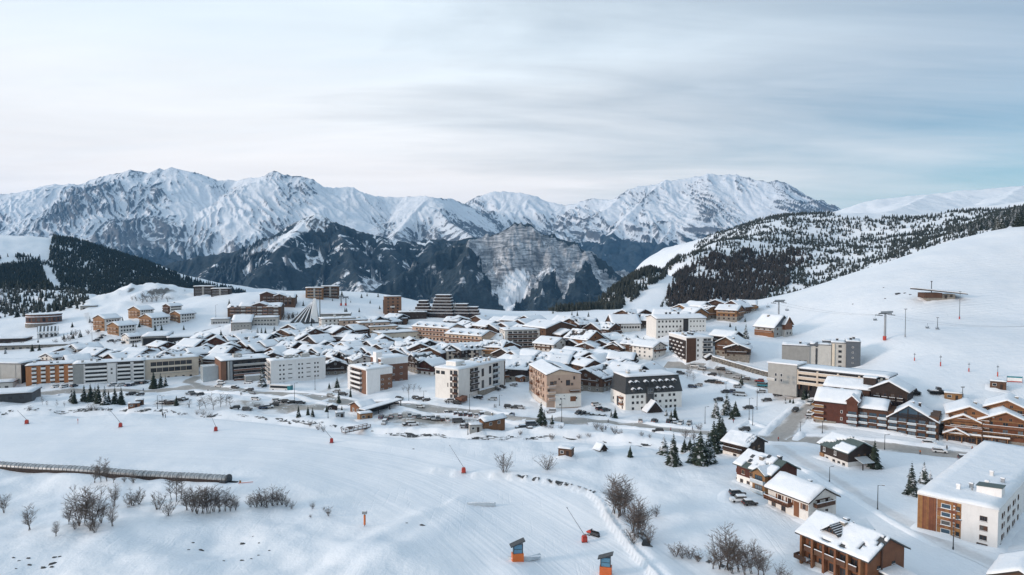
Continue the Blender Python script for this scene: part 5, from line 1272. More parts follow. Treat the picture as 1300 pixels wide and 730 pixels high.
b.slab('F', wz * 0.5, -1, wz, 1.85, 0.06, W, D, 'concrete', name='plinth')
for z in (1.6, 3.9, 6.2): b.windows('F', [W * 0.83], [z], 1.5, 1.2, W, D, frame='timber_brown', mull=2 if z > 5 else 1, deep=True)
b.slab('F', W * 0.86, 3.9, 0.7, 1.2, 0.1, W, D, 'timber_brown', name='shutter'); b.windows('F', [W * 0.82], [0.2], 2.2, 0.6, W, D, frame='timber_brown', mull=3, deep=True)
for z in (1.2, 3.9, 6.4): b.windows('R', [4.6, 11, 17, 23], [z], 1.4, 1.3, W, D, frame='timber_brown', deep=True); b.windows('R', [6.6, 13, 19], [z + 0.2], 0.7, 1.0, W, D, frame='timber_brown', mull=0, deep=True)
b.windows('R', [3.5, 6], [0.1], 1.6, 0.5, W, D, frame='metal_dark', mull=2, deep=True)
b.add('stair_head', MB().prism([(-2.6, 0), (2.6, 0), (2.6, 2.6), (-2.6, 2.2)], -1.7, 1.7).me('stair_head', ['bright_white']), (W * 0.28, -D / 2 + 11, H + 0.3)); b.add('stair_head_roof', MB().prism([(-2.8, 2.22), (2.8, 2.64), (2.8, 2.8), (-2.8, 2.38)], -1.9, 1.9).me('stair_head_roof', ['roof_green']), (W * 0.28, -D / 2 + 11, H + 0.3))
for k, (x, y) in enumerate(((-0.10, 9), (0.02, 12.5), (0.16, 17.5), (0.30, 23), (0.10, 28))): b.chimney(W * x, -D / 2 + y, H + 0.9, 0.8, 0.9, 'metal_grey' if k % 2 else 'white_paint')
for x, y in ((0.06, 10), (0.2, 15)): b.add('vent_pipe', MB().tube((0, 0, -0.2), (0, 0, 0.8), 0.22, 0.22, 8).tube((0, 0, 0.8), (0, 0, 1.1), 0.38, 0.30, 8).me('vent_pipe', ['metal_grey']), (W * x, -D / 2 + y, H + 0.7))
b = Bld('corner_chalet', 'snowy chalet roof corner cut by the lower frame edge below the wood-clad block', 'chalet', 1302, 712, (0, 0, 7.0), -46)
b.walls(9, 12, 4.6, 'timber_brown'); b.gable(9, 12, 4.6, 26, 0.8, wall='timber_brown', snow=0.55); facade(b, 'F', 9, 12, 2, 2.3, 2, 'win', 0.8); facade(b, 'L', 9, 12, 1, 2.3, 3, 'win', 0.9); b.chimney(1, 2, 5.8, 0.8, 1.2)
# ---- golden timber residence of stacked chalets, right edge
GR = 'golden timber chalets beside the right-hand slope'
def gold(px, py, w, d, h, rot, label, balc=True, snow=0.55, floors=2):
 b = Bld('golden_chalet', label, 'chalet', px, py, (0, -d / 2, h + w / 2 * math.tan(R(24)) + 0.6), rot, GR)
 b.walls(w, d, h, 'timber_orange'); b.slab('F', w / 2, -1, w, 2.0, 0.15, w, d, 'stone', name='plinth')
 b.gable(w, d, h, 24, 1.1, wall='timber_orange', snow=snow, mat='timber_gold')
 for fl in range(floors):
  z = h - 2.6 * (floors - fl)
  b.windows('F', [w * u for u in (0.2, 0.5, 0.8)], [z + 0.6], 1.6, 1.7, w, d, frame='timber_gold', glass='glass' if fl else 'glass_blue')
  b.balcony('F', w / 2, z + 0.3, w * 0.94, w, d, mat='timber_gold' if fl % 2 == 0 else 'timber_orange', dep=1.5, rail=0.95, slab='timber_brown', open_rail=(fl % 2 == 0))
  b.windows('L', [d * u for u in (0.25, 0.6)], [z + 0.8], 1.1, 1.2, w, d, frame='timber_gold')
 b.windows('F', [w * 0.4, w * 0.6], [h + 0.2], 1.0, 1.1, w, d, frame='timber_gold'); b.slab('F', w / 2, h - 0.2, w * 0.96, 0.3, 0.2, w, d, 'timber_gold', name='beam')
 for u in (0.03, 0.97): b.slab('F', w * u, 0, 0.35, h - 0.2, 1.4, w, d, 'timber_brown', name='post')
 b.chimney(w * 0.2, d * 0.15, h + 1.4, 1.0, 1.5, 'stone')
 return b
gold(1279, 507, 12.5, 15, 8.4, -38, 'golden timber chalet with smallest visible gable, rearmost of its cluster')
gold(1231, 515, 12.5, 16, 8.0, -30, 'golden timber chalet with a high gable, at the end nearest the red hotel')
gold(1277, 522, 14.5, 16, 7.8, -30, 'golden timber chalet with white balconies, cut by the wood-clad roof')
gold(1223, 525.5, 12.0, 9, 6.2, -30, 'golden timber chalet with the lowest gable, above the entrance canopy')
b = Bld('entrance_canopy_building', 'low timber entrance building with snowy gable canopy below the golden chalets', 'building', 1240, 551, (0, -3, 3.6), -30)
b.walls(19, 6, 2.8, 'timber_dark'); b.add('canopy_roof', MB().box(-9.8, 9.8, -3.8, 3.2, 2.82, 3.1).me('canopy_roof', ['timber_gold'])); b.add('canopy_snow', MB().box(-9.7, 9.7, -3.7, 3.1, 3.12, 3.6).me('canopy_snow', ['snow']))
b.add('gable_canopy', MB().prism([(-4.2, 2.6), (0, 4.6), (4.2, 2.6), (4.2, 2.9), (0, 4.95), (-4.2, 2.9)], -5, 2).me('gable_canopy', ['timber_gold']), (-6.4, 0, 0)); b.add('gable_snow', MB().prism([(-4.1, 2.93), (0, 4.97), (4.1, 2.93), (4.1, 3.4), (0, 5.5), (-4.1, 3.4)], -4.9, 2).me('gable_snow', ['snow']), (-6.4, 0, 0))
b.windows('F', [2, 5, 8, 11, 14, 17], [0.3], 2.2, 2.1, 19, 6, frame='timber_orange', mull=1); b.add('end_board', MB().prism([(-0.15, 0), (0.15, 0), (1.4, 4.2), (1.1, 4.2)], -3.9, -3.5).me('end_board', ['timber_gold']), (9.6, 0, 0)).rotation_euler = (0, R(180), 0)
for k in range(5): b.add('post', box_me('post', 0.3, 0.3, 2.9, 'timber_gold'), (-9 + k * 4.5, -3.6, -0.1))
b = Bld('snow_roofed_garage', 'low dark passage building with blue-shaded snow roof between red hotel and golden chalets', 'building', 1188, 536, (0, -5, 3.4), -36)
b.walls(13, 12, 3.2, 'timber_dark'); b.flat_roof(13, 12, 3.2, snow=0.7); b.slab('F', 9, 0, 5, 2.6, 0.08, 13, 12, 'metal_dark', name='garage_door'); b.windows('F', [2.5, 5], [1.0], 1.2, 1.2, 13, 12)
# ---- on the ski slope
b = Bld('slope_chalet', 'lone chalet with red timber gables and grey walls on the ski slope', 'chalet', 996, 427, (2, -7, 0), 33)
w, d, h = 17.0, 14.0, 6.2
b.walls(w, d, h, 'grey_render'); b.gable(w, d, h, 38, 1.0, wall='grey_cladding', ridge='y', snow=0.55)
b.slab('L', d / 2, 0, d, 3.0, 0.4, w, d, 'timber_orange', name='panel'); b.balcony('L', d / 2, 3.0, d * 0.9, w, d, mat='timber_orange', dep=1.4, rail=1.0); b.windows('L', [d * u for u in (0.2, 0.5, 0.8)], [3.3], 1.3, 1.7, w, d, frame='timber_orange')
b.add('cross_wing', MB().box(-3.6, 3.6, -2, 4, -3, h + 1.5).prism([(-3.6, h + 1.5), (3.6, h + 1.5), (0, h + 5.4)], -2, 6).me('cross_wing', ['timber_orange']), (3.2, -d / 2, 0)); b.add('cross_roof', MB().prism([(-4.3, h + 0.8), (0, h + 5.5), (4.3, h + 0.8), (4.3, h + 1.2), (0, h + 5.9), (-4.3, h + 1.2)], -2.8, 6.5).me('cross_roof', ['timber_brown']), (3.2, -d / 2, 0)); b.add('cross_snow', MB().prism([(-4.2, h + 1.24), (0, h + 5.94), (0, h + 6.5), (-4.2, h + 1.7)], -2.6, 6.4).me('cross_snow', ['snow']), (3.2, -d / 2, 0))
b.slab('F', w * 0.69, -1, 7.4, h * 0.86, 2.1, w, d, 'grey_light', name='stone_front'); b.windows('F', [w * 0.62, w * 0.76], [h + 1.8], 1.4, 1.6, w, d + 4, frame='timber_orange'); b.windows('F', [w * 0.6, w * 0.78], [1.4], 1.1, 1.5, w, d + 4.2, frame='metal_dark')
b.windows('F', [w * 0.2], [1.2, 4.2], 1.2, 1.4, w, d, frame='timber_orange'); b.chimney(-2, 2, h + 4.6, 1.1, 2.0); b.slab('R', d / 2, 0, d * 0.6, h * 0.8, 1.4, w, d, 'grey_cladding', name='side_shed')
b = Bld('slope_lift_hut', 'low hut with sharp overhanging flat roof high on the ski slope', 'hut', 1194, 379, (0, -5, 0), -8)
b.add('wall', MB().box(-7.5, 8.5, -4.5, 4.5, -4, 2.6).me('wall', ['stone'])); b.add('timber_front', MB().box(-9.5, 1.0, -5.0, 3.5, 0.4, 3.4).me('timber_front', ['timber_brown']))
b.add('roof', mesh('roof', [(-15.5, -6, 5.6), (14.5, -7, 2.6), (12, 5.5, 3.4), (-13, 6, 5.2), (-15.5, -6, 6.2), (14.5, -7, 3.0), (12, 5.5, 3.9), (-13, 6, 5.8)], [(3, 2, 1, 0), (4, 5, 6, 7), (0, 1, 5, 4), (1, 2, 6, 5), (2, 3, 7, 6), (3, 0, 4, 7)], ['timber_dark'])); b.add('roof_snow', mesh('roof_snow', [(-14.8, -5.4, 6.16), (13.8, -6.4, 3.08), (11.6, 5.2, 3.94), (-12.6, 5.7, 5.82), (-14.8, -5.4, 6.6), (13.8, -6.4, 3.6), (11.6, 5.2, 4.5), (-12.6, 5.7, 6.3)], [(4, 5, 6, 7), (0, 1, 5, 4), (1, 2, 6, 5), (2, 3, 7, 6), (3, 0, 4, 7)], ['snow']))
b.windows('F', [3, 6, 12, 15], [1.0], 1.6, 1.2, 18, 9.9, frame='timber_dark'); b.add('door', MB().box(-0.6, 0.6, -0.08, 0, 0, 2.1).me('door', ['timber_dark']), (3.2, -4.5, 0)); b.add('mast', MB().tube((0, 0, 0), (0, 0, 8.5), 0.28, 0.2, 6).tube((0, 0, 8.3), (0, 0, 8.9), 0.5, 0.5, 6).me('mast', ['metal_dark']), (-1, 4.8, 1.5))
# ---- residences behind the left-hand row
def lodge(label, corner, rot, pxa, pxb, top, mat='timber_gold', front='white_render', pitch=20, name='hillside_lodge', floors=3, D=None, group='timber and white lodges below the knoll'):
 b = blk(name, label, 'lodge', corner, rot, pxa, pxb, top, D=D, group=group)
 W, D, H = b.W, b.D, b.H
 b.walls(W, D, H, front); b.slab('L', D / 2, 0, D, H - 0.02, 0.2, W, D, mat, name='timber_end')
 b.gable(W, D, H, pitch, 0.7, wall=mat, ridge='x', snow=0.55)
 fh = H / floors
 facade(b, 'L', W, D, floors, fh, 3, 'balc', 0.9, mat=mat, ww=1.5, dep=1.4, frame='timber_brown')
 facade(b, 'F', W, D, floors, fh, 5, 'win', 0.9, frame='timber_dark', ww=1.3, wh=1.3); b.chimney(W * 0.2, 0.5, H + 1.6, 1.0, 1.2)
 return b
lodge('timber and white lodge with balconies, lowest of the lodges by the side street', (151, 427), 62, 171, 135, 414)
lodge('timber-balconied lodge stepping up behind the lowest lodge by the street', (133, 421), 62, 152, 117, 405, mat='timber_gold')
lodge('timber and white lodge with arched-looking dark windows, middle of the lodge row', (193, 417), 62, 214, 176, 404)
lodge('timber lodge tucked behind the middle lodge, close under the knoll', (178, 405), 62, 194, 162, 394)
lodge('timber and white lodge farthest along the lodge row, beside open snow', (229, 411), 62, 247, 215, 399)
lodge('upper lodge under snow between the middle and farthest lodges', (216, 399), 62, 230, 206, 389, mat='timber_brown')
b = lodge('small white lodge with snowy roof beside the lodge-row street', (164, 437), 55, 178, D=10, pxb=None, top=428, mat='white_render', floors=2)
b = blk('market_hall', 'low long flat-roofed hall with a windowed front, below the lodges', 'hall', (180, 440), 20, 212, 168, 428)
b.walls(b.W, b.D, b.H, 'concrete'); b.flat_roof(b.W, b.D, b.H, snow=0.6); facade(b, 'L', b.W, b.D, 1, 3, 4, 'win', 1.0, ww=2.0, wh=2.6, frame='timber_dark'); b.slab('F', b.W * 0.5, 0.6, b.W * 0.9, b.H - 1.4, 0.1, b.W, b.D, 'dark_recess', name='glazing')
b = blk('covered_arcade', 'very long low roof of an arcade stretching away behind the market hall', 'building', (213, 437), 26, 280, D=17, H=4.2)
b.walls(b.W, b.D, b.H, 'dark_recess'); b.flat_roof(b.W, b.D, b.H, snow=0.7, ov=0.8); facade(b, 'F', b.W, b.D, 1, 3, 14, 'win', 0.6, ww=2.0, wh=2.2, frame='timber_brown')
b = blk('square_lodge_block', 'low block with snowy pitched roof and a brown end beside the arcade', 'building', (294, 421), 12, 318, 285, 405)
b.walls(b.W, b.D, b.H * 0.7, 'grey_render'); b.gable(b.W, b.D, b.H * 0.7, 22, 0.5, wall='brick_brown', ridge='x', snow=0.6); b.slab('L', b.D / 2, 0, b.D, b.H * 0.9, 0.3, b.W, b.D, 'brick_brown', name='end_wall'); facade(b, 'F', b.W, b.D, 2, 2.6, 5, 'win', 0.6)
b = blk('pale_shop_row', 'low pale shop building under a snowy flat roof left of the church', 'building', (320, 414), 14, 352, D=13, H=5.6)
b.walls(b.W, b.D, b.H, 'grey_light'); b.flat_roof(b.W, b.D, b.H, snow=0.6); facade(b, 'F', b.W, b.D, 2, 2.7, 7, 'win', 0.5, ww=1.7)
b = blk('low_white_annexe', 'low white flat-roofed annexe behind the square lodge block', 'building', (268, 413), 16, 290, D=12, H=4.6)
b.walls(b.W, b.D, b.H, 'grey_light'); b.flat_roof(b.W, b.D, b.H, snow=0.6); facade(b, 'F', b.W, b.D, 1, 2.7, 6, 'win', 1.2, ww=1.6, wh=1.6)
b = blk('multi_gabled_hotel', 'wide brown timber hotel with several stepped snowy gables below the crest', 'hotel', (289, 404), 8, 356, D=15, top=388)
W, D, H = b.W, b.D, b.H
segs = ((0.0, 0.22, -2.0), (0.22, 0.46, -0.8), (0.46, 0.74, 0.0), (0.74, 1.0, -1.4))
for a, c_, dh in segs:
 cx = -W / 2 + W * (a + c_) / 2; w = W * (c_ - a)
 b.walls(w - 0.02, D, H + dh, 'timber_brown', cx=cx); b.gable(w - 0.02, D, H + dh, 17, 0.5, cx=cx, wall='timber_brown', ridge='x' if dh else 'y', snow=0.7)
for fl in range(4):
 for k in range(9):
  u = W * (0.04 + 0.92 * (k + 0.5) / 9)
  b.windows('F', [u], [fl * 2.7 + 0.5], 2.2, 1.7, W, D, frame='timber_brown')
  if fl: b.balcony('F', u, fl * 2.7 + 0.2, W * 0.09, W, D, mat=('timber_orange', 'timber_brown', 'concrete')[k % 3], dep=1.2, rail=0.9)
b = blk('upper_gabled_hotel', 'second timber hotel with jagged snowy roofs above the multi-gabled hotel', 'hotel', (330, 388), 10, 374, D=14, top=374)
W, D, H = b.W, b.D, b.H
for a, c_, dh in ((0.0, 0.4, 0), (0.4, 0.72, -1.6), (0.72, 1.0, -3)):
 cx = -W / 2 + W * (a + c_) / 2; w = W * (c_ - a) - 0.02
 b.walls(w, D, H + dh, 'timber_brown', cx=cx); b.gable(w, D, H + dh, 20, 0.5, cx=cx, wall='timber_brown', ridge='y' if dh > -2 else 'x', snow=0.7)
facade(b, 'F', W, D, 3, 2.7, 7, 'balc', 1.6, mat='timber_brown', frame='timber_dark')
for lab, c0, pxa, top, mt in (('timber apartment house with flat-topped tower on the crest beyond the church', (388, 378), 410, 366, 'timber_gold'), ('pale timber apartment house at the crest, beside the snowfield', (408, 377), 430, 364, 'timber_brown'), ('dark lodge on the skyline behind the snowy knoll', (246, 376), 270, 364, 'timber_dark'), ('dark lodge on the skyline with pale bay, nearer the gabled hotels', (268, 377), 291, 367, 'timber_dark')):
 b = blk('crest_lodge', lab, 'lodge', c0, 12, pxa, D=12, top=top, group='lodges on the crest')
 b.walls(b.W, b.D, b.H, mt); b.flat_roof(b.W, b.D, b.H, snow=0.6); facade(b, 'F', b.W, b.D, 3, b.H / 3.2, 4, 'strip', 1.0, mat=mt, frame='timber_dark'); b.slab('F', b.W * 0.5, 0, b.W * 0.1, b.H, 1.5, b.W, b.D, 'concrete', name='stair_tower')
b = Bld('modern_church', 'modern church with dark ribbed tent roof, white prow wall and thin spire', 'church', 388, 409, (0, -6, 0), 10)
n = 10; ap = (4.5, 3.0, 15.0)
ring = [(-11 + 18 * (k / n), -6.5 - 2.2 * math.sin(math.pi * k / n), 0.0) for k in range(n + 1)]
b.add('tent_roof', mesh('tent_roof', ring + [ap, (7, 7, 0), (-11, 7, 0)], [(k, k + 1, n + 1) for k in range(n)] + [(n, n + 2, n + 1), (n + 2, n + 3, n + 1), (n + 3, 0, n + 1)], ['slate']))
for k in range(0, n + 1, 2):
 p = Vector(ring[k]); q = Vector(ap); m = MB().tube(p + Vector((0, -.1, .15)), p.lerp(q, 0.92) + Vector((0, -.1, .3)), 0.42, 0.22, 5); b.add('snow_rib', m.me('snow_rib', ['snow']))
b.add('prow_wall', mesh('prow_wall', [(3.5, -7, 0), (9, -6, 0), (9, 3, 0), (3.5, 3, 0), (4.6, 1.5, 17), (6.6, 1.5, 17), (6.6, 3, 17), (4.6, 3, 17)], [(0, 1, 5, 4), (1, 2, 6, 5), (2, 3, 7, 6), (3, 0, 4, 7), (4, 5, 6, 7)], ['bright_white'])); b.add('spire', MB().tube((0, 0, 0), (0, 0, 23), 0.45, 0.25, 6).me('spire', ['metal_dark']), (9.6, 1, 0))
b.add('hall', MB().box(10.5, 32, -3, 9, -3, 5).me('hall', ['concrete'])); b.add('hall_roof', MB().box(10.2, 32.4, -3.6, 9.4, 5.02, 5.5).me('hall_roof', ['metal_dark'])); b.add('hall_snow', MB().box(10.3, 32.3, -3.5, 9.3, 5.52, 6.1).me('hall_snow', ['snow']))
b.windows('F', [3, 7, 11, 15, 19], [1.4], 2.6, 1.8, 21.5, 12, cx=21.25, cy=3, frame='metal_dark')
b = Bld('red_drum_building', 'reddish-brown curved building with snowy ledges on the knoll edge at left', 'building', 56, 412, (0, -8, 0), 34)
n = 24; Rr = 13.5
def drum(r, z0, z1, mat, name, sy=0.75):
 v = [(r * math.cos(2 * math.pi * k / n), r * sy * math.sin(2 * math.pi * k / n), z) for z in (z0, z1) for k in range(n)]
 f = [(k, (k + 1) % n, (k + 1) % n + n, k + n) for k in range(n)] + [tuple(range(n, 2 * n))]
 return b.add(name, mesh(name, v, f, [mat]))
drum(Rr, -4, 1.0, 'stone', 'plinth'); drum(Rr + 0.6, 1.0, 1.6, 'snow', 'terrace_snow'); drum(Rr - 0.5, 1.6, 8.2, 'brick_brown', 'wall'); drum(Rr - 0.2, 6.6, 7.1, 'snow', 'ledge_snow'); drum(Rr, 8.2, 8.6, 'roof_edge', 'roof'); drum(Rr - 0.3, 8.6, 9.1, 'snow', 'roof_snow')
for k in range(9):
 a = math.pi * (1.12 + 0.76 * k / 8); me_ = win_me(2.2, 3.2, 'timber_brown', 'glass', 1)
 b.add('window', me_, ((Rr - 0.5) * math.cos(a), (Rr - 0.5) * 0.75 * math.sin(a), 2.6), math.degrees(math.atan2(math.sin(a) / 0.75, math.cos(a))) + 90)
b = Bld('glass_villa', 'villa with dark sloping glazing and white posts below the red round building', 'villa', 61, 429, (0, -5, 0), 34)
b.walls(14, 11, 5.0, 'bright_white'); b.add('sloping_glazing', mesh('sloping_glazing', [(-7, -6.5, 3.2), (7, -6.5, 3.2), (7, 4, 8.4), (-7, 4, 8.4), (7, 4, 4), (-7, 4, 4), (7, -6.5, 3), (-7, -6.5, 3)], [(0, 1, 2, 3), (3, 2, 4, 5), (1, 6, 4, 2), (0, 3, 5, 7), (7, 6, 1, 0)], ['glass']))
for k in range(6): b.add('snow_strip', MB().add([(-6.8 + k * 2.4, -6.5, 3.24), (-6.8 + k * 2.4 + 1.1, -6.5, 3.24), (-6.8 + k * 2.4 + 1.6, 3.9, 8.44), (-6.8 + k * 2.4 + 0.4, 3.9, 8.44), (-6.8 + k * 2.4, -6.5, 3.5), (-6.8 + k * 2.4 + 1.1, -6.5, 3.5), (-6.8 + k * 2.4 + 1.6, 3.9, 8.75), (-6.8 + k * 2.4 + 0.4, 3.9, 8.75)], [(0, 1, 5, 4), (1, 2, 6, 5), (2, 3, 7, 6), (3, 0, 4, 7), (4, 5, 6, 7)]).me('snow_strip', ['snow']))
b.windows('F', [2.5, 6, 9.5, 12], [0.4], 1.8, 2.4, 14, 11, frame='metal_dark')
for lab, c0, rot, pxa, D_, H_, mt in (
  ('long narrow low roof with snow near the left edge, upper of two', (-5, 446), 14, 90, 9, 3.4, 'stone'),
  ('low snow-covered service building at the left frame edge by the villa', (-12, 437), 14, 30, 12, 3.6, 'timber_dark'),
  ('low snowy-roofed supermarket with small roof gables behind the orange block', (66, 460), 20, 120, 16, 4.6, 'grey_light'),
  ('pale low building with snowy roof behind the white stepped block', (142, 457), 22, 176, 10, 5.0, 'cream_render'),
  ('grey shed with snowy roof at the left frame edge below the hall', (-30, 512), 20, 36, 14, 3.4, 'metal_dark'),
  ('small flat white shed left of the orange block by the frame edge', (-20, 497), 20, 12, 8, 4.0, 'grey_light'),
  ('low pavilion under snow at the foot of the knoll', (102, 394), 26, 122, 12, 3.6, 'concrete')):
 b = blk('low_building', lab, 'building', c0, rot, pxa, D=D_, H=H_, group='low snow-roofed buildings at the left')
 b.walls(b.W, b.D, b.H, mt); b.flat_roof(b.W, b.D, b.H, snow=0.6, ov=0.5)
 facade(b, 'F', b.W, b.D, 1, 3, max(3, int(b.W / 5)), 'win', 0.9, ww=1.6, wh=1.4, frame='timber_dark')
 if 'gables' in lab:
  for k in (0.3, 0.75): b.add('roof_gable', MB().prism([(-5, 0), (5, 0), (0, 2.2)], -b.D / 2 - 0.4, 0).me('roof_gable', ['timber_brown']), (-b.W / 2 + b.W * k, 0, b.H + 0.4)); b.add('gable_snow', MB().prism([(-5.6, -0.1), (0, 2.3), (5.6, -0.1), (5.6, 0.35), (0, 2.85), (-5.6, 0.35)], -b.D / 2 - 0.7, 0.2).me('gable_snow', ['snow']), (-b.W / 2 + b.W * k, 0, b.H + 0.4))
# ------------------------------------------------------------------ the village chalets
ORD = ['first', 'second', 'third', 'fourth', 'fifth', 'sixth', 'seventh', 'eighth', 'ninth', 'tenth', 'eleventh', 'twelfth', 'thirteenth', 'fourteenth', 'fifteenth', 'sixteenth', 'seventeenth', 'eighteenth', 'nineteenth', 'twentieth']
KIND = {'brown': ('timber_brown', 'stone', 'brown timber'), 'dark': ('timber_dark', 'stone', 'dark timber'), 'gold': ('timber_gold', 'stone', 'golden timber'), 'orange': ('timber_orange', 'white_render', 'orange-brown timber'),
  'white': ('white_render', 'white_render', 'white-walled'), 'cream': ('cream_render', 'stone', 'cream-walled'), 'pink': ('pink_render', 'cream_render', 'warm pinkish'), 'red': ('timber_red', 'white_render', 'reddish timber')}
cr = random.Random(21)
def chalet(px, py, kind, label, w=None, d=None, h=None, rot=None, pitch=None, group=None, name='chalet', rows_=None):
 w = w or r1(cr.uniform(10.5, 14)); d = d or r1(cr.uniform(11, 15)); h = h or r1(cr.choice([4.8, 5.6, 6.4, 7.2]))
 rot = cr.choice([-48, -35, -22, 18, 30, 42, 55, 70]) if rot is None else rot
 pitch = pitch or cr.choice([20, 22, 24, 27])
 up, low, _ = KIND[kind]
 rh = w / 2 * math.tan(R(pitch))
 b = Bld(name, label, 'chalet', px, py, (0, 0, h + rh * 0.62), rot, group)
 lz = h * 0.40 if up != low else h
 b.walls(w, d, lz, low)
 if up != low: b.walls(w + 0.16, d + 0.16, h, up, z0=lz, name='upper_wall')
 bare = cr.random() < 0.26
 sd = cr.random() * 50
 b.gable(w, d, h, pitch, cr.choice([0.8, 1.0, 1.2]), wall=up, snow=cr.uniform(0.4, 0.7), keep=(lambda U, V: ~((fbm(U * 1.6 + sd, V * 3 + sd, 3) > 0.12) & (np.abs(U) < 0.9))) if bare else None, mat=cr.choice(['roof_edge', 'slate', 'timber_dark']))
 fr = cr.choice(['white_paint', 'timber_brown', 'timber_gold'])
 nf = 2 if h < 6 else 3
 fh = h / nf
 for f, L in (('F', w), ('L', d), ('R', d)):
  nrm = {'F': (0, -1), 'L': (-1, 0), 'R': (1, 0)}[f]; c, s = math.cos(R(rot)), math.sin(R(rot))
  wx, wy = c * nrm[0] - s * nrm[1], s * nrm[0] + c * nrm[1]
  if wx * b.root.location.x + wy * b.root.location.y > 0: continue      # turned away from the valley side we look from
  n = 3 if L < 12.5 else 4
  for fl in range(nf):
   b.windows(f, [L * (k + 0.6) / (n + 0.2) for k in range(n)], [fl * fh + 0.7], 1.2, 1.2, w + 0.16, d + 0.16, frame=fr, skip=0.12)
  if cr.random() < (0.85 if f == 'F' else 0.4): b.balcony(f, L / 2, fh * (nf - 1) + 0.1, L * cr.uniform(0.6, 0.95), w + 0.16, d + 0.16, mat=up if up.startswith('timber') else 'timber_brown', dep=1.3, rail=0.95, slab='timber_brown')
 c, s = math.cos(R(rot)), math.sin(R(rot))
 if s * b.root.location.x - c * b.root.location.y < 0: b.windows('F', [w / 2], [h + 0.2], 1.3, 1.1, w + 0.02, d + 0.02, frame=fr)
 b.chimney(w * cr.choice([-0.22, 0.2]), d * cr.uniform(-0.3, 0.3), h + rh * 0.5, 0.9, 1.4, cr.choice(['stone', 'concrete', 'white_render']))
 for q_ in range(cr.choice([0, 1, 1, 2])): b.chimney(w * cr.uniform(-.3, .3), d * cr.uniform(-.35, .35), h + rh * 0.55, 0.4, 0.8, 'metal_dark')
 return b
def flatblock(px, py, kind, label, w, d, h, rot, group=None, cols=5, floors=3, style='win', mat='timber_orange', name='apartment_house'):
 b = Bld(name, label, 'apartment house', px, py, (0, 0, h), rot, group)
 up = KIND[kind][0]
 b.walls(w, d, h, up); b.flat_roof(w, d, h, snow=0.6, ov=0.5)
 for f, n in (('F', cols), ('L', 3), ('R', 3)): facade(b, f, w, d, floors, h / floors, n, style if f == 'F' else 'win', 0.8, mat=mat, frame='timber_brown')
 roof_vents(b, w, d, h, 2)
 return b
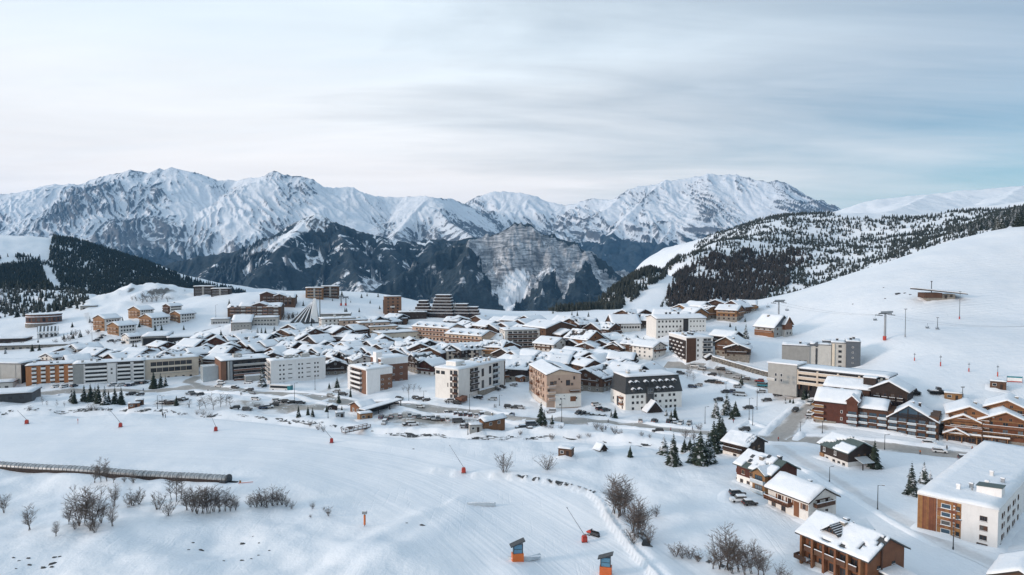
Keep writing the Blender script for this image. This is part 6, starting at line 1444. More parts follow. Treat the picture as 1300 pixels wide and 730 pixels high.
CHROWS = [
 ('behind the glazed cream block', [(169, 448, 'dark'), (176, 443, 'brown'), (193, 451, 'white'), (196, 444, 'red'), (214, 446, 'brown'), (229, 441, 'white'), (240, 447, 'cream'), (205, 451, 'dark'), (222, 450, 'brown'), (250, 443, 'dark')]),
 ('behind the dark balcony block', [(263, 437, 'brown'), (275, 428, 'red'), (281, 450, 'brown'), (293, 435, 'dark'), (308, 444, 'gold'), (298, 426, 'brown'), (329, 438, 'dark'), (286, 441, 'brown'), (318, 433, 'brown'), (252, 428, 'dark')]),
 ('below the pale shop row', [(311, 425, 'white'), (323, 428, 'brown'), (341, 433, 'brown'), (350, 423, 'dark'), (361, 429, 'dark'), (357, 441, 'orange'), (376, 445, 'orange'), (334, 425, 'dark'), (347, 447, 'brown'), (368, 435, 'brown')]),
 ('between church and white slab block', [(374, 412, 'brown'), (378, 420, 'white'), (387, 424, 'dark'), (384, 432, 'cream'), (397, 417, 'brown'), (404, 427, 'dark'), (398, 439, 'brown'), (416, 414, 'red'), (412, 433, 'dark'), (392, 446, 'brown'), (408, 442, 'dark'), (366, 418, 'brown')]),
 ('behind the street beside the white slab block', [(424, 446, 'dark'), (425, 457, 'dark'), (443, 447, 'brown'), (472, 441, 'red'), (445, 435, 'cream'), (429, 436, 'brown'), (456, 441, 'brown'), (488, 437, 'dark'), (459, 451, 'white'), (436, 441, 'dark'), (480, 447, 'brown'), (452, 430, 'brown')]),
 ('under the crest snowfield beside the brown tower', [(462, 403, 'red'), (472, 402, 'dark'), (483, 403, 'brown'), (494, 404, 'brown'), (503, 399, 'dark'), (450, 413, 'brown'), (437, 421, 'brown'), (466, 426, 'dark'), (452, 426, 'white'), (428, 415, 'brown'), (487, 427, 'brown'), (478, 433, 'dark')]),
 ('between brown rear block and cream hotel', [(509, 443, 'dark'), (514, 436, 'brown'), (526, 449, 'dark'), (531, 436, 'brown'), (535, 450, 'dark'), (543, 432, 'dark'), (549, 457, 'red'), (522, 430, 'brown'), (552, 441, 'brown'), (498, 431, 'brown'), (541, 443, 'brown'), (520, 442, 'brown')]),
 ('just behind and right of the cream hotel', [(565, 438, 'brown'), (583, 438, 'dark'), (605, 437, 'brown'), (628, 434, 'gold'), (633, 425, 'brown'), (645, 443, 'dark'), (643, 434, 'brown')]),
 ('between the white angular and pinkish blocks', [(650, 453, 'dark'), (648, 465, 'orange'), (659, 446, 'brown'), (664, 454, 'dark'), (675, 446, 'brown'), (690, 449, 'dark'), (697, 456, 'brown'), (683, 458, 'brown')]),
 ('along the far plateau edge', [(577, 403, 'dark'), (593, 408, 'brown'), (610, 401, 'brown'), (620, 408, 'brown'), (636, 403, 'gold'), (650, 402, 'brown'), (664, 406, 'brown'), (718, 402, 'gold'), (732, 405, 'brown'), (745, 405, 'brown'), (661, 414, 'dark'), (602, 411, 'brown'), (645, 410, 'brown'), (629, 412, 'dark'), (675, 401, 'brown')]),
 ('around the broad chalet behind the mansard block', [(716, 446, 'brown'), (729, 443, 'brown'), (751, 441, 'brown'), (730, 454, 'red'), (759, 452, 'brown'), (774, 461, 'dark'), (790, 449, 'dark'), (781, 436, 'brown'), (803, 463, 'dark'), (822, 463, 'dark'), (742, 447, 'dark'), (770, 446, 'brown'), (745, 457, 'brown'), (786, 455, 'brown'), (712, 453, 'dark')]),
 ('below the white gabled hotel', [(774, 424, 'white'), (716, 419, 'brown'), (806, 431, 'brown'), (759, 411, 'brown'), (824, 434, 'white'), (789, 434, 'dark'), (771, 411, 'brown'), (793, 426, 'brown'), (746, 435, 'brown'), (729, 431, 'dark'), (764, 432, 'brown')]),
 ('in the upper hamlet under the wooded hill', [(798, 394, 'brown'), (812, 393, 'brown'), (826, 401, 'dark'), (842, 394, 'brown'), (857, 392, 'gold'), (869, 387, 'gold'), (881, 392, 'gold'), (886, 384, 'brown'), (900, 389, 'gold'), (909, 381, 'brown'), (927, 388, 'gold'), (949, 382, 'gold'), (935, 383, 'brown'), (865, 397, 'white')]),
 ('between the brown grid block and the slope chalet', [(922, 421, 'dark'), (937, 436, 'dark'), (929, 429, 'brown')]),
 ('behind the lodge row street', [(206, 434, 'brown'), (246, 432, 'brown'), (108, 437, 'white'), (123, 443, 'brown'), (98, 452, 'brown'), (84, 441, 'brown'), (138, 446, 'dark'), (152, 449, 'brown'), (112, 451, 'dark'), (72, 448, 'white'), (262, 424, 'brown')]),
]
for phrase, lst in CHROWS:
 lst = sorted(lst)
 for i, (px, py, kind) in enumerate(lst):
  small = phrase.startswith(('along the far', 'in the upper', 'under the crest'))
  chalet(px, py + 1.5, kind, '%s chalet, %s from left %s' % (KIND[kind][2], ORD[i], phrase), group='chalets ' + phrase, w=r1(cr.uniform(11, 14)) if not small else r1(cr.uniform(12, 16)))
BG = 'larger chalets in the village centre'
chalet(755, 470, 'brown', 'broad stone-and-timber chalet with deep eaves right behind the mansard block', 19, 17, 7.2, -38, 20, BG, 'broad_chalet')
chalet(742, 423, 'orange', 'tall orange-brown chalet with steep double gable near the plateau edge', 15, 18, 9.0, 42, 30, BG, 'tall_chalet')
chalet(700, 431, 'white', 'white chalet with one clean snow slope below the big brown hotel', 16, 15, 7.0, 50, 22, BG, 'white_chalet')
chalet(660, 461, 'dark', 'wide dark chalet with white doors behind the pinkish block', 20, 14, 6.4, 70, 16, BG, 'wide_chalet')
chalet(808, 474, 'dark', 'long chalet roof right behind the mansard roof', 16, 24, 5.0, 70, 18, BG, 'long_chalet')
chalet(797, 466, 'dark', 'dark chalet with steep snow slope facing the road bend', 15, 17, 6.4, 48, 26, BG, 'steep_chalet')
b = flatblock(660, 418, 'white', 'white and brown apartment house with wooden balcony bands mid-village', 24, 15, 11, 14, BG, 6, 4, 'strip', 'timber_brown')
b = chalet(697, 410, 'brown', 'big brown timber hotel under a wide snowy roof near the plateau edge', 26, 22, 10.5, 40, 15, BG, 'timber_hotel')
def terrace(label, px, py, w, d, h, rot, n):
 b = Bld('terraced_lodge', label, 'lodge', px, py, (0, 0, h + 1.5), rot, BG)
 b.walls(w, d, h, 'pink_render'); b.gable(w, d, h, 17, 0.6, wall='pink_render', ridge='x', snow=0.65)
 facade(b, 'F', w, d, 3, h / 3, n, 'win', 0.6, ww=1.5, wh=1.4, frame='timber_brown'); facade(b, 'R', w, d, 2, h / 2.4, 3, 'win', 0.8); facade(b, 'L', w, d, 2, h / 2.4, 3, 'win', 0.8)
 for k in (1, 2): b.balcony('F', w / 2, k * h / 3 - 0.1, w * 0.96, w, d, mat='timber_orange', dep=1.2, rail=0.95)
 for k in range(n // 2): b.add('dormer', cached('dormer', dormer_me), (-w / 2 + w * (k + 0.6) / (n / 2), -d / 2 + 1.4, h + 0.5))
 return b
terrace('long curved-looking terracotta lodge with dormers above the cream hotel', 556, 412, 34, 16, 9.0, -34, 9)
terrace('second terracotta lodge with dormers and stone gable end, right of the first', 598, 421, 30, 17, 8.5, -34, 8)
AP = 'sunlit apartment houses below the church'
flatblock(428, 404, 'white', 'white apartment house with orange-lit end beside the church hall', 24, 12, 8, 24, AP, 7, 3)
flatblock(447, 406, 'pink', 'pinkish apartment house with snowy flat roof, second from the church', 20, 12, 8, 24, AP, 5, 3)
flatblock(473, 409, 'pink', 'pinkish apartment house with orange balconies, third from the church', 22, 12, 9, 24, AP, 5, 3, 'balc')
flatblock(485, 414, 'pink', 'pinkish apartment house stepping forward at the row end', 20, 11, 7, 24, AP, 5, 2)
flatblock(466, 432, 'cream', 'tan flat-roofed house among dark chalets behind the side street', 20, 13, 7, 20, AP, 5, 2)
flatblock(503, 421, 'cream', 'low snow-covered hall roof with tan wall right of the pinkish houses', 30, 18, 5, 30, AP, 6, 1, name='low_hall')
flatblock(522, 416, 'cream', 'long arcaded building with thick snow beside the terracotta lodge', 34, 14, 5, -28, AP, 8, 1, name='low_hall')
flatblock(500, 404, 'brown', 'low brown house under the brown tower', 22, 12, 5, 10, AP, 5, 1, name='low_hall')
b = Bld('brown_tower', 'square brown brick tower block standing on the crest', 'tower block', 499, 398, (0, -6, 0), 14)
b.walls(15, 12, 15, 'brick_brown'); b.flat_roof(15, 12, 15, snow=0.4, ov=0.1); facade(b, 'F', 15, 12, 5, 2.9, 3, 'win', 1.0, ww=1.6, frame='timber_dark'); b.balcony('F', 7, 5.6, 4, 15, 12, mat='white_render'); b.slab('L', 6, 0, 5, 12, 0.8, 15, 12, 'timber_brown', name='bay')
b = Bld('stepped_complex', 'dark stepped holiday complex with snowy terraces like a ziggurat at plateau edge', 'apartment complex', 557, 401, (0, -8, 0), -6)
def steps(cx, w, n, d0, mat='timber_dark', sh=0.72):
 for k in range(n):
  ww = w - k * sh * 2; dd = d0 - k * 1.3; z = k * 2.6
  b.add('storey', box_me('storey', ww, dd, 2.3 if k else 5.3, mat), (cx, k * 0.65, z if k else z - 3)); b.add('terrace_snow', box_me('terrace_snow', ww + 0.9, dd + 0.9, 0.32, 'snow'), (cx, k * 0.65, z + 2.32))
  for j in range(int(ww / 3.2)): b.windows('F', [1.6 + j * 3.2], [z + 0.4], 2.2, 1.5, ww, dd, cx=cx, cy=k * 0.65, frame='timber_brown', mull=1)
steps(2, 21, 7, 17); steps(-16, 17, 5, 13, sh=1.2); steps(19, 14, 4, 12); steps(29, 12, 3, 10, sh=1.0)
b.add('lift_tower', box_me('lift_tower', 3, 3, 13, 'concrete'), (13, 1, -3)); b.add('lift_tower_snow', box_me('lift_tower_snow', 3.1, 3.1, 0.4, 'snow'), (13, 1, 10.02))
flatblock(524, 396, 'dark', 'low dark house with snow roofs left of the stepped complex', 24, 11, 5, 8, BG, 5, 1, name='low_hall')
chalet(583, 404, 'dark', 'wide dark hall roof just below the stepped complex', 22, 15, 4.8, 12, 16, BG, 'wide_hall')
# ---- small wooden buildings by the car parks and the piste
b = blk('wooden_lift_cabin', 'wooden ticket hut with snowy saddle roof by the car park, log walls', 'hut', (615, 545), 42, 641, 608, 537)
b.walls(b.W, b.D, 3.0, 'timber_orange'); b.gable(b.W, b.D, 3.0, 25, 0.7, wall='timber_orange', ridge='x', snow=0.45); b.windows('L', [b.D * 0.5], [0.2], 1.2, 2.0, b.W, b.D, frame='white_paint'); b.windows('F', [b.W * 0.3, b.W * 0.7], [1.0], 1.4, 1.2, b.W, b.D); b.chimney(0, 0, 4.4, 0.5, 0.8)
b = blk('wooden_ski_school', 'orange timber hut with grey-blue snow roof beside the long ramp roof', 'hut', (458, 527), 45, 476, 443, 518)
b.walls(b.W, b.D, 3.2, 'timber_orange'); b.gable(b.W, b.D, 3.2, 22, 0.7, wall='timber_orange', ridge='x', snow=0.35); b.windows('L', [b.D * 0.3, b.D * 0.7], [0.6], 1.3, 1.7, b.W, b.D); b.windows('F', [b.W * 0.3, b.W * 0.7], [0.9], 1.5, 1.3, b.W, b.D)
b = Bld('ramp_roof', 'long sloping snow-covered ramp roof on dark posts next to the timber hut', 'shelter', 484, 522, (0, 0, 0), 52)
b.add('roof', mesh('roof', [(-11, -2.2, 2.2), (11, -2.2, 3.4), (11, 2.2, 3.4), (-11, 2.2, 2.2), (-11, -2.2, 2.5), (11, -2.2, 3.7), (11, 2.2, 3.7), (-11, 2.2, 2.5)], [(3, 2, 1, 0), (4, 5, 6, 7), (0, 1, 5, 4), (1, 2, 6, 5), (2, 3, 7, 6), (3, 0, 4, 7)], ['timber_dark'])); b.add('roof_snow', mesh('roof_snow', [(-10.9, -2.1, 2.52), (10.9, -2.1, 3.72), (10.9, 2.1, 3.72), (-10.9, 2.1, 2.52), (-10.9, -2.1, 2.9), (10.9, -2.1, 4.1), (10.9, 2.1, 4.1), (-10.9, 2.1, 2.9)], [(4, 5, 6, 7), (0, 1, 5, 4), (1, 2, 6, 5), (2, 3, 7, 6), (3, 0, 4, 7)], ['snow']))
for x in (-10, -3.3, 3.3, 10):
 for y in (-1.9, 1.9): b.add('post', box_me('post', 0.3, 0.3, 2.6 + (x + 10) * 0.05, 'timber_dark'), (x, y, -0.2))
b.add('back_wall', MB().box(-10.8, 10.8, 1.95, 2.05, 0, 2.1).me('back_wall', ['metal_dark']))
def hut(name, label, px, py, w, d, h, rot, mat, pitch=18, flat_=False, **kw):
 b = Bld(name, label, 'hut', px, py, (0, -d / 2, 0), rot)
 b.walls(w, d, h, mat)
 if flat_: b.flat_roof(w, d, h, snow=0.4, ov=0.15, edge=0.15)
 else: b.gable(w, d, h, pitch, 0.35, wall=mat, snow=0.35, t=0.15)
 b.windows('F', [w * 0.28], [h * 0.4], w * 0.26, h * 0.36, w, d, frame='white_paint', mull=0); b.add('door', MB().box(-0.45, 0.45, -0.06, 0.02, 0, min(2.0, h * 0.8)).me('door', ['timber_dark']), (w * 0.2, -d / 2, 0))
 return b
hut('ticket_kiosk', 'small bright orange-tan kiosk in front of the timber hut', 465, 534, 5.5, 4, 3, 30, 'timber_gold', flat_=True)
hut('garden_shed', 'tiny dark shed with snow cap between road and car-park firs', 422, 522, 4.0, 3, 2.2, 10, 'timber_dark')
hut('metal_cabin', 'tiny grey cabin with snow on top beside the lamp post', 432, 531, 3.6, 2.6, 2.3, 20, 'metal_grey', flat_=True)
hut('white_kiosk', 'pale food kiosk with snow cap next to the ticket hut', 604, 549, 4.6, 3, 2.8, 12, 'concrete', flat_=True)
hut('brown_container_hut', 'brown container hut with posters and snow cap alone on the snowfield', 717, 580, 4.6, 3.0, 2.6, -22, 'timber_brown', flat_=True)
hut('a_frame_hut', 'tiny A-frame hut almost all snow roof on the snowfield', 766, 574, 3.4, 3.0, 0.9, 38, 'timber_dark', 46)
hut('orange_crate_hut', 'low orange wooden crate hut by the skiers near the young larches', 170, 518, 4.6, 2.6, 2.0, 20, 'timber_orange', flat_=True)
hut('brown_crate_hut', 'darker brown crate hut joined up behind the orange crate hut', 177, 515.5, 3.0, 2.6, 2.6, 20, 'timber_brown', flat_=True)
hut('slope_crate', 'wooden crate hut on the slope behind the golden chalets', 1210, 508, 6.0, 3.0, 2.6, -30, 'timber_gold', flat_=True)
hut('little_brown_shed', 'little brown shed with snow roof beside the pinkish block', 664, 486, 4.2, 4, 2.8, 30, 'timber_orange')
hut('lift_operator_box', 'small wooden operator box high on the slope right of the golden chalet roofs', 1267, 494, 5.5, 4, 3, -36, 'timber_brown', flat_=True)
# ------------------------------------------------------------------ roads, car parks, stream
def road_mat(name, a, b, c, thr):
 m = NT(name); p = m.pos().outputs['Position']
 n = m.noise(p, 0.10, 7, 0.65, 0.4); n2 = m.noise(p, 0.9, 5, 0.6)
 ac = m.attr('across')
 tr = m.noise(m.mapping(p, (1, 1, 1)), 0.35, 4, 0.6)
 col = m.mix(m.mapr(n2, 0.3, 0.7), a, b)
 edge = m.math('ADD', m.math('MULTIPLY', m.math('ABSOLUTE', ac), 0.75), m.math('ADD', m.math('MULTIPLY', m.math('SUBTRACT', n, 0.5), 1.5), m.math('MULTIPLY', m.math('SUBTRACT', tr, 0.5), 0.5)))
 col = m.mix(m.mapr(edge, thr - 0.22, thr + 0.18), col, c)
 m.color(col); m.rough(m.mapr(n2, 0.3, 0.7, 0.45, 0.75)); m.bump(m.math('ADD', n, n2), 0.5, 0.2)
 return m.m
packed = road_mat('packed_road', (0.30, 0.28, 0.26), (0.43, 0.41, 0.39), (0.74, 0.75, 0.77), 0.74)
slush = road_mat('slush_lot', (0.22, 0.20, 0.175), (0.42, 0.39, 0.36), (0.72, 0.74, 0.77), 0.42)
lane = road_mat('snow_lane', (0.60, 0.61, 0.63), (0.70, 0.71, 0.73), (0.79, 0.82, 0.86), 0.5)
def dense(pts, step):
 out = [pts[0]]
 for a, b in zip(pts[:-1], pts[1:]):
  n = max(1, int(math.hypot(b[0] - a[0], b[1] - a[1]) / step))
  out += [(a[0] + (b[0] - a[0]) * k / n, a[1] + (b[1] - a[1]) * k / n) for k in range(1, n + 1)]
 return out
def strip(name, pix, width, mat, lift=0.06, step=2.0, nx=8, jag=0.5, prof=None, kind='structure', keep=None):
 pts = dense(spline([tuple(G(*p)[:2]) for p in pix], 10), step)
 v, f, at = [], [], []
 for i, (x, y) in enumerate(pts):
  a, b = pts[max(0, i - 1)], pts[min(len(pts) - 1, i + 1)]
  l = math.hypot(b[0] - a[0], b[1] - a[1]) or 1; nx_, ny_ = -(b[1] - a[1]) / l, (b[0] - a[0]) / l
  wl = width / 2 + jag * float(perlin(np.array(i * 0.21 + 3), np.array(7.7))) * 2; wr = width / 2 + jag * float(perlin(np.array(i * 0.19 + 50), np.array(1.7))) * 2
  for k in range(nx + 1):
   t = k / nx * 2 - 1; o = t * (wl if t > 0 else wr)
   X, Y = x + nx_ * o, y + ny_ * o
   h = prof(i, t) if prof else 0.0
   v.append((X, Y, gz(X, Y) + lift + h)); at.append(t)
 n = nx + 1
 for i in range(len(pts) - 1):
  for k in range(nx):
   if keep is None or keep(i, k / nx * 2 - 1): f.append((i * n + k, i * n + k + 1, (i + 1) * n + k + 1, (i + 1) * n + k))
 me = bpy.data.meshes.new(name); me.from_pydata(v, [], f); me.update()
 me.polygons.foreach_set('use_smooth', [True] * len(me.polygons))
 a_ = me.attributes.new('across', 'FLOAT', 'POINT'); a_.data.foreach_set('value', at)
 return structure(name, me, mat, kind)
MAIN = [(-60, 507), (30, 499), (100, 497), (165, 497), (215, 495), (258, 492), (300, 495), (360, 501), (420, 507), (480, 513.5), (540, 519.5), (600, 524.5), (660, 529.5), (720, 534), (780, 539), (840, 545), (900, 551), (960, 556.5), (1010, 558), (1060, 561), (1110, 566), (1160, 571.5), (1210, 577), (1290, 585), (1380, 597)]
strip('main_road', MAIN, 9.0, packed)
SIDE = [(985, 557), (997, 547), (1008, 534), (1021, 521), (1034, 511), (1028, 502), (1000, 495.5), (965, 488), (930, 477), (900, 468), (870, 464), (845, 463)]
strip('side_road', SIDE, 8.0, packed, 0.10)
strip('village_street', [(398, 502), (420, 493), (436, 482), (448, 471), (458, 463)], 6.0, lane, 0.08)
strip('block_street', [(255, 491), (240, 485), (254, 478), (262, 470)], 6.5, packed, 0.09)
strip('chalet_lane', [(985, 562), (1002, 575), (1030, 592), (1065, 612), (1100, 634), (1140, 657), (1190, 684), (1250, 712), (1330, 745)], 6.0, lane, 0.08)
strip('lodge_street', [(118, 436), (128, 428), (120, 415), (112, 404), (110, 397)], 6.0, lane, 0.08)
strip('upper_street', [(900, 468), (905, 455), (890, 440), (850, 436), (820, 436)], 6.0, lane, 0.12)
def lot(name, poly, mat, lift=0.05, step=1.6, jag=3.0):
 P2 = [tuple(G(*p)[:2]) for p in poly]
 xs, ys = [p[0] for p in P2], [p[1] for p in P2]
 nx, ny = int((max(xs) - min(xs)) / step) + 2, int((max(ys) - min(ys)) / step) + 2
 X, Y = np.meshgrid(np.linspace(min(xs) - 4, max(xs) + 4, nx + 4), np.linspace(min(ys) - 4, max(ys) + 4, ny + 4))
 wx, wy = X + fbm(X / 7, Y / 7, 3) * jag, Y + fbm(X / 7 + 30, Y / 7, 3) * jag
 ins = poly_mask(wx, wy, P2)
 d = seg_dist(X, Y, P2 + [P2[0]])[0]
 Z = np.array([[gz(X[j, i], Y[j, i]) for i in range(X.shape[1])] for j in range(X.shape[0])]) + lift
 keep = ins[:-1, :-1] & ins[1:, 1:] & ins[:-1, 1:] & ins[1:, :-1]
 idx = np.arange(X.size).reshape(X.shape)
 f = np.stack([idx[:-1, :-1], idx[:-1, 1:], idx[1:, 1:], idx[1:, :-1]], -1)[keep]
 used = np.unique(f); remap = -np.ones(X.size, int); remap[used] = np.arange(len(used))
 v = np.stack([X.ravel(), Y.ravel(), Z.ravel()], -1)[used]
 me = bpy.data.meshes.new(name); me.from_pydata(v.tolist(), [], remap[f].tolist()); me.update()
 a_ = me.attributes.new('across', 'FLOAT', 'POINT'); a_.data.foreach_set('value', np.clip(1 - d.ravel()[used] / 9, 0, 1).astype(np.float32))
 return structure(name, me, mat)
lot('car_park', [(478, 523), (540, 526), (612, 530), (618, 540), (560, 544), (500, 541), (470, 534)], slush)
lot('car_park', [(300, 507), (360, 508), (440, 514), (452, 521), (380, 523), (310, 519), (285, 512)], slush)
lot('car_park', [(1037, 533), (1062, 537), (1060, 549), (1030, 546)], slush)
lot('car_park', [(190, 508), (240, 506), (246, 514), (196, 517)], slush, 0.055)
def dark_mat():
 m = NT('stream_bank'); p = m.pos().outputs['Position']; n = m.noise(p, 0.5, 6, 0.7)
 m.color(m.mix(m.mapr(n, 0.50, 0.60), (0.045, 0.048, 0.05), (0.72, 0.76, 0.81))); m.rough(0.6); return m.m
bank = dark_mat()
strip('stream', [(-40, 521.5), (60, 521), (140, 520.5), (220, 523), (310, 528), (380, 536), (440, 543.5), (490, 549), (560, 553), (620, 556), (690, 556), (760, 559), (830, 566)], 1.5, bank, 0.10, 0.7, 4, 0.6, keep=lambda i, t: perlin(np.array(i * 0.09), np.array(2.2)) + 0.9 * perlin(np.array(i * 0.3), np.array(t * 1.5 + 9)) > 0.06)
strip('bank_crack', [(655, 603), (685, 608), (715, 612), (742, 620), (757, 626)], 1.0, bank, 0.10, 1.0, 2, 0.5, keep=lambda i, t: perlin(np.array(i * 0.22), np.array(5.2)) > -0.12)
strip('gully', [(812, 672), (818, 684), (823, 694)], 1.8, bank, 0.10, 0.8, 2, 0.6); strip('gully', [(880, 706), (905, 715), (930, 723)], 1.2, bank, 0.10, 0.8, 2, 0.5, keep=lambda i, t: perlin(np.array(i * 0.3), np.array(8.2)) > -0.1)
snow_m = MATS['snow']
def bank_prof(seed, h0):
 def f(i, t):
  e = max(0.0, 1 - t * t)
  n = 0.55 + 1.1 * abs(float(perlin(np.array(i * 0.16 + seed), np.array(seed * 1.3)))) + 0.5 * float(perlin(np.array(i * 0.55 + seed), np.array(t * 1.5)))
  return h0 * e * max(0.1, n) - 0.1 * (1 - e)
 return f
def offset_line(pix, off):
 pts = spline([tuple(G(*p)[:2]) for p in pix], 6); out = []
 for i, (x, y) in enumerate(pts):
  a, b = pts[max(0, i - 1)], pts[min(len(pts) - 1, i + 1)]; l = math.hypot(b[0] - a[0], b[1] - a[1]) or 1
  out.append((x - (b[1] - a[1]) / l * off, y + (b[0] - a[0]) / l * off))
 return out
def bank_strip(pts, w, h, seed, gap=-0.05):
 v, f, at = [], [], []; pts = dense(pts, 1.4); pr = bank_prof(seed, h); n = 9
 for i, (x, y) in enumerate(pts):
  a, b = pts[max(0, i - 1)], pts[min(len(pts) - 1, i + 1)]; l = math.hypot(b[0] - a[0], b[1] - a[1]) or 1
  nx_, ny_ = -(b[1] - a[1]) / l, (b[0] - a[0]) / l
  wob = float(perlin(np.array(i * 0.1), np.array(seed))) * 1.2
  for k in range(n):
   t = k / (n - 1) * 2 - 1; o = t * w / 2 + wob; X, Y = x + nx_ * o, y + ny_ * o
   e_ = min(1.0, i / 5.0, (len(pts) - 1 - i) / 5.0); v.append((X, Y, gz(X, Y) + (pr(i, t) + 0.1) * e_ - 0.1))
 for i in range(len(pts) - 1):
  if perlin(np.array(i * 0.05 + seed), np.array(3.1)) < gap - 0.25: continue
  f += [(i * n + k, i * n + k + 1, (i + 1) * n + k + 1, (i + 1) * n + k) for k in range(n - 1)]
 me = bpy.data.meshes.new('snow_bank'); me.from_pydata(v, [], f); me.update(); me.polygons.foreach_set('use_smooth', [True] * len(me.polygons))
 structure('snow_bank', me, snow_m)
bank_strip(offset_line(MAIN[5:20], -6.4), 4.0, 1.2, 2.0); bank_strip(offset_line(MAIN[5:17], 6.4), 4.0, 1.1, 9.0); bank_strip(offset_line(MAIN[18:24], 6.2), 3.6, 1.0, 19.0); bank_strip(offset_line(MAIN[0:6], -6.2), 3.6, 0.9, 29.0)
bank_strip(offset_line(SIDE[0:6], 6.0), 4.4, 1.3, 4.0); bank_strip(offset_line(SIDE[0:5], -6.2), 4.0, 1.2, 14.0); bank_strip(offset_line(SIDE[5:11], 5.8), 3.4, 1.0, 24.0)
bank_strip([tuple(G(*p)[:2]) for p in ((640, 548), (680, 546), (720, 549), (770, 553), (820, 556))], 6.0, 1.4, 34.0); bank_strip([tuple(G(*p)[:2]) for p in ((470, 545), (520, 546), (580, 549), (620, 550))], 5.0, 1.2, 44.0)
bank_strip([tuple(G(*p)[:2]) for p in ((1010, 588), (1050, 614), (1090, 637), (1140, 667), (1200, 700))], 3.0, 0.7, 54.0); bank_strip([tuple(G(*p)[:2]) for p in ((918, 640), (920, 630), (930, 622), (942, 621))], 4.0, 1.0, 64.0, -1)
bank_strip([tuple(G(*p)[:2]) for p in ((930, 545), (950, 535), (970, 542), (990, 545))], 3.5, 1.0, 74.0)
WALL = dense([tuple(G(*p)[:2]) for p in ((904, 457), (925, 463), (950, 470), (975, 477), (992, 482))], 0.9)
rt = bpy.data.objects.new('retaining_wall', None); COL.objects.link(rt); rt['label'] = 'rough stone retaining wall with snow and dark bushes along the side road'; rt['category'] = 'wall'
rt.location = (WALL[0][0], WALL[0][1], gz(*WALL[0]))
def rel(o): o.location = Vector(o.location) - rt.location
sr = random.Random(5)
def stone_me(k):
 r_ = random.Random(k); b_ = MB(); v = []
 for z in (0, 0.5, 1.0):
  for j in range(6):
   a = j / 6 * 2 * math.pi; q = 0.5 * (0.8 + 0.4 * r_.random()); v.append((q * math.cos(a), q * math.sin(a) * 0.8, z * 0.6 + r_.uniform(-.05, .05)))
 f = [(i * 6 + j, i * 6 + (j + 1) % 6, (i + 1) * 6 + (j + 1) % 6, (i + 1) * 6 + j) for i in range(2) for j in range(6)] + [tuple(range(12, 18))]
 return mesh('stone', v, f, ['stone'])
SM = [stone_me(k) for k in range(4)]
for i, (x, y) in enumerate(WALL):
 for lv in range(4):
  o = bpy.data.objects.new('stone', SM[sr.randrange(4)]); COL.objects.link(o); o.parent = rt
  o.location = Vector((x + sr.uniform(-.2, .2), y - 1.2 + lv * 0.22 + sr.uniform(-.1, .1), gz(x, y - 1.2) + lv * 0.55 - 0.1)) - rt.location
  sc = sr.uniform(0.85, 1.35); o.scale = (sc * 1.2, sc, sc); o.rotation_euler = (0, 0, sr.uniform(0, 6))
pv = MB()
cap_pts = WALL[::3]
for a, b_ in zip(cap_pts[:-1], cap_pts[1:]):
 za, zb = gz(a[0], a[1] - 1.0) + 2.2, gz(b_[0], b_[1] - 1.0) + 2.2
 pv.add([(a[0], a[1] - 1.2, za), (b_[0], b_[1] - 1.2, zb), (b_[0], b_[1] + 1.4, zb + 0.3), (a[0], a[1] + 1.4, za + 0.3), (a[0], a[1] - 1.0, za + 0.5), (b_[0], b_[1] - 1.0, zb + 0.5), (b_[0], b_[1] + 1.4, zb + 0.7), (a[0], a[1] + 1.4, za + 0.7)], [(0, 1, 5, 4), (4, 5, 6, 7), (1, 2, 6, 5), (3, 0, 4, 7)])
o = bpy.data.objects.new('snow_cap', pv.me('snow_cap', ['snow'])); COL.objects.link(o); o.parent = rt; o.location = -rt.location
# ------------------------------------------------------------------ trees
def needle_mat(name, c1, c2, snow_amt):
 m = NT(name); geo_ = m.pos(); p = geo_.outputs['Position']
 sx = m.n.new('ShaderNodeSeparateXYZ'); m.l.new(geo_.outputs['Normal'], sx.inputs[0])
 n = m.noise(p, 1.4, 4, 0.6); oi = m.n.new('ShaderNodeObjectInfo')
 col = m.mix(m.mapr(n, 0.3, 0.7), c1, c2)
 up = m.math('ADD', m.math('MULTIPLY', m.math('ABSOLUTE', sx.outputs['Z']), 0.55), m.math('ADD', m.math('MULTIPLY', m.math('SUBTRACT', m.noise(p, 0.9, 3), 0.5), 1.2), m.math('MULTIPLY', m.math('SUBTRACT', oi.outputs['Random'], 0.5), 0.25)))
 col = m.mix(m.mapr(up, 0.62 - snow_amt, 0.74 - snow_amt), col, (0.74, 0.78, 0.83))
 m.color(col); m.rough(0.8); MATS[name] = m.m
needle_mat('needles', (0.016, 0.026, 0.020), (0.040, 0.055, 0.036), 0.08)
needle_mat('needles_frosty', (0.020, 0.030, 0.026), (0.045, 0.058, 0.045), 0.22)
wallmat('bark', (0.095, 0.075, 0.062), (0.055, 0.045, 0.040), 0.85)
wallmat('twig', (0.175, 0.145, 0.128), (0.115, 0.095, 0.085), 0.85)
wallmat('twig_grey', (0.20, 0.185, 0.175), (0.13, 0.12, 0.115), 0.85)
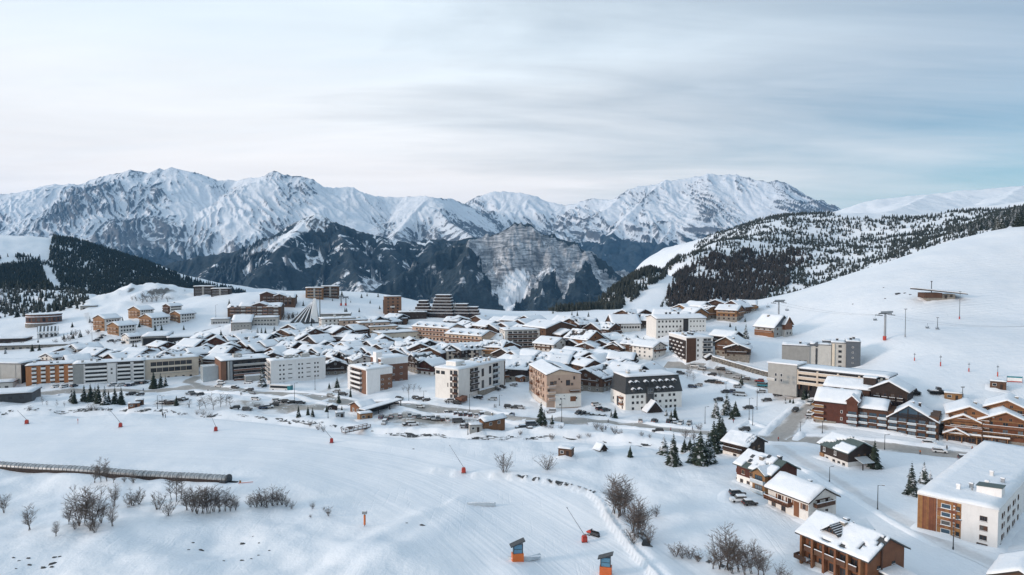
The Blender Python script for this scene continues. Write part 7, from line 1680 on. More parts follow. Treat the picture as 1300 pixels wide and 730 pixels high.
def conifer_me(seed, H=10.0, base=0.30, levels=17, spread=0.23):
 r_ = random.Random(seed); v, f = [], []
 for l in range(levels):
  t = l / (levels - 1); z = H * (0.06 + 0.92 * t)
  L = H * spread * (1 - t) ** 0.85 * r_.uniform(0.85, 1.12) + 0.10
  n = max(5, int(13 * (1 - t) + 5))
  for k in range(n):
   a = 2 * math.pi * (k + r_.random() * 0.8) / n + l * 1.3; ll = L * r_.uniform(0.65, 1.15)
   ca, sa = math.cos(a), math.sin(a); droop = ll * r_.uniform(0.25, 0.55); w = ll * r_.uniform(0.30, 0.50)
   o = len(v); zz = z + r_.uniform(-.15, .15)
   v += [(0.04 * ca, 0.04 * sa, zz + 0.25), (ll * .55 * ca - w * sa, ll * .55 * sa + w * ca, zz - droop * .45), (ll * ca, ll * sa, zz - droop), (ll * .55 * ca + w * sa, ll * .55 * sa - w * ca, zz - droop * .45), (ll * .6 * ca, ll * .6 * sa, zz - droop * .25)]
   f += [(o, o + 1, o + 4), (o + 1, o + 2, o + 4), (o + 2, o + 3, o + 4), (o + 3, o, o + 4)]
 return v, f
def trunk_me(H, r0):
 return MB().tube((0, 0, -0.6), (0, 0, H * 0.9), r0, 0.03, 6).me('trunk', ['bark'])
CONE = []
for k in range(5):
 v, f = conifer_me(40 + k, 10.0, levels=15 + k % 3, spread=(0.25, 0.29, 0.22, 0.27, 0.31)[k])
 CONE.append((mesh('crown', v, f, ['needles']), mesh('crown', v, f, ['needles_frosty']), trunk_me(10, 0.17)))
def conifer(px, py, hpx, label, group=None, frosty=False, k=None, name='spruce_tree', d=None, wide=1.0):
 p = G(px, py, d); H = hpx * p.y / FPX
 rt_ = bpy.data.objects.new(name, None); COL.objects.link(rt_); rt_.location = p; s = H / 10.0
 rt_.scale = (s * wide, s * wide, s); rt_.rotation_euler = (0, 0, sr.uniform(0, 6.28)); rt_['label'] = label; rt_['category'] = 'tree'
 if group: rt_['group'] = group
 k = sr.randrange(5) if k is None else k
 o = bpy.data.objects.new('crown', CONE[k][1 if frosty else 0]); COL.objects.link(o); o.parent = rt_
 o = bpy.data.objects.new('trunk', CONE[k][2]); COL.objects.link(o); o.parent = rt_
 return rt_
def conifers(lst, phrase, kind='dark spruce', frosty=False, **kw):
 lst = sorted(lst)
 for i, t in enumerate(lst):
  lab = '%s tree, %s from left %s' % (kind, ORD[i], phrase) if len(lst) > 1 else '%s tree %s' % (kind, phrase)
  conifer(t[0], t[1], t[2], lab, kind + ' trees ' + phrase, frosty, **kw)
conifers([(91, 510, 17), (94.5, 512, 20), (107, 509, 22), (115, 509, 24), (121, 509, 20), (125, 512, 26), (133, 514, 26), (138, 512, 18), (146, 512, 23), (154, 513, 24)], 'in the clump facing the white stepped block')
conifers([(195, 493, 24), (204, 492, 20), (210, 490, 15)], 'in front of the glazed cream block')
conifers([(333, 490, 28)], 'at the corner of the white slab block'); conifers([(155, 484, 12)], 'against the white stepped block')
conifers([(843, 577, 26), (855, 590, 42), (869, 573, 18), (876, 570, 15), (881, 586, 30), (889, 588, 44), (899, 586, 40), (906, 573, 42), (913, 561, 36), (917, 552, 24)], 'in the tall group left of the dark timber chalet', wide=1.3)
conifers([(800, 580, 15)], 'standing alone on the snowfield', 'small round spruce')
conifers([(909, 530, 26), (922.6, 526, 30), (929, 532, 14), (933.6, 528, 20)], 'in the car park right of the mansard block', wide=1.25)
conifers([(857, 533, 20), (852, 534, 14), (846, 528, 10)], 'before the mansard block wall'); conifers([(941, 489, 15)], 'beside the side road bend')
conifers([(687, 538, 30), (691, 539, 20), (701, 539, 14)], 'by the road before the pinkish block'); conifers([(776, 531, 11), (781, 531, 15)], 'at the left corner of the mansard block')
conifers([(1110, 594, 38)], 'beside the green-roofed dark chalet', 'tall spruce'); conifers([(1157, 628, 44), (1173, 613, 29), (1181, 609, 13)], 'before the wood-clad block', 'snow-dusted spruce', True)
conifers([(947, 430, 20), (944, 456, 17), (934, 456, 16), (934, 425, 12)], 'between grid block and slope chalet'); conifers([(1021, 507, 17), (1014, 505, 10), (1026, 506, 11)], 'at the foot of the balcony wing'); conifers([(997, 512, 8), (1007, 512, 7), (1003, 511, 6)], 'in the car park edge by the road bend', 'small dark fir')
conifers([(379, 529, 16), (391, 527, 13), (397, 529, 13)], 'in front of the lower car park'); conifers([(430, 511, 17), (445, 505, 16)], 'trimmed by the bus road', 'slim conical fir', wide=0.7); conifers([(428, 492, 14), (418, 494, 9)], 'beside the village street'); conifers([(415, 523, 10), (434, 521, 7)], 'by the tiny sheds', 'small fir')
conifers([(224, 515, 14)], 'in the middle of the parked cars', 'small fir')
conifers([(41, 446, 10), (50, 445, 9), (7, 449, 9)], 'before the low narrow roof', 'small fir'); conifers([(102, 428, 10), (93, 430, 8)], 'beside the villa street', 'dark fir'); conifers([(126, 456, 13), (131, 456, 10)], 'behind the white stepped block roof', 'dark fir')
conifers([(222, 439, 9), (215, 440, 6), (169, 440, 7), (255, 435, 9), (254, 453, 13), (261, 454, 12), (271, 448, 8), (281, 446, 7), (291, 388, 9), (327, 425, 10), (332, 425, 10), (337, 424, 9), (364, 422, 10)], 'among the chalets left of the church', 'village spruce')
conifers([(385, 388, 7), (419, 428, 7), (426, 425, 6), (438, 399, 10), (440, 399, 9), (415, 443, 8), (403, 402, 6), (372, 403, 8), (378, 404, 9), (367, 404, 7), (449, 430, 6), (410, 424, 6)], 'around the church and chalets', 'village spruce')
conifers([(456, 396, 6), (459, 378, 6), (434, 375, 7), (429, 377, 5), (422, 382, 4), (470, 385, 5), (445, 384, 4), (480, 377, 6), (466, 376, 5), (482, 392, 5)], 'scattered on the crest snowfield', 'tiny fir')
conifers([(492, 446, 7), (487, 446, 7), (499, 439, 13), (524, 440, 13), (535, 435, 11), (518, 455, 17), (520, 468, 17), (497, 417, 7), (560, 454, 9), (609, 415, 7), (625, 449, 9), (649, 437, 19), (653, 438, 14)], 'among the roofs around the cream hotel', 'village spruce')
conifers([(729, 432, 11), (725, 434, 9), (750, 430, 6), (718, 440, 6), (700, 470, 7), (744, 484, 8), (680, 404, 6), (702, 398, 7), (726, 402, 8), (733, 401, 7), (817, 434, 7), (747, 402, 7)], 'among the roofs around the broad chalet', 'village spruce')
HOUSES = [tuple(o.location[:2]) for o in bpy.data.objects if o.parent is None and o.type == 'EMPTY' and o.get('category') in ('chalet', 'hotel', 'lodge', 'apartment block', 'apartment house', 'building', 'hall', 'church')]
def gap_trees(n, poly, phrase, h0, h1, seed):
 r_ = random.Random(seed); out = []; xs = [p_[0] for p_ in poly]; ys = [p_[1] for p_ in poly]
 for _ in range(4000):
  if len(out) >= n: break
  px, py = r_.uniform(min(xs), max(xs)), r_.uniform(min(ys), max(ys))
  if not bool(poly_mask(np.array([px]), np.array([py]), poly)[0]): continue
  q = G(px, py)
  if min(math.hypot(q.x - a_, q.y - b_) for a_, b_ in HOUSES) < 9.5: continue
  if any(abs(px - o_[0]) < 5 and abs(py - o_[1]) < 4 for o_ in out): continue
  out.append((px, py, r_.uniform(h0, h1)))
 conifers(out, phrase, 'dark garden fir')
gap_trees(18, [(165, 440), (250, 432), (330, 424), (345, 445), (260, 456), (175, 458)], 'in gaps behind the left-hand blocks', 7, 13, 1)
gap_trees(18, [(345, 420), (430, 412), (500, 410), (500, 450), (430, 462), (350, 448)], 'in gaps below the church', 6, 12, 2)
gap_trees(18, [(505, 425), (640, 420), (660, 450), (650, 462), (560, 462), (510, 465)], 'in gaps around the cream hotel', 6, 12, 3)
gap_trees(18, [(650, 425), (810, 420), (835, 450), (820, 475), (740, 480), (660, 465)], 'in gaps around the broad chalet', 6, 12, 4)
gap_trees(12, [(800, 398), (940, 392), (955, 410), (900, 420), (830, 440)], 'in gaps near the upper hamlet', 5, 9, 5)
gap_trees(14, [(20, 445), (110, 405), (250, 415), (160, 440), (60, 458)], 'in gaps below the lodge row', 5, 9, 6)
def bare_me(seed, H, stems, spread, twigs, thick=0.05, tw=0.035, mat='twig', droop=0.0):
 r_ = random.Random(seed); tb, cb = MB(), MB()
 for s_ in range(stems):
  a = r_.uniform(0, 6.28); lean = r_.uniform(0.05, spread); x0, y0 = (0, 0) if stems == 1 else (r_.uniform(-.35, .35) * H * .12, r_.uniform(-.35, .35) * H * .12)
  hh = H * r_.uniform(0.7, 1.0); p = Vector((x0, y0, -0.3)); d = Vector((math.cos(a) * lean, math.sin(a) * lean, 1)).normalized()
  segs = 4; pts = [p]
  for k in range(segs):
   d = (d + Vector((r_.uniform(-.12, .12), r_.uniform(-.12, .12), 0.05))).normalized(); p = p + d * (hh / segs); pts.append(p)
  for k in range(segs): tb.tube(pts[k], pts[k + 1], thick * H * 0.16 * (1 - k / segs * 0.75), thick * H * 0.16 * (1 - (k + 1) / segs * 0.75) + 0.012, 4, 0, False)
  nb = max(4, twigs // stems // 5)
  for _ in range(nb):
   t = r_.uniform(0.22, 1.0); i = min(segs - 1, int(t * segs)); q = pts[i].lerp(pts[i + 1], t * segs - i)
   a2 = r_.uniform(0, 6.28); up = r_.uniform(0.35, 1.1); L = hh * r_.uniform(0.16, 0.36) * (1.25 - t * 0.7)
   e = q + Vector((math.cos(a2), math.sin(a2), up)).normalized() * L
   cb.tube(q, e, tw, tw * 0.5, 3, 0, False)
   for _k in range(4):
    u = r_.uniform(0.25, 1.0); q2 = q.lerp(e, u); d2 = ((e - q).normalized() + Vector((r_.uniform(-.8, .8), r_.uniform(-.8, .8), r_.uniform(-.3 - droop, .7)))).normalized(); e2 = q2 + d2 * L * r_.uniform(0.3, 0.6)
    cb.tube(q2, e2, tw * 0.6, tw * 0.3, 3, 0, False)
 return tb.me('trunk', ['bark' if mat == 'twig' else mat]), cb.me('crown', [mat])
BARE = {'tree': [bare_me(k, 10, 4, 0.34, 620, 0.05, 0.042) for k in range(3)], 'slim': [bare_me(20 + k, 10, 1, 0.10, 240, 0.06, 0.042) for k in range(3)], 'bush': [bare_me(40 + k, 5, 10, 0.9, 560, 0.05, 0.03) for k in range(3)], 'dome': [bare_me(60, 5, 18, 1.5, 520, 0.045, 0.026)], 'grey': [bare_me(80 + k, 6, 6, 0.6, 240, 0.06, 0.045, 'twig_grey') for k in range(2)]}
BH = {'tree': 10, 'slim': 10, 'bush': 5, 'dome': 5, 'grey': 6}
def bare(px, py, hpx, kind, label, group=None, d=None, wide=1.0):
 p = G(px, py, d); H = hpx * p.y / FPX; s = H / (BH[kind] * 0.92)
 rt_ = bpy.data.objects.new('bare_tree' if kind in ('tree', 'slim') else 'bare_shrub', None); COL.objects.link(rt_); rt_.location = p
 rt_.scale = (s * wide, s * wide, s); rt_.rotation_euler = (0, 0, sr.uniform(0, 6.28)); rt_['label'] = label; rt_['category'] = 'tree' if kind in ('tree', 'slim') else 'shrub'
 if group: rt_['group'] = group
 t, c = sr.choice(BARE[kind])
 for n_, m_ in (('trunk', t), ('crown', c)):
  o = bpy.data.objects.new(n_, m_); COL.objects.link(o); o.parent = rt_
def bares(lst, phrase, kind, word, **kw):
 lst = sorted(lst)
 for i, t in enumerate(lst):
  bare(t[0], t[1], t[2], kind, '%s, %s from left %s' % (word, ORD[i], phrase) if len(lst) > 1 else '%s %s' % (word, phrase), word + 's ' + phrase if len(lst) > 1 else None, **kw)
bares([(5, 651, 26), (38, 673, 32), (71, 681, 20), (145, 643, 30), (143, 668, 30)], 'on the bank below the conveyor tunnel', 'tree', 'bare slender tree')
bares([(88, 665, 30), (100, 668, 44), (108, 664, 46), (120, 668, 50), (128, 664, 36), (114, 674, 24)], 'in the dense thicket below the tunnel middle', 'tree', 'bare brown tree', wide=1.15)
bares([(95, 672, 18), (121, 676, 18), (163, 644, 18), (168, 642, 24), (176, 640, 16), (200, 647, 24), (213, 655, 22), (158, 612, 9), (170, 613, 14), (183, 608, 11)], 'scattered along the tunnel bank', 'bush', 'bare brown bush')
bares([(120, 613, 22), (128, 612, 30), (136, 611, 24), (144, 613, 14)], 'growing up past the conveyor tunnel', 'tree', 'dark leafless shrub tree')
bares([(218, 634, 36), (224, 637, 44), (229, 634, 34)], 'standing against the tunnel end', 'slim', 'tall thin bare tree', wide=1.2)
bares([(244, 650, 32), (250, 652, 38), (257, 652, 36), (264, 652, 35), (271, 650, 34), (278, 650, 30), (285, 649, 27), (292, 649, 24), (299, 648, 18), (238, 648, 26)], 'in the long thicket by the tunnel end', 'tree', 'bare brown tree', wide=1.25)
bares([(318, 644, 16), (326, 644, 22), (333, 643, 24), (339, 644, 24), (346, 642, 24), (352, 641, 24), (358, 641, 20), (364, 643, 14), (370, 646, 11)], 'in the low row right of the thicket', 'bush', 'bare brown bush')
bares([(394, 657, 5), (397, 646, 10), (411, 648, 5), (417, 655, 13)], 'dotted right of the low shrub row', 'bush', 'tiny bare bush')
bares([(640, 600, 27)], 'fan-shaped and alone beside the piste edge', 'bush', 'leafless shrub', wide=1.0); bares([(695, 596, 21)], 'round and dense on the snowfield', 'dome', 'grey-brown dome shrub', wide=1.25)
bares([(778, 652, 46), (785, 656, 52), (792, 654, 48)], 'in the big pair of trees by the gully', 'tree', 'large spreading bare tree', wide=1.35); bares([(803, 676, 46), (809, 682, 52), (815, 680, 40)], 'just right of the big pair by the gully', 'tree', 'large grey bare tree', wide=1.2)
bares([(824, 690, 24), (833, 656, 16), (805, 690, 22)], 'around the gully trees', 'bush', 'small bare shrub')
bares([(858, 706, 19), (866, 709, 16), (876, 709, 18), (887, 713, 16)], 'in the low hedge above the lower frame edge', 'bush', 'brown leafless shrub', wide=1.3)
bares([(905, 722, 32), (913, 722, 48), (922, 724, 54), (930, 728, 46), (938, 726, 40), (946, 730, 38), (954, 728, 42), (962, 730, 40), (970, 732, 34)], 'in the birch thicket at the lower frame edge', 'tree', 'thin grey-brown bare tree', wide=1.1)
bares([(990, 734, 20), (1000, 738, 16)], 'before the big brown chalet', 'bush', 'bare twiggy shrub')
bares([(60, 516, 10), (72, 517, 9), (54, 514, 12), (82, 517, 8)], 'at the clearing left of the spruce clump', 'slim', 'thin grey sapling'); bares([(115, 520, 9), (122, 521, 8), (38, 520, 6)], 'at the stream below the spruce clump', 'dome', 'frosted low bush')
bares([(254, 520, 18), (262, 519, 16), (271, 520, 21), (280, 517, 18), (287, 515, 15), (293, 516, 18), (240, 517, 10)], 'in the row of larches between road and piste', 'slim', 'young leafless larch', wide=1.6)
bares([(258, 527, 8), (267, 529, 7), (250, 526, 6)], 'under the larches near the piste', 'dome', 'dark low bush')
bares([(690, 545, 8), (700, 546, 8), (711, 546, 7), (757, 545, 10), (765, 548, 11), (781, 551, 10), (787, 553, 9), (735, 557, 6), (748, 556, 7), (700, 558, 8), (660, 552, 6)], 'along the stream below the mansard block', 'bush', 'straggly roadside bush', wide=1.3)
bares([(815, 554, 7), (825, 556, 6), (870, 556, 12), (880, 558, 12), (888, 546, 10)], 'left of the tall conifers by the road', 'bush', 'small roadside bush', wide=1.2); bares([(393, 541, 8), (404, 546, 9), (411, 548, 8)], 'beside the footbridge', 'bush', 'grey streamside bush')
bares([(174, 382, 8), (181, 384, 12), (187, 383, 14), (193, 383, 14), (199, 382, 13), (205, 380, 11), (168, 381, 6), (213, 383, 8)], 'on the snowy knoll behind the lodges', 'grey', 'frosty bare tree', wide=1.1)
bares([(70, 437, 7), (82, 434, 8), (88, 432, 9), (112, 424, 6), (96, 426, 8), (146, 436, 6), (16, 440, 6), (28, 438, 5)], 'around the villa below the red round building', 'bush', 'scrubby dark bush', wide=1.3)
bares([(372, 405, 8), (366, 406, 9), (360, 406, 8), (377, 406, 8), (354, 405, 7)], 'left of the church roof', 'tree', 'reddish-brown bare tree', wide=1.5)
bares([(518, 499, 12), (525, 497, 10), (533, 497, 8), (512, 497, 8)], 'in the garden left of the white angular block', 'slim', 'small garden sapling', wide=1.4)
bares([(858, 424, 9), (864, 424, 10), (853, 425, 8), (826, 424, 9)], 'in the yard of the long white building', 'grey', 'pale bare tree')
bares([(872, 480, 12), (876, 478, 14), (880, 484, 10), (915, 480, 9), (894, 476, 9)], 'along the side road bend', 'slim', 'thin street tree', wide=1.5)
# ------------------------------------------------------------------ woods on the hills
def small_cone(seed):
 r_ = random.Random(seed); v, f = [], []
 for (z0, z1, r0) in ((0.08, 0.55, 0.20), (0.34, 0.80, 0.155), (0.62, 1.0, 0.10)):
  n = 5; o = len(v)
  for k in range(n):
   a = 2 * math.pi * k / n + r_.random(); q = r0 * r_.uniform(0.75, 1.25); v.append((q * math.cos(a), q * math.sin(a), z0 + r_.uniform(-.03, .03)))
  v.append((r_.uniform(-.02, .02), r_.uniform(-.02, .02), z1)); f += [(o + k, o + (k + 1) % n, o + n) for k in range(n)]
 return np.array(v), np.array(f)
SC = [small_cone(k) for k in range(4)]
def forest_pts(poly, n, d0, d1, prob=None, seed=0):
 g_ = np.random.default_rng(seed); out = np.zeros((0, 3)); tries = 0
 while len(out) < n and tries < 40:
  tries += 1
  Y = np.sqrt(g_.uniform(d0 * d0, d1 * d1, 20000)); k = g_.uniform((min(p[0] for p in poly) - 6 - CX) / FPX, (max(p[0] for p in poly) + 6 - CX) / FPX, 20000); X = Y * k
  Z = tps(X, Y); px, py = proj(X, Y, Z); m = poly_mask(px, py, poly)
  if prob is not None: m &= g_.random(20000) < prob(X, Y, px, py)
  out = np.vstack([out, np.stack([X[m], Y[m], Z[m]], -1)])
 return out[:n]
def forest_mesh(name, pts, h0, h1, mat, label_kind='stuff', wide=1.0, seed=0):
 g_ = np.random.default_rng(seed); V, F, o = [], [], 0
 for k in range(4):
  q = pts[k::4]; v, f = SC[k]; n = len(q)
  if not n: continue
  zs = np.array([gz(a, b_) for a, b_ in q[:, :2]]); H = g_.uniform(h0, h1, n); a = g_.uniform(0, 6.28, n); c, s = np.cos(a), np.sin(a)
  x = (v[None, :, 0] * c[:, None] - v[None, :, 1] * s[:, None]) * H[:, None] * wide + q[:, None, 0]; y = (v[None, :, 0] * s[:, None] + v[None, :, 1] * c[:, None]) * H[:, None] * wide + q[:, None, 1]; z = v[None, :, 2] * H[:, None] + zs[:, None] - 0.3
  V.append(np.stack([x, y, z], -1).reshape(-1, 3)); F.append((f[None] + (np.arange(n) * len(v))[:, None, None] + o).reshape(-1, 3)); o += n * len(v)
 V, F = np.vstack(V), np.vstack(F)
 me = bpy.data.meshes.new(name); me.from_pydata(V.tolist(), [], F.tolist()); me.update()
 ob = structure(name, me, MATS[mat], 'stuff'); return ob
needle_mat('wood_dark', (0.012, 0.020, 0.018), (0.030, 0.042, 0.032), -0.06)
needle_mat('wood_mid', (0.022, 0.030, 0.028), (0.050, 0.056, 0.046), 0.14)
needle_mat('wood_brown', (0.026, 0.024, 0.023), (0.055, 0.048, 0.043), -0.10)
def clump(sc, thr, soft=0.15, seed=0.0): return lambda X, Y, px, py: smooth(thr - soft, thr + soft, fbm(X / sc + seed, Y / sc - seed, 4))
hill_l = [(64, 312), (70, 300), (86, 295), (102, 300), (130, 310), (180, 332), (215, 346), (250, 358), (300, 370), (345, 382), (335, 396), (245, 390), (140, 394), (95, 388), (80, 372), (70, 350), (62, 338)]
forest_mesh('forest', forest_pts(hill_l, 10000, 1000, 2150, lambda X, Y, px, py: 0.55 + 0.45 * smooth(-0.3, 0.0, fbm(X / 50, Y / 50, 3)), 1), 8, 14, 'wood_dark', wide=1.2, seed=1)
hill_l2 = [(-20, 344), (0, 340), (25, 338), (45, 336), (56, 345), (60, 360), (74, 380), (60, 388), (0, 372), (-20, 370)]
forest_mesh('forest', forest_pts(hill_l2, 2200, 900, 1900, None, 2), 10, 15, 'wood_dark', seed=2)
forest_mesh('scattered_trees', forest_pts([(-20, 318), (0, 322), (40, 322), (64, 318), (62, 336), (20, 338), (-20, 344)], 260, 1300, 1900, clump(60, 0.1), 3), 7, 11, 'wood_dark', seed=3)
brown_wood = [(858, 345), (880, 334), (905, 322), (925, 326), (950, 316), (980, 322), (1010, 318), (1030, 330), (1000, 345), (1005, 360), (975, 372), (965, 386), (900, 391), (850, 391), (845, 378)]
forest_mesh('bare_wood', forest_pts(brown_wood, 3600, 640, 1400, lambda X, Y, px, py: 0.25 + 0.75 * smooth(-0.25, 0.1, fbm(X / 60, Y / 60, 3)), 4), 5, 10, 'wood_brown', wide=1.2, seed=4)
hill_r = [(858, 333), (872, 318), (895, 302), (925, 288), (958, 276), (1000, 265), (1040, 268), (1080, 279), (1150, 275), (1220, 270), (1300, 262), (1300, 285), (1200, 310), (1120, 345), (1060, 366), (1000, 384), (950, 394), (960, 380), (975, 360), (985, 340), (950, 326), (900, 330)]
hr_pts = forest_pts(hill_r, 11000, 640, 1700, lambda X, Y, px, py: 0.10 + 0.9 * smooth(-0.22, 0.10, fbm(X / 38, Y / 38, 4)), 5)
forest_mesh('hill_wood', hr_pts, 3.2, 7.2, 'wood_mid', wide=1.45, seed=5)
edge_strip = [(685, 404), (720, 390), (760, 373), (800, 349), (830, 332), (856, 317), (868, 322), (845, 350), (820, 368), (800, 384), (780, 398), (740, 408), (715, 414)]
forest_mesh('edge_wood', forest_pts(edge_strip, 2600, 640, 1300, lambda X, Y, px, py: 0.15 + 0.85 * smooth(-0.1, 0.15, fbm(X / 25, Y / 25, 3)), 6), 6, 10, 'wood_mid', seed=6)
forest_mesh('edge_wood', forest_pts([(866, 338), (872, 338), (856, 372), (846, 392), (838, 392), (852, 362)], 120, 640, 1300, None, 8), 5, 8, 'wood_mid', seed=8)
def singles(poly, n, d0, d1, h0, h1, label, group, seed, prob=None, frosty=False):
 pts = forest_pts(poly, n, d0, d1, prob, seed); g_ = random.Random(seed)
 for x, y, z in pts:
  rt_ = bpy.data.objects.new('pine_tree', None); COL.objects.link(rt_); rt_.location = (x, y, gz(x, y) - 0.2)
  s = g_.uniform(h0, h1) / 10; rt_.scale = (s * 1.15, s * 1.15, s); rt_.rotation_euler = (0, 0, g_.uniform(0, 6)); rt_['label'] = label; rt_['category'] = 'tree'; rt_['group'] = group
  k = g_.randrange(5)
  for n_, m_ in (('crown', CONE[k][1 if frosty else 0]), ('trunk', CONE[k][2])):
   o = bpy.data.objects.new(n_, m_); COL.objects.link(o); o.parent = rt_
forest_mesh('rocky_wood', forest_pts([(-20, 366), (30, 360), (75, 366), (112, 374), (112, 390), (90, 394), (60, 398), (20, 412), (-20, 424)], 750, 620, 1150, lambda X, Y, px, py: 0.1 + 0.9 * smooth(-0.2, 0.1, fbm(X / 30, Y / 30, 3)), 9), 5, 10, 'wood_mid', seed=9)
singles([(1090, 338), (1130, 322), (1180, 306), (1240, 296), (1310, 286), (1310, 256), (1260, 268), (1200, 290), (1150, 312), (1080, 345)], 170, 560, 900, 8, 14, 'dark pine in the belt along the crest of the ski slope', 'pines along the ski slope crest', 31)
singles([(-15, 366), (30, 362), (70, 368), (108, 376), (106, 392), (70, 398), (50, 402), (20, 412), (-15, 422)], 110, 620, 1050, 6, 11, 'dark pine on the rocky slope at the left frame edge', 'pines on the rocky slope', 32, clump(40, 0.0))
# ------------------------------------------------------------------ vehicles
def paint(name, c, rough=0.35):
 m = NT(name); p = m.pos().outputs['Position']
 n = m.noise(p, 2.2, 4, 0.6); geo_ = m.pos(); sx = m.n.new('ShaderNodeSeparateXYZ'); m.l.new(geo_.outputs['Normal'], sx.inputs[0])
 m.color(m.mix(m.mapr(n, 0.45, 0.75, 0, 0.35), c, (0.34, 0.33, 0.31))); m.rough(rough); m.b.inputs['Specular IOR Level'].default_value = 0.5; MATS[name] = m.m
CARC = {'black': (0.018, 0.018, 0.020), 'dark grey': (0.06, 0.063, 0.068), 'silver': (0.42, 0.43, 0.44), 'white': (0.74, 0.74, 0.74), 'dark blue': (0.025, 0.045, 0.10), 'red': (0.28, 0.03, 0.025), 'teal': (0.02, 0.22, 0.28), 'brown': (0.10, 0.06, 0.04)}
for k, c in CARC.items(): paint('paint_' + k, c)
wallmat('tyre', (0.022, 0.022, 0.023), (0.016, 0.016, 0.017), 0.9); wallmat('lamp_red', (0.45, 0.02, 0.015), None, 0.3); wallmat('lamp_clear', (0.65, 0.66, 0.66), None, 0.2)
CARPROF = {   # side outline of the body (x along the car, z) and of the greenhouse
 'hatch': (4.0, [(-2.0, .35), (2.0, .35), (2.02, .62), (1.9, .80), (1.1, .92), (-1.95, .95), (-2.02, .6)], [(-1.95, .93), (1.05, .90), (0.35, 1.42), (-1.55, 1.46)]),
 'estate': (4.6, [(-2.3, .35), (2.3, .35), (2.32, .62), (2.15, .82), (1.2, .94), (-2.25, .98), (-2.32, .6)], [(-2.25, .96), (1.15, .92), (0.45, 1.47), (-1.95, 1.52)]),
 'suv': (4.5, [(-2.25, .42), (2.25, .42), (2.27, .75), (2.12, .98), (1.15, 1.08), (-2.2, 1.1), (-2.27, .7)], [(-2.2, 1.08), (1.1, 1.06), (0.45, 1.66), (-2.0, 1.70)]),
 'van': (5.2, [(-2.6, .4), (2.6, .4), (2.62, .8), (2.4, 1.1), (1.9, 1.22), (-2.58, 1.25), (-2.62, .7)], [(-2.58, 1.23), (1.88, 1.20), (1.3, 2.0), (-2.5, 2.08)]),
}
def car_meshes(kind, col, snowy):
 def mk():
  L, prof, gh = CARPROF[kind]; hw = 0.88
  b_ = MB(); b_.prism(prof, -hw, hw)
  (x0, z0), (x1, z1), (x2, z2), (x3, z3) = gh; iw = hw - 0.14
  b_.add([(x2, -iw, z2), (x2, iw, z2), (x3, iw, z3), (x3, -iw, z3), (x2, -iw, z2 + .04), (x2, iw, z2 + .04), (x3, iw, z3 + .04), (x3, -iw, z3 + .04)], [(4, 5, 6, 7), (0, 4, 7, 3), (1, 2, 6, 5), (0, 1, 5, 4), (3, 7, 6, 2)])
  body = b_.me('body', ['paint_' + col])
  g_ = MB(); g_.add([(x0, -hw + .04, z0), (x1, -hw + .04, z1), (x2, -iw, z2), (x3, -iw, z3), (x0, hw - .04, z0), (x1, hw - .04, z1), (x2, iw, z2), (x3, iw, z3)], [(0, 1, 2, 3), (7, 6, 5, 4), (1, 5, 6, 2), (4, 0, 3, 7)])
  glass = g_.me('window_glass', ['glass'])
  w_ = MB().tube((0, -0.11, 0), (0, 0.11, 0), 0.33, 0.33, 10).me('wheel', ['tyre'])
  sn = None
  if snowy:
   s_ = MB(); s_.box(x3 + .05, x2 - .05, -iw + .03, iw - .03, max(z2, z3) + .03, max(z2, z3) + .22); s_.box(x1 - 0.1, prof[3][0] - .1, -hw + .1, hw - .1, prof[4][1] - 0.02, prof[4][1] + .12); sn = s_.me('snow', ['snow'])
  li = MB(); z = prof[2][1] + 0.02
  for y in (-0.62, 0.62): li.box(prof[2][0] - .12, prof[2][0] + .015, y - .18, y + .18, z - .02, z + .12, 0); li.box(prof[6][0] - .015, prof[6][0] + .1, y - .16, y + .16, prof[6][1] + .05, prof[6][1] + .28, 1)
  return L, body, glass, w_, sn, li.me('lights', ['lamp_clear', 'lamp_red'])
 return cached(('car', kind, col, snowy), mk)
def car(px, py, rot, kind, col, label, group, snowy=False, wheels=True):
 p = G(px, py); L, body, glass, wh, sn, li = car_meshes(kind, col, snowy)
 rt_ = bpy.data.objects.new('parked_van' if kind == 'van' else 'parked_car', None); COL.objects.link(rt_); rt_.location = (p.x, p.y, p.z + 0.04); rt_.rotation_euler = (0, 0, R(rot)); rt_['label'] = label; rt_['category'] = 'van' if kind == 'van' else 'car'; rt_['group'] = group
 def ch(n, m, loc=(0, 0, 0)):
  o = bpy.data.objects.new(n, m); COL.objects.link(o); o.parent = rt_; o.location = loc
 ch('body', body); ch('window_glass', glass)
 if sn: ch('snow_cover', sn)
 if wheels:
  for x in (-L * 0.31, L * 0.31):
   for y in (-0.8, 0.8): ch('wheel', wh, (x, y, 0.33))
  ch('lights', li)
cr2 = random.Random(77)
def cars(lst, phrase, rot, jit=8, p_snow=0.4, wheels=True, cols=None):
 for i, t in enumerate(sorted(lst)):
  px, py = t[0], t[1]; col = t[2] if len(t) > 2 else cr2.choice(['black', 'black', 'dark grey', 'dark grey', 'silver', 'white', 'white', 'dark blue', 'silver', 'brown'])
  kind = t[3] if len(t) > 3 else cr2.choice(['hatch', 'hatch', 'estate', 'suv']); sn = cr2.random() < p_snow
  car(px, py, rot + cr2.uniform(-jit, jit) + (180 if cr2.random() < .5 else 0), kind, col, '%s %s, %s from left %s' % (col, 'van' if kind == 'van' else 'car', ORD[i], phrase), 'cars ' + phrase, sn, wheels)
cars([(508, 529.5), (520, 529.5), (526, 530.3), (532, 531), (538, 531.6), (544, 532.2), (550, 532.8), (556, 533.4), (562, 534), (568, 534.8, 'white', 'van')], 'in the front row of the big car park', 98, 5)
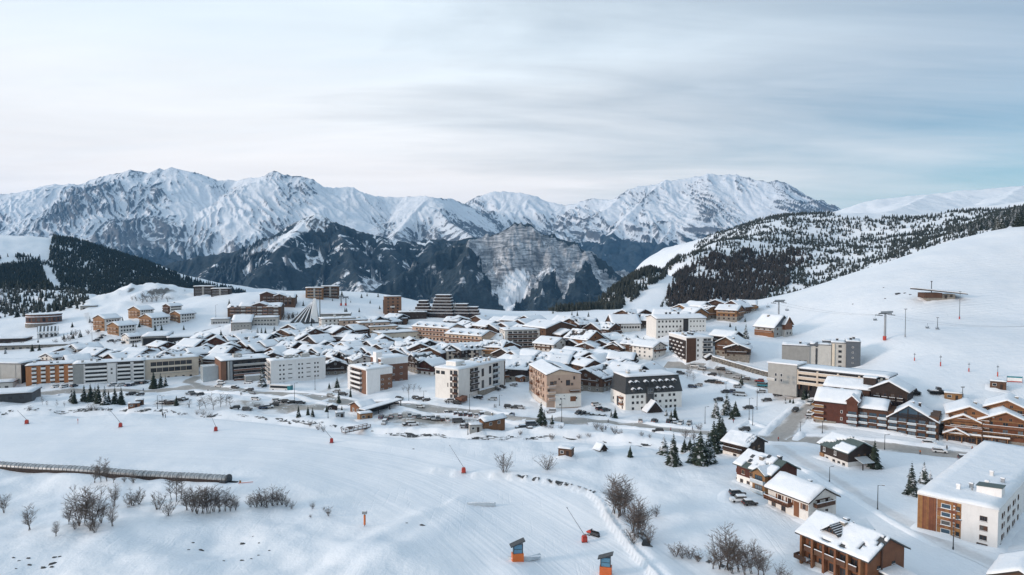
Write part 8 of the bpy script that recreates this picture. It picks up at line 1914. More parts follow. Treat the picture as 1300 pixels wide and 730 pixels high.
cars([(566, 525.5, 'white'), (572, 525.5), (578, 526.8), (584, 527.8, 'black'), (591, 527.8, 'black'), (597, 528.4), (604, 529, 'white'), (611, 527.5)], 'in the rear row of the big car park', 98, 6)
cars([(517, 540, 'black'), (525, 540, 'white')], 'at the stream edge of the big car park', 20); cars([(582, 536.5, 'dark grey', 'van'), (590, 543, 'silver'), (597, 543)], 'right of the front car park row', 15)
cars([(507, 507, 'black'), (529, 506.5, 'dark grey'), (533, 507.2, 'black'), (541, 509, 'black'), (504, 515.5, 'white'), (534, 517.5, 'white'), (581, 513, 'black'), (570, 510.5, 'silver')], 'on the road left of the white angular block', -12)
cars([(607, 506), (625, 508, 'white'), (630, 495.5, 'black'), (637, 493, 'black'), (652, 490), (660, 481, 'silver')], 'in the yard right of the white angular block', -20)
cars([(646, 518, 'black', 'suv'), (653.5, 518.3, 'black'), (661, 518.5, 'silver')], 'parked nose to tail before the pinkish block', -10); cars([(699.5, 524, 'silver')], 'at the roadside corner of the pinkish block', -8, p_snow=1)
cars([(734, 526.5, 'black'), (739, 527.5, 'black'), (744.5, 528.3, 'silver'), (751, 529, 'black'), (759, 529.8, 'white'), (766, 530.2, 'white')], 'in the slanted row left of the mansard block', 55, 8); cars([(762, 520.5, 'black', 'suv'), (769, 522, 'dark grey'), (757, 515, 'white')], 'behind the slanted row by the mansard block', 30)
cars([(813, 536, 'white'), (831, 536.5, 'dark grey', 'suv'), (848.5, 537, 'black', 'suv'), (856, 538, 'dark grey', 'suv'), (864, 538.5, 'white'), (875, 538.5, 'silver')], 'along the road below the mansard block', 70, 14); cars([(835, 548.5, 'black', 'estate')], 'driving below the mansard block', -14, p_snow=0); cars([(661, 545, 'black'), (675, 541, 'dark grey', 'van'), (671, 547, 'dark grey')], 'on the snowy verge opposite the pinkish block', 10)
cars([(891, 469, 'silver'), (904, 477, 'black', 'suv'), (882, 466), (900, 485.5, 'black'), (906, 486), (913.6, 487), (887, 490, 'silver'), (879, 492), (936, 480, 'silver'), (864, 475, 'dark grey')], 'around the side road below the grid block', -25, 12)
cars([(920.5, 498.5), (928, 498.5, 'dark blue'), (936, 501.5, 'silver'), (941, 502.5, 'white', 'van'), (936.4, 492, 'silver'), (949.6, 519, 'black', 'estate'), (966, 498.5, 'silver'), (973, 509.5), (912, 509), (987, 503, 'dark grey'), (945, 547, 'dark grey', 'suv')], 'in the snowy car park by the spruces', -12, 15)
cars([(964, 485, 'red'), (968, 491, 'teal', 'van')], 'beside the retaining wall', -20, p_snow=0)
cars([(1028, 513.5, 'white', 'suv'), (1009.5, 522.5, 'black', 'suv')], 'driving up the side road', 50, 4, 0.0); cars([(1031, 524, 'white'), (1029, 531, 'silver')], 'parked at the red hotel end', -20, p_snow=1); cars([(1180, 565, 'white'), (1193, 574.5, 'white', 'estate'), (1226, 583.5, 'dark grey', 'estate')], 'along the road before the red hotel', -16, p_snow=0.6)
cars([(936, 629, 'dark grey'), (937, 637, 'white', 'suv'), (952, 641, 'black')], 'beside the brown and white chalet', 8, 6)
cars([(163, 490.5), (173, 488.5), (183.5, 487), (142.5, 490, 'silver'), (119, 487, 'silver'), (94, 491, 'dark grey'), (81, 492, 'white'), (70, 492), (42, 494, 'silver'), (153, 490)], 'at the foot of the orange and white blocks', 60, 20)
cars([(165, 501.5, 'black'), (170, 501, 'black'), (178, 502, 'dark grey'), (246.6, 501.5, 'dark grey'), (254, 502, 'black'), (241, 500.5, 'silver')], 'on the verge below the cream block', 30); cars([(204, 512.5), (209, 512, 'black'), (215, 513), (220, 512, 'dark grey'), (233, 508, 'black'), (229, 509)], 'in the small lot by the lone fir', 15)
cars([(278, 491.5, 'white'), (282, 487), (298.5, 493, 'black'), (317, 496, 'dark grey'), (301, 482, 'silver'), (315, 487, 'white'), (319, 502, 'silver'), (325, 508, 'white', 'estate'), (309, 500)], 'around the road below the dark balcony block', -8)
cars([(298.5, 519.5, 'black'), (314, 521, 'dark grey'), (328, 517), (334, 519), (341, 518), (348, 515)], 'in the lower lot near the larches', 15); cars([(352, 509.5), (358, 510.8), (364, 511.3, 'black'), (370, 512), (381.6, 512.5, 'dark grey')], 'in the lower lot behind the small firs', 20); cars([(436, 502, 'black', 'suv'), (427, 498, 'silver'), (420, 503)], 'beside the trimmed firs', 5)
cars([(122, 433, 'dark grey'), (127, 430, 'black'), (131, 427, 'silver'), (125, 421, 'dark grey'), (119, 410, 'black'), (140, 434, 'dark grey'), (150, 433, 'silver'), (158, 436, 'black')], 'on the street below the lodge row', 40, 20)
cars([(915, 470, 'black'), (925, 474, 'silver'), (947, 482, 'dark grey'), (975, 489, 'black'), (985, 492, 'white')], 'under the retaining wall', -22)
cars([(484, 531), (491, 533, 'black'), (497, 530), (488, 538, 'silver')], 'by the ramp roof in the car park', 95)
p = G(357, 496)
bus = bpy.data.objects.new('coach_bus', None); COL.objects.link(bus); bus.location = p; bus.rotation_euler = (0, 0, R(-12)); bus['label'] = 'white coach bus with blue rear on the road before the white slab block'; bus['category'] = 'bus'
def kid(par, n, m, loc=(0, 0, 0), rz=0, label=None):
 o = bpy.data.objects.new(n, m); COL.objects.link(o); o.parent = par; o.location = loc; o.rotation_euler = (0, 0, R(rz))
 if label: o['label'] = label
 return o
kid(bus, 'body', MB().box(-6, 6, -1.25, 1.25, 0.4, 1.55).box(-6, 6, -1.24, 1.24, 2.75, 3.2).box(-5.98, -5.6, -1.24, 1.24, 1.55, 2.75).me('body', ['white_paint']))
kid(bus, 'blue_rear', MB().box(4.2, 6.03, -1.28, 1.28, 0.45, 2.9).me('blue_rear', ['teal_paint']), label='blue rear third of the coach'); kid(bus, 'window_glass', MB().box(-5.6, 4.2, -1.22, 1.22, 1.55, 2.75).me('window_glass', ['glass'])); kid(bus, 'snow_cover', MB().box(-5.9, 5.9, -1.2, 1.2, 3.21, 3.4).me('snow_cover', ['snow']))
wm = MB().tube((0, -0.16, 0), (0, 0.16, 0), 0.5, 0.5, 12).me('wheel', ['tyre'])
for x in (-3.9, 3.4):
 for y in (-1.15, 1.15): kid(bus, 'wheel', wm, (x, y, 0.5))
# ------------------------------------------------------------------ street furniture
lampm = {}
def lamp(px, py, hpx, label, arm=True, mat='metal_dark'):
 p = G(px, py); H = r1(round(hpx * p.y / FPX, 1))
 rt_ = bpy.data.objects.new('lamp_post', None); COL.objects.link(rt_); rt_.location = p; rt_.rotation_euler = (0, 0, R(sr.uniform(-40, 40))); rt_['label'] = label; rt_['category'] = 'lamp post'; rt_['group'] = 'lamp posts'
 kid(rt_, 'pole', cached(('pole', H), lambda: MB().tube((0, 0, -0.4), (0, 0, H), 0.13, 0.08, 6).me('pole', [mat])))
 kid(rt_, 'base', cached('lampbase', lambda: MB().tube((0, 0, -0.2), (0, 0, 0.7), 0.2, 0.18, 8).me('base', [mat])))
 if arm: kid(rt_, 'lamp_head', cached('lamphead', lambda: MB().tube((0, 0, 0), (1.0, 0, 0.15), 0.05, 0.05, 5).box(0.9, 1.6, -0.16, 0.16, 0.08, 0.24, 0).box(0.9, 1.6, -0.14, 0.14, 0.245, 0.32, 1).me('lamp_head', ['metal_dark', 'snow'])), (0, 0, H - 0.1))
for px, py, h, lab in [(1114, 648, 33, 'grey lamp post beside the snowy lane above the brown chalet'), (1210, 698, 40, 'lamp post before the plank-clad end of the corner block'), (596, 526, 26, 'tall thin lamp post behind the big car park'), (594, 553, 20, 'lamp post between car park and stream by the kiosk'), (951, 533, 28, 'lamp post on a small snow base right of the spruces'), (955.5, 540, 24, 'lamp post nearest the road in the snowy car park'), (961, 520, 27, 'lamp post at the rear of the snowy car park'), (895, 538, 22, 'lamp post on the verge left of the conifer group'), (921.6, 498, 14, 'lamp post by the upper car row near the side road'), (374, 512, 26, 'lamp post in the lower lot below the bus'), (400, 495, 18, 'lamp post at the corner of the white slab block'), (416.5, 531, 20, 'lamp post between the tiny sheds and the piste'), (200, 519, 17, 'lamp post left of the lone fir'), (206, 526, 24, 'lamp post at the piste edge by the skiers'), (713, 536, 30, 'lamp post at the road corner of the pinkish block'), (1016, 549, 14, 'lamp post at the road junction'), (1044, 550, 16, 'lamp post at the corner of the small red hotel lot'), (1123, 571, 20, 'lamp post beside the spruce on the hotel road'), (117, 436, 22, 'lamp post on the lodge-row street'), (577, 408, 24, 'tall mast above the terracotta lodges'), (593, 418, 20, 'thin mast right of the terracotta lodges'), (274, 403, 16, 'thin mast in the open snow right of the lodges'), (1053, 612, 20, 'lamp post in front of the green-roofed chalet'), (538, 512, 16, 'road sign mast at the roadside left of the white angular block'), (519, 510, 22, 'thin lamp post beside the parked cars on the upper roadside'), (634, 515, 14, 'short post by the two walkers on the road')]:
 lamp(px, py, h, lab)
# ---- snow guns: red box and a long lance
for i, (px, py, tx, ty, lab) in enumerate([(34, 538, 22, 522, 'red snow gun with raised lance, leftmost along the piste'), (153, 542, 137, 518, 'red snow gun with lance below the spruce clump'), (274, 547, 268, 529, 'red snow gun with lance below the larches'), (421, 562, 405, 537, 'red snow gun with lance near the footbridge'), (588.6, 600, 571, 566, 'red snow gun with lance left of the fan-shaped shrub'), (742, 688, 720, 645, 'red snow gun with lance beside the snowmobile')]):
 p = G(px, py); rt_ = bpy.data.objects.new('snow_gun', None); COL.objects.link(rt_); rt_.location = p; rt_['label'] = lab; rt_['category'] = 'snow gun'; rt_['group'] = 'snow guns along the piste'
 kid(rt_, 'cabinet', cached('gunbox', lambda: MB().box(-0.6, 0.6, -0.5, 0.5, 0.1, 1.3).box(-0.5, 0.5, -0.38, 0.38, 1.3, 1.65).box(-0.45, 0.45, -0.57, -0.55, 0.5, 1.2).me('cabinet', ['red_paint'])), rz=15)
 for dx in (-0.6, 0.6): kid(rt_, 'foot', box_me('foot', 0.2, 1.2, 0.16, 'metal_dark'), (dx, 0, -0.02))
 dx, dz = (tx - px) * p.y / FPX, (py - ty) * p.y / FPX
 kid(rt_, 'lance', MB().tube((0, 0, 1.7), (dx, 0.5, dz), 0.11, 0.06, 6).tube((dx, 0.5, dz), (dx * 1.04, 0.5, dz * 1.04), 0.16, 0.12, 6).me('lance', ['metal_grey'])); kid(rt_, 'strut', MB().tube((0.3, 0, 1.4), (dx * 0.3, 0.15, 1.7 + (dz - 1.7) * 0.28), 0.05, 0.05, 5).me('strut', ['metal_dark']))
# ---- padded piste tower, markers, rope
def post_thing(name, cat, label, px, py, h, parts, group=None):
 p = G(px, py); rt_ = bpy.data.objects.new(name, None); COL.objects.link(rt_); rt_.location = p; rt_['label'] = label; rt_['category'] = cat
 if group: rt_['group'] = group
 for n_, me_, loc in parts: kid(rt_, n_, me_, loc)
 return rt_
post_thing('padded_pole', 'pole', 'orange padded pole with a grey box on top beside the run-out berm', 463, 668, 4, [('pad', MB().tube((0, 0, 0.4), (0, 0, 2.9), 0.28, 0.28, 8).me('pad', ['orange_paint']), (0, 0, 0)), ('pole', MB().tube((0, 0, -0.3), (0, 0, 3.6), 0.1, 0.1, 6).me('pole', ['metal_dark']), (0, 0, 0)), ('sign_box', MB().box(-0.6, 0.6, -0.3, 0.3, 3.2, 3.9).box(-0.55, 0.55, -0.28, 0.28, 3.91, 4.1, 1).me('sign_box', ['metal_grey', 'snow']), (0, 0, 0))])
markm = MB().tube((0, 0, -0.3), (0, 0, 2.2), 0.07, 0.07, 6).tube((0, 0, 1.3), (0, 0, 2.0), 0.16, 0.16, 8).me('marker', ['red_paint'])
post_thing('piste_marker', 'marker', 'thin red piste marker at the left on the groomed run', 99, 538, 2, [('pole', markm, (0, 0, 0))])
post_thing('rope_barrier', 'barrier', 'fallen red barrier pole with yellow cloth at the tunnel mouth', 311, 614, 1, [('bar', MB().tube((-2.0, 0, 0.15), (2.2, 0.6, 0.35), 0.09, 0.09, 6).me('bar', ['red_paint']), (0, 0, 0)), ('cloth', MB().box(-1.8, -1.2, 0.2, 0.25, 0.2, 0.9).me('cloth', ['timber_gold']), (0, 0, 0))])
for i, (px, py, h) in enumerate([(1161, 458, 11), (1194, 465, 15), (1230, 472, 12), (1266.5, 478, 15)]):
 post_thing('piste_pole', 'pole', 'red-based piste pole on the lower slope, %s from left' % ORD[i], px, py, h, [('pole', MB().tube((0, 0, -0.3), (0, 0, h * 0.34), 0.10, 0.07, 6).me('pole', ['metal_dark']), (0, 0, 0)), ('pad', MB().tube((0, 0, 0.1), (0, 0, h * 0.13), 0.24, 0.24, 8).me('pad', ['red_paint']), (0, 0, 0)), ('crossbar', MB().box(-0.5, 0.5, -0.05, 0.05, h * 0.27, h * 0.29).me('crossbar', ['metal_dark']), (0, 0, 0))], 'red-based piste poles')
p = G(1288, 486); rt_ = bpy.data.objects.new('banner', None); COL.objects.link(rt_); rt_.location = p; rt_.rotation_euler = (0, 0, R(-20)); rt_['label'] = 'white banner with teal top and red bottom stripe on the lower slope'; rt_['category'] = 'banner'
kid(rt_, 'cloth', MB().box(-2.7, 2.7, -0.03, 0.03, 0.7, 2.1).me('cloth', ['white_paint'])); kid(rt_, 'stripe', MB().box(-2.7, 2.7, -0.05, 0.05, 2.11, 2.7).me('stripe', ['teal_paint'])); kid(rt_, 'stripe', MB().box(-2.7, 2.7, -0.05, 0.05, 0.3, 0.69).me('stripe', ['red_paint']))
for x in (-2.7, 2.7): kid(rt_, 'pole', MB().tube((x, 0, -0.3), (x, 0, 2.9), 0.06, 0.06, 5).me('pole', ['metal_dark']))
# ---- chairlift
def pylon(px, py, top, label, arm=4.2):
 p = G(px, py); H = (py - top) * p.y / FPX
 rt_ = bpy.data.objects.new('chairlift_pylon', None); COL.objects.link(rt_); rt_.location = p; rt_.rotation_euler = (0, 0, R(20)); rt_['label'] = label; rt_['category'] = 'pylon'; rt_['group'] = 'chairlift pylons'
 kid(rt_, 'column', MB().tube((0, 0, -0.6), (0, 0, H), 0.55, 0.36, 10).me('column', ['metal_grey'])); kid(rt_, 'crossarm', MB().box(-arm, arm, -0.28, 0.28, H - 0.1, H + 0.35).box(-arm, arm, -0.22, 0.22, H + 0.36, H + 0.55, 1).me('crossarm', ['metal_dark', 'snow']))
 for s in (-1, 1):
  kid(rt_, 'sheave_train', MB().box(s * arm - 0.2, s * arm + 0.2, -2.2, 2.2, H - 0.9, H - 0.55).box(s * arm - 0.08, s * arm + 0.08, -0.1, 0.1, H - 0.6, H).me('sheave_train', ['metal_dark']))
 kid(rt_, 'catwalk', MB().box(-arm, arm, -1.1, -0.4, H + 0.5, H + 0.56).box(-arm, arm, -1.1, -1.05, H + 0.56, H + 1.4).me('catwalk', ['metal_grey'])); kid(rt_, 'pad', MB().tube((0, 0, 0.1), (0, 0, 2.2), 0.85, 0.85, 10).me('pad', ['red_paint'])); kid(rt_, 'ladder', MB().box(0.5, 0.6, -0.3, -0.2, 0.5, H).box(0.5, 0.6, 0.2, 0.3, 0.5, H).me('ladder', ['metal_dark']))
 return p + Vector((0, 0, H - 0.7)), H
A1, h1_ = pylon(1123, 432, 398, 'chairlift pylon with crossarm standing on the open ski slope')
A2, h2_ = pylon(988, 420, 383, 'chairlift pylon whose head shows above the lone slope chalet')
A3, h3_ = pylon(433, 388, 377, 'small lift pylon on the crest snowfield, left one', 2.4); A4, h4_ = pylon(439, 388, 378, 'small lift pylon on the crest snowfield, right one', 2.4)
far_end = Vector((G(1340, 436).x, G(1340, 436).y, G(1340, 436).z + 9))
rp = bpy.data.objects.new('chairlift_cable', None); COL.objects.link(rp); rp['label'] = 'pair of thin chairlift cables strung over the ski slope pylons'; rp['category'] = 'cable'; rp.location = A1
u = Vector((math.cos(R(20)), math.sin(R(20)), 0)) * 4.2
def cable(a, b_, sag):
 m = MB(); n = 10; prev = a
 for k in range(1, n + 1):
  t = k / n; q = a.lerp(b_, t) - Vector((0, 0, 4 * sag * t * (1 - t))); m.tube(prev, q, 0.035, 0.035, 4, 0, False); prev = q
 o = kid(rp, 'cable', m.me('cable', ['metal_dark'])); o.location = -A1
for s in (-1, 1): cable(A2 + u * s, A1 + u * s, 2.0); cable(A1 + u * s, far_end + u * s, 3.0)
def chair(pos, label):
 rt_ = bpy.data.objects.new('chairlift_chair', None); COL.objects.link(rt_); rt_.location = pos; rt_.rotation_euler = (0, 0, R(30)); rt_['label'] = label; rt_['category'] = 'chair'; rt_['group'] = 'chairlift chairs'
 kid(rt_, 'hanger', MB().tube((0, 0, 0), (0, 0.3, -1.6), 0.05, 0.05, 5).tube((-1.5, 0.3, -1.6), (1.5, 0.3, -1.6), 0.05, 0.05, 5).me('hanger', ['metal_dark'])); kid(rt_, 'seat', MB().box(-1.5, 1.5, -0.4, 0.15, -2.75, -2.62).box(-1.5, 1.5, -0.4, 0.15, -2.61, -2.5, 1).me('seat', ['metal_dark', 'snow'])); kid(rt_, 'backrest', MB().box(-1.5, 1.5, 0.12, 0.22, -2.6, -1.9).me('backrest', ['metal_grey']))
 for x in (-1.45, 1.45): kid(rt_, 'side_bar', MB().tube((x, 0.3, -1.6), (x, 0.1, -2.7), 0.05, 0.05, 5).me('side_bar', ['metal_dark']))
def on_cable(a, b_, t, s, sag): return a.lerp(b_, t) + u * s - Vector((0, 0, 4 * sag * t * (1 - t)))
chair(on_cable(A1, far_end, 0.30, -1, 3.0), 'empty chairlift chair right of the slope pylon, nearer cable'); chair(on_cable(A1, far_end, 0.36, -1, 3.0), 'empty chairlift chair farther right along the nearer cable'); chair(on_cable(A2, A1, 0.16, -1, 2.0), 'empty chairlift chair just right of the lone chalet roof'); chair(A1 + u * -1.0 + Vector((-1.5, 0.5, 0)), 'empty chairlift chair hanging at the slope pylon'); chair(A2 + u * -1 + Vector((-4, -1.5, 0)), 'empty chairlift chair left of the lone chalet roof')
for px, py, h, lab in [(1149, 428, 36, 'tall dark floodlight mast right of the slope pylon'), (1218, 405, 35, 'tall mast with red foot right of the slope hut'), (1190, 418, 15, 'short street-lamp-like mast on the mid slope'), (1222, 504, 13, 'short dark pipe mast by the crate hut')]:
 p = G(px, py); H = h * p.y / FPX
 post_thing('slope_mast', 'mast', lab, px, py, h, [('pole', MB().tube((0, 0, -0.4), (0, 0, H), 0.16, 0.1, 6).me('pole', ['metal_dark']), (0, 0, 0)), ('foot_pad', MB().tube((0, 0, 0), (0, 0, 1.4), 0.32, 0.32, 8).me('foot_pad', ['red_paint' if 'red' in lab else 'metal_grey']), (0, 0, 0)), ('head', MB().box(-0.7, 0.7, -0.15, 0.15, H - 0.3, H + 0.15).me('head', ['metal_grey']), (0, 0, 0))])
for px, py, lab in [(1157, 500, 'snow-covered piste machine parked behind the red hotel'), (1188, 499, 'low snowed-in implement between piste machine and crate hut')]:
 b_ = post_thing('piste_groomer' if 'machine' in lab else 'snow_plough', 'vehicle', lab, px, py, 2, [('chassis', MB().box(-2.6, 2.6, -1.5, 1.5, 0.5, 1.1).me('chassis', ['metal_dark']), (0, 0, 0)), ('blade', MB().box(2.8, 3.1, -2.2, 2.2, 0.1, 1.2).me('blade', ['metal_grey']), (0, 0, 0)), ('snow_cover', MB().box(-2.3, 0.6, -1.3, 1.3, 1.12, 1.5).me('snow_cover', ['snow']), (0, 0, 0))] + ([('cab', MB().prism([(-0.9, 1.1), (1.1, 1.1), (0.7, 2.5), (-0.8, 2.6)], -1.1, 1.1).me('cab', ['glass']), (1.0, 0, 0)), ('track', MB().box(-2.7, 2.7, -2.0, -1.4, 0, 0.9).me('track', ['tyre']), (0, 0, 0)), ('track', MB().box(-2.7, 2.7, 1.4, 2.0, 0, 0.9).me('track', ['tyre']), (0, 0, 0))] if 'machine' in lab else []))
 b_.rotation_euler = (0, 0, R(-15))
# ---- covered conveyor lift
a, c_ = G(-60, 590), G(290, 612)
cv_ = bpy.data.objects.new('conveyor_tunnel', None); COL.objects.link(cv_); cv_['label'] = 'long silvery covered conveyor lift tunnel crossing the snow at left'; cv_['category'] = 'conveyor lift'
dv = Vector((c_.x - a.x, c_.y - a.y, 0)); Lc = dv.length; cv_.location = (a.x, a.y, 0); cv_.rotation_euler = (0, 0, math.atan2(dv.y, dv.x))
tm = NT('tunnel_cover'); tp = tm.obj(); tm.color(tm.mix(tm.mapr(tm.noise(tm.mapping(tp, (3.0, 0.6, 0.6)), 1.0, 4), 0.35, 0.65), (0.16, 0.17, 0.18), (0.42, 0.44, 0.46))); tm.rough(0.22); tm.b.inputs['Metallic'].default_value = 0.55; MATS['tunnel_cover'] = tm.m
rib, cov, low = MB(), MB(), MB(); n = int(Lc / 1.5); rr_ = 1.35; K = 9
def tz(k):
 q = a.lerp(c_, k / n); return gz(q.x, q.y)
zk = [tz(k) for k in range(n + 1)]
zk = [sum(zk[max(0, i - 8):i + 9]) / len(zk[max(0, i - 8):i + 9]) for i in range(n + 1)]
ring = [[(k * 1.5, rr_ * math.cos(math.pi * j / K) * -1, zk[k] + 0.9 + rr_ * 0.95 * math.sin(math.pi * j / K)) for j in range(K + 1)] for k in range(n + 1)]
SEG = 6
for k0 in range(0, n, SEG):
 k1 = min(n, k0 + SEG); m = MB(); vv = [q for k in range(k0, k1 + 1) for q in ring[k]]; m.add(vv, [(i * (K + 1) + j, i * (K + 1) + j + 1, (i + 1) * (K + 1) + j + 1, (i + 1) * (K + 1) + j) for i in range(k1 - k0) for j in range(K)])
 kid(cv_, 'cover_panel', m.me('cover_panel', ['tunnel_cover'], True))
for k in range(n + 1):
 for j in range(K):
  p0, p1 = Vector(ring[k][j]), Vector(ring[k][j + 1]); e = Vector((0, (p0.y + p1.y) * 0.02, 0.03)); rib.tube(p0 + e, p1 + e, 0.05, 0.05, 4, 0, False)
o = kid(cv_, 'hoops', rib.me('hoops', ['metal_grey'])); o['kind'] = 'stuff'
for k in range(0, n, SEG):
 k1 = min(n, k + SEG); x0, x1 = k * 1.5, k1 * 1.5
 kid(cv_, 'side_board', MB().add([(x0, -rr_ - .06, zk[k] - 0.3), (x1, -rr_ - .06, zk[k1] - 0.3), (x1, -rr_ - .06, zk[k1] + 0.95), (x0, -rr_ - .06, zk[k] + 0.95), (x0, rr_ + .06, zk[k] - 0.3), (x1, rr_ + .06, zk[k1] - 0.3), (x1, rr_ + .06, zk[k1] + 0.95), (x0, rr_ + .06, zk[k] + 0.95)], [(0, 1, 2, 3), (7, 6, 5, 4)]).me('side_board', ['timber_dark']))
kid(cv_, 'portal', MB().tube((Lc - 0.2, 0, zk[-1] + 0.9), (Lc + 0.3, 0, zk[-1] + 0.9), 1.55, 1.55, 16).me('portal', ['metal_dark'])); kid(cv_, 'belt', MB().box(Lc, Lc + 3.0, -0.5, 0.5, zk[-1] + 0.05, zk[-1] + 0.35).me('belt', ['tyre'])); kid(cv_, 'drive_box', MB().box(Lc - 1.6, Lc + 0.4, -2.2, -1.45, zk[-1] - 0.2, zk[-1] + 0.9).me('drive_box', ['metal_dark']))
# ---- snow park: totems, rails, net
def totem(px, py, label, rz):
 rt_ = post_thing('snowpark_totem', 'totem', label, px, py, 4, [('base', MB().box(-1.3, 1.3, -0.8, 0.8, -0.3, 1.9).me('base', ['orange_paint']), (0, 0, 0)), ('screen', MB().box(-1.05, 1.05, -0.62, 0.62, 1.95, 3.9).me('screen', ['blue_panel']), (0, 0, 0)), ('roof', MB().add([(-1.7, -1.0, 3.5), (1.6, -1.0, 4.7), (1.6, 1.0, 4.7), (-1.7, 1.0, 3.5), (-1.7, -1.0, 3.72), (1.6, -1.0, 4.92), (1.6, 1.0, 4.92), (-1.7, 1.0, 3.72)], [(3, 2, 1, 0), (4, 5, 6, 7), (0, 1, 5, 4), (1, 2, 6, 5), (2, 3, 7, 6), (3, 0, 4, 7)]).me('roof', ['metal_dark']), (0, 0, 0))])
 for x in (-1.05, 1.05): kid(rt_, 'post', MB().box(x - 0.09, x + 0.09, -0.68, -0.5, 1.9, 3.9 + x * 0.3).me('post', ['metal_dark']))
 kid(rt_, 'crossbar', MB().box(-1.05, 1.05, -0.67, -0.63, 2.85, 2.95).me('crossbar', ['metal_dark'])); rt_.rotation_euler = (0, 0, R(rz))
totem(657, 712, 'orange and blue snowpark totem with slanted roof beside a curved blue rail', 12); totem(769, 729, 'orange and blue snowpark totem cut near the lower frame edge', -14)
def rail(px, py, rz, L, label, bend, mat='glazing_rail', h=0.7):
 p = G(px, py); m = MB(); n = 10; q = []
 for k in range(n + 1): t = k / n * 2 - 1; q.append(Vector((t * L / 2, bend * t * t, h + 0.25 * (1 - t * t))))
 for k in range(n): m.box(0, 0, 0, 0, 0, 0) if False else m.add([q[k] + Vector((0, -.35, 0)), q[k + 1] + Vector((0, -.35, 0)), q[k + 1] + Vector((0, .35, 0)), q[k] + Vector((0, .35, 0)), q[k] + Vector((0, -.35, -h * 1.3)), q[k + 1] + Vector((0, -.35, -h * 1.3)), q[k + 1] + Vector((0, .35, -h * 1.3)), q[k] + Vector((0, .35, -h * 1.3))], [(0, 1, 2, 3), (4, 5, 1, 0), (7, 6, 2, 3)])
 rt_ = bpy.data.objects.new('snowpark_rail', None); COL.objects.link(rt_); rt_.location = p; rt_.rotation_euler = (0, 0, R(rz)); rt_['label'] = label; rt_['category'] = 'rail'
 kid(rt_, 'box', m.me('box', [mat])); kid(rt_, 'snow_top', MB().box(-L * 0.45, L * 0.45, -0.2, 0.2, h + 0.1, h + 0.3).me('snow_top', ['snow']))
rail(611, 642, 2, 8.0, 'straight grey-blue snowpark rail lying across the run', 0.25); rail(668, 712, 12, 7.5, 'curved blue snowpark rail wrapping the totem', 1.6)
rt_ = post_thing('snowmobile', 'snowmobile', 'dark snowmobile with red nose beside the front snow gun', 753, 680, 1, [('body', MB().prism([(-1.5, .35), (1.3, .35), (1.5, .6), (0.7, 1.0), (0.2, .85), (-1.4, .9)], -0.4, 0.4).me('body', ['metal_dark']), (0, 0, 0)), ('seat', MB().box(-1.3, 0.1, -0.28, 0.28, 0.88, 1.08).me('seat', ['tyre']), (0, 0, 0)), ('cowl', MB().prism([(0.4, .6), (1.62, .5), (1.5, .75), (0.8, 1.12), (0.4, 1.0)], -0.43, 0.43).me('cowl', ['red_paint']), (0, 0, 0)), ('windscreen', MB().box(0.45, 0.5, -0.35, 0.35, 1.0, 1.4).me('windscreen', ['glass']), (0, 0, 0)), ('track', MB().box(-1.6, 0.6, -0.26, 0.26, 0.02, 0.34).me('track', ['tyre']), (0, 0, 0)), ('ski', MB().box(0.5, 1.9, -0.62, -0.48, 0.02, 0.1).me('ski', ['tyre']), (0, 0, 0)), ('ski', MB().box(0.5, 1.9, 0.48, 0.62, 0.02, 0.1).me('ski', ['tyre']), (0, 0, 0)), ('handlebar', MB().tube((0.25, -0.4, 1.15), (0.25, 0.4, 1.15), 0.04, 0.04, 5).me('handlebar', ['tyre']), (0, 0, 0))])
rt_.rotation_euler = (0, 0, R(140)); rt_.scale = (1.15, 1.15, 1.15)
p0, p1 = G(436, 551), G(469, 541)
fb = bpy.data.objects.new('footbridge', None); COL.objects.link(fb); fb['label'] = 'wooden footbridge with railings over the stream below the kiosk'; fb['category'] = 'bridge'
dv = p1 - p0; Lb = math.hypot(dv.x, dv.y); fb.location = p0; fb.rotation_euler = (0, 0, math.atan2(dv.y, dv.x))
kid(fb, 'deck', MB().box(0, Lb, -1.1, 1.1, 0.5, 0.75).box(0, Lb, -0.9, 0.9, 0.76, 0.95, 1).me('deck', ['timber_brown', 'snow']))
for y in (-1.15, 1.15):
 kid(fb, 'railing', MB().box(0, Lb, y - .05, y + .05, 1.75, 1.9).box(0, Lb, y - .05, y + .05, 1.25, 1.35).me('railing', ['timber_brown']))
 for k in range(int(Lb / 2) + 1): kid(fb, 'post', box_me('post', 0.14, 0.14, 1.5, 'timber_brown'), (min(Lb, k * 2.0), y, 0.4))
def rock_me(k):
 r_ = random.Random(k); v = []
 for i, (z, q) in enumerate(((-0.3, 1.0), (0.1, 0.9), (0.3, 0.5))):
  for j in range(8): a_ = j / 8 * 6.283; e = q * r_.uniform(0.7, 1.2); v.append((e * math.cos(a_), e * 0.5 * math.sin(a_), z + r_.uniform(-.08, .08)))
 f = [(i * 8 + j, i * 8 + (j + 1) % 8, (i + 1) * 8 + (j + 1) % 8, (i + 1) * 8 + j) for i in range(2) for j in range(8)] + [tuple(range(16, 24))]
 return mesh('rock', v, f, ['rock_dark'])
wallmat('rock_dark', (0.085, 0.085, 0.085), (0.05, 0.052, 0.055), 0.85)
RK = [rock_me(k) for k in range(4)]
def rocks(lst, phrase):
 for i, (px, py, s) in enumerate(sorted(lst)):
  o = bpy.data.objects.new('rock', RK[i % 4]); COL.objects.link(o); o.location = G(px, py); o.scale = (s, s, s * 0.8); o.rotation_euler = (0, 0, sr.uniform(-.4, .4)); o['label'] = 'dark rock poking through snow, %s from left %s' % (ORD[i], phrase); o['category'] = 'rock'; o['group'] = 'rocks ' + phrase
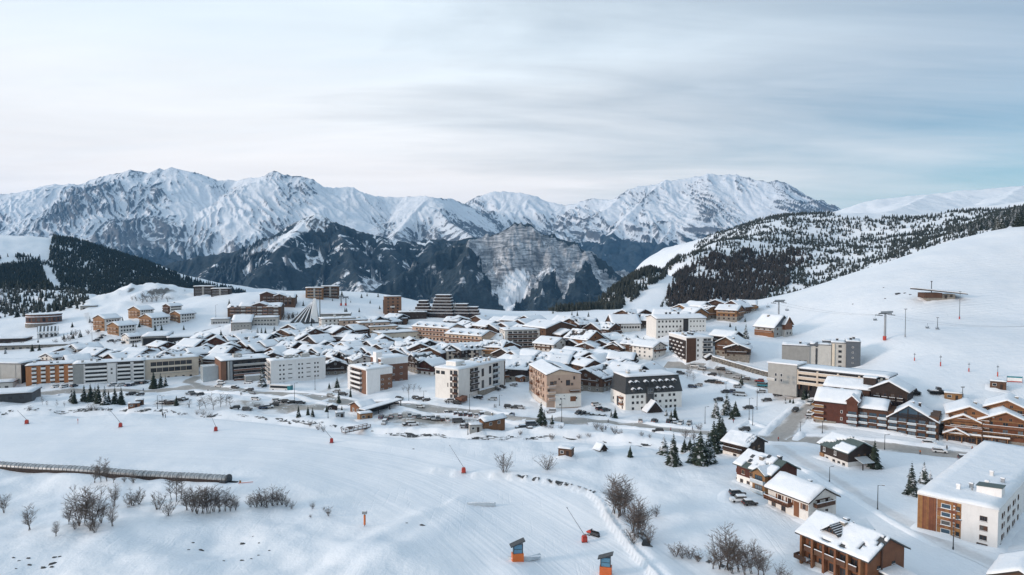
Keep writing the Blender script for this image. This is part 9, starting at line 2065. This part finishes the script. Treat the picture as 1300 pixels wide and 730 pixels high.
rocks([(17, 708, .5), (24, 712, .4), (36, 708.5, .6), (37, 717, .6), (20, 722, .4), (55, 721, 1.0), (67, 715.5, 1.0), (66, 720, .7), (69, 707.5, .6), (76, 706.5, .5)], 'in the lower left corner patch')
rocks([(245, 689, .5), (255, 698.5, .8), (239, 698, .4), (308, 690.5, 1.0), (329, 689.5, .5), (321, 681, .3), (284, 712, .4), (307, 711.5, .6), (319, 709.5, .4), (328, 705, .4), (342, 699, .4)], 'below the low shrub row')
rocks([(1140, 373, 2.6), (1156, 374, 1.2), (1124, 379, 1.0), (1083, 386, .8), (1149, 372, 1.2), (1122, 365, .8), (1167, 376, 1.0)], 'left of the slope hut'); rocks([(536, 667, .9), (516, 664, .4), (525, 570, .6), (620, 558, .5), (604, 557, .5), (612, 557, .6)], 'around the run-out and stream')
# ------------------------------------------------------------------ people
def person_mesh(pose):
 J = {'pelvis': (0, 0, .95), 'chest': (0, -.02, 1.32), 'neck': (0, -.01, 1.50), 'head': (0, -.03, 1.62), 'top': (0, -.02, 1.76)}
 st = 0.22 if pose == 'walk' else 0.0
 for s, n in ((-1, 'l'), (1, 'r')):
  J['hip' + n] = (s * .10, 0, .90); J['knee' + n] = (s * .11, -st * s * .8 - .03, .50); J['ankle' + n] = (s * .11, st * s * .9, .10); J['toe' + n] = (s * .12, st * s * .9 - .17, .05)
  J['sho' + n] = (s * .19, 0, 1.42); J['elb' + n] = (s * .26, st * s * .6 + .02, 1.15); J['wri' + n] = (s * .25, st * s * .4 - .14, .93); J['han' + n] = (s * .24, st * s * .3 - .2, .86)
 E = [('pelvis', 'chest'), ('chest', 'neck'), ('neck', 'head'), ('head', 'top')]
 for n in 'lr': E += [('pelvis', 'hip' + n), ('hip' + n, 'knee' + n), ('knee' + n, 'ankle' + n), ('ankle' + n, 'toe' + n), ('chest', 'sho' + n), ('sho' + n, 'elb' + n), ('elb' + n, 'wri' + n), ('wri' + n, 'han' + n)]
 RAD = {'pelvis': .16, 'chest': .185, 'neck': .075, 'head': .115, 'top': .085, 'hip': .115, 'kne': .08, 'ank': .065, 'toe': .05, 'sho': .085, 'elb': .065, 'wri': .05, 'han': .045}
 names = list(J); me = bpy.data.meshes.new('person_frame'); me.from_pydata([J[n] for n in names], [(names.index(a), names.index(b_)) for a, b_ in E], [])
 o = bpy.data.objects.new('person_frame', me); COL.objects.link(o)
 md = o.modifiers.new('skin', 'SKIN'); sub = o.modifiers.new('sub', 'SUBSURF'); sub.levels = 1; sub.render_levels = 1
 for i, n in enumerate(names):
  r_ = RAD.get(n, RAD.get(n[:3], .08)); me.skin_vertices[0].data[i].radius = (r_, r_ * (0.8 if n in ('chest', 'pelvis') else 1)); me.skin_vertices[0].data[i].use_root = (n == 'pelvis')
 dg = bpy.context.evaluated_depsgraph_get(); ev = bpy.data.meshes.new_from_object(o.evaluated_get(dg)); bpy.data.objects.remove(o)
 return ev
PBASE = {p_: person_mesh(p_) for p_ in ('stand', 'walk')}
for n_, c in (('jacket_black', (.02, .02, .022)), ('jacket_red', (.42, .03, .03)), ('jacket_blue', (.03, .07, .20)), ('jacket_grey', (.18, .18, .19)), ('jacket_orange', (.55, .15, .03)), ('skin', (.50, .32, .24)), ('trousers', (.025, .027, .035)), ('hat', (.05, .05, .06))): wallmat(n_, c, None, 0.8)
def person(px, py, pose, jk, label, rz=0):
 def mk():
  me = PBASE[pose].copy(); me.materials.clear()
  for m_ in (jk, 'trousers', 'skin', 'hat'): me.materials.append(MATS[m_])
  for f in me.polygons:
   z = f.center.z; f.use_smooth = True; f.material_index = 1 if z < 0.88 and abs(f.center.x) < 0.2 else (2 if 1.53 < z < 1.66 and f.center.y < 0.0 else (3 if z >= 1.60 else 0))
  return me
 o = bpy.data.objects.new('person', cached(('person', pose, jk), mk)); COL.objects.link(o); o.location = G(px, py); o.rotation_euler = (0, 0, R(rz)); o['label'] = label; o['category'] = 'person'; o['group'] = 'people out walking'
for px, py, pose, jk, lab, rz in [(207, 530, 'stand', 'jacket_black', 'person in black standing at the piste edge, left of a pair', 20), (210, 530.5, 'stand', 'jacket_grey', 'person in grey standing at the piste edge, right of a pair', -30), (240, 518, 'walk', 'jacket_black', 'person in black walking between lone fir and larches', 60), (567, 512.5, 'stand', 'jacket_grey', 'person in grey by the white angular block corner, left of two', 0), (569.5, 513, 'walk', 'jacket_black', 'person in black by the white angular block corner, right of two', 40), (627.5, 517.5, 'walk', 'jacket_black', 'person in black on the road, left of two walking abreast', 80), (629.5, 517.5, 'walk', 'jacket_grey', 'person in grey on the road, right of two walking abreast', 80), (651.5, 528, 'walk', 'jacket_blue', 'person in blue walking left of the road by the ticket hut', 90), (653, 528.5, 'walk', 'jacket_black', 'person in black walking right behind the person in blue', 90), (772, 537, 'walk', 'jacket_black', 'person in black on the verge before the mansard block', 60), (769, 546, 'walk', 'jacket_blue', 'person in blue on the far side of the road', 10), (851.5, 548, 'walk', 'jacket_red', 'person in red on the road below the mansard block', 50), (879, 546, 'walk', 'jacket_blue', 'person in blue at the roadside before the conifers', 70), (874.5, 543, 'walk', 'jacket_black', 'person in black beside the last parked car', 0), (988, 560, 'walk', 'jacket_red', 'person in red crossing the road junction', 30), (1168, 577, 'walk', 'jacket_orange', 'person in orange on the road before the red hotel', 80), (1202, 571, 'walk', 'jacket_black', 'person in black at the passage beside the red hotel', 10), (1234, 572, 'walk', 'jacket_orange', 'person in orange before the entrance canopy', 20), (264, 498, 'walk', 'jacket_black', 'person in black beside the road below the dark balcony block', 70), (306, 502, 'walk', 'jacket_black', 'person in black on the road verge left of the bus', 30), (1255, 568, 'walk', 'jacket_grey', 'person in grey at the right end of the entrance canopy', 0), (182, 497, 'stand', 'jacket_blue', 'person in blue at the roadside below the cream block', 10), (931, 537, 'walk', 'jacket_red', 'person in red below the car park spruces', 30)]:
 person(px, py, pose, jk, lab, rz)
# ------------------------------------------------------------------ drifts of snow against the walls
dr = random.Random(9); DS = 0.0
for o in [q for q in bpy.data.objects if q.parent is None and q.type == 'EMPTY' and q.get('category') in ('chalet', 'hotel', 'lodge', 'apartment block', 'apartment house', 'building', 'hall', 'hut', 'villa', 'tower block')]:
 ws = [c for c in o.children if c.name.split('.')[0] == 'wall' and c.type == 'MESH']
 if not ws or o.location.y > 560: continue
 xs = [c.location.x + v.co.x for c in ws for v in c.data.vertices]; ys = [c.location.y + v.co.y for c in ws for v in c.data.vertices]
 x0, x1, y0, y1 = min(xs), max(xs), min(ys), max(ys); DS += 5.3
 ring = dense([(x0, y0), (x1, y0), (x1, y1), (x0, y1), (x0, y0)], 1.6)[:-1]; cx, cy = (x0 + x1) / 2, (y0 + y1) / 2
 c, s = math.cos(o.rotation_euler.z), math.sin(o.rotation_euler.z); v = []; n = len(ring)
 for i, (x, y) in enumerate(ring):
  a_ = 2 * math.pi * i / n; nz = float(perlin(np.array(math.cos(a_) * 2.2 + DS), np.array(math.sin(a_) * 2.2))) + 0.5 * float(perlin(np.array(i * 0.45 + DS), np.array(1.5)))
  h = max(0.12, 0.45 + 0.8 * nz); w = 1.3 + 1.6 * max(0, nz + 0.3)
  ux = (1 if x > x1 - .01 else -1 if x < x0 + .01 else 0); uy = (1 if y > y1 - .01 else -1 if y < y0 + .01 else 0)
  for t, hh in ((-0.05, h), (0.35, h * 0.72), (0.7, h * 0.28), (1.0, -0.12)):
   lx, ly = x + ux * w * t, y + uy * w * t; g_ = gz(o.location.x + c * lx - s * ly, o.location.y + s * lx + c * ly) - o.location.z
   v.append((lx, ly, g_ + hh))
 f = [(i * 4 + k, i * 4 + k + 1, ((i + 1) % n) * 4 + k + 1, ((i + 1) % n) * 4 + k) for i in range(n) for k in range(3)]
 kid(o, 'snow_drift', mesh('snow_drift', v, f, ['snow'], None, True))
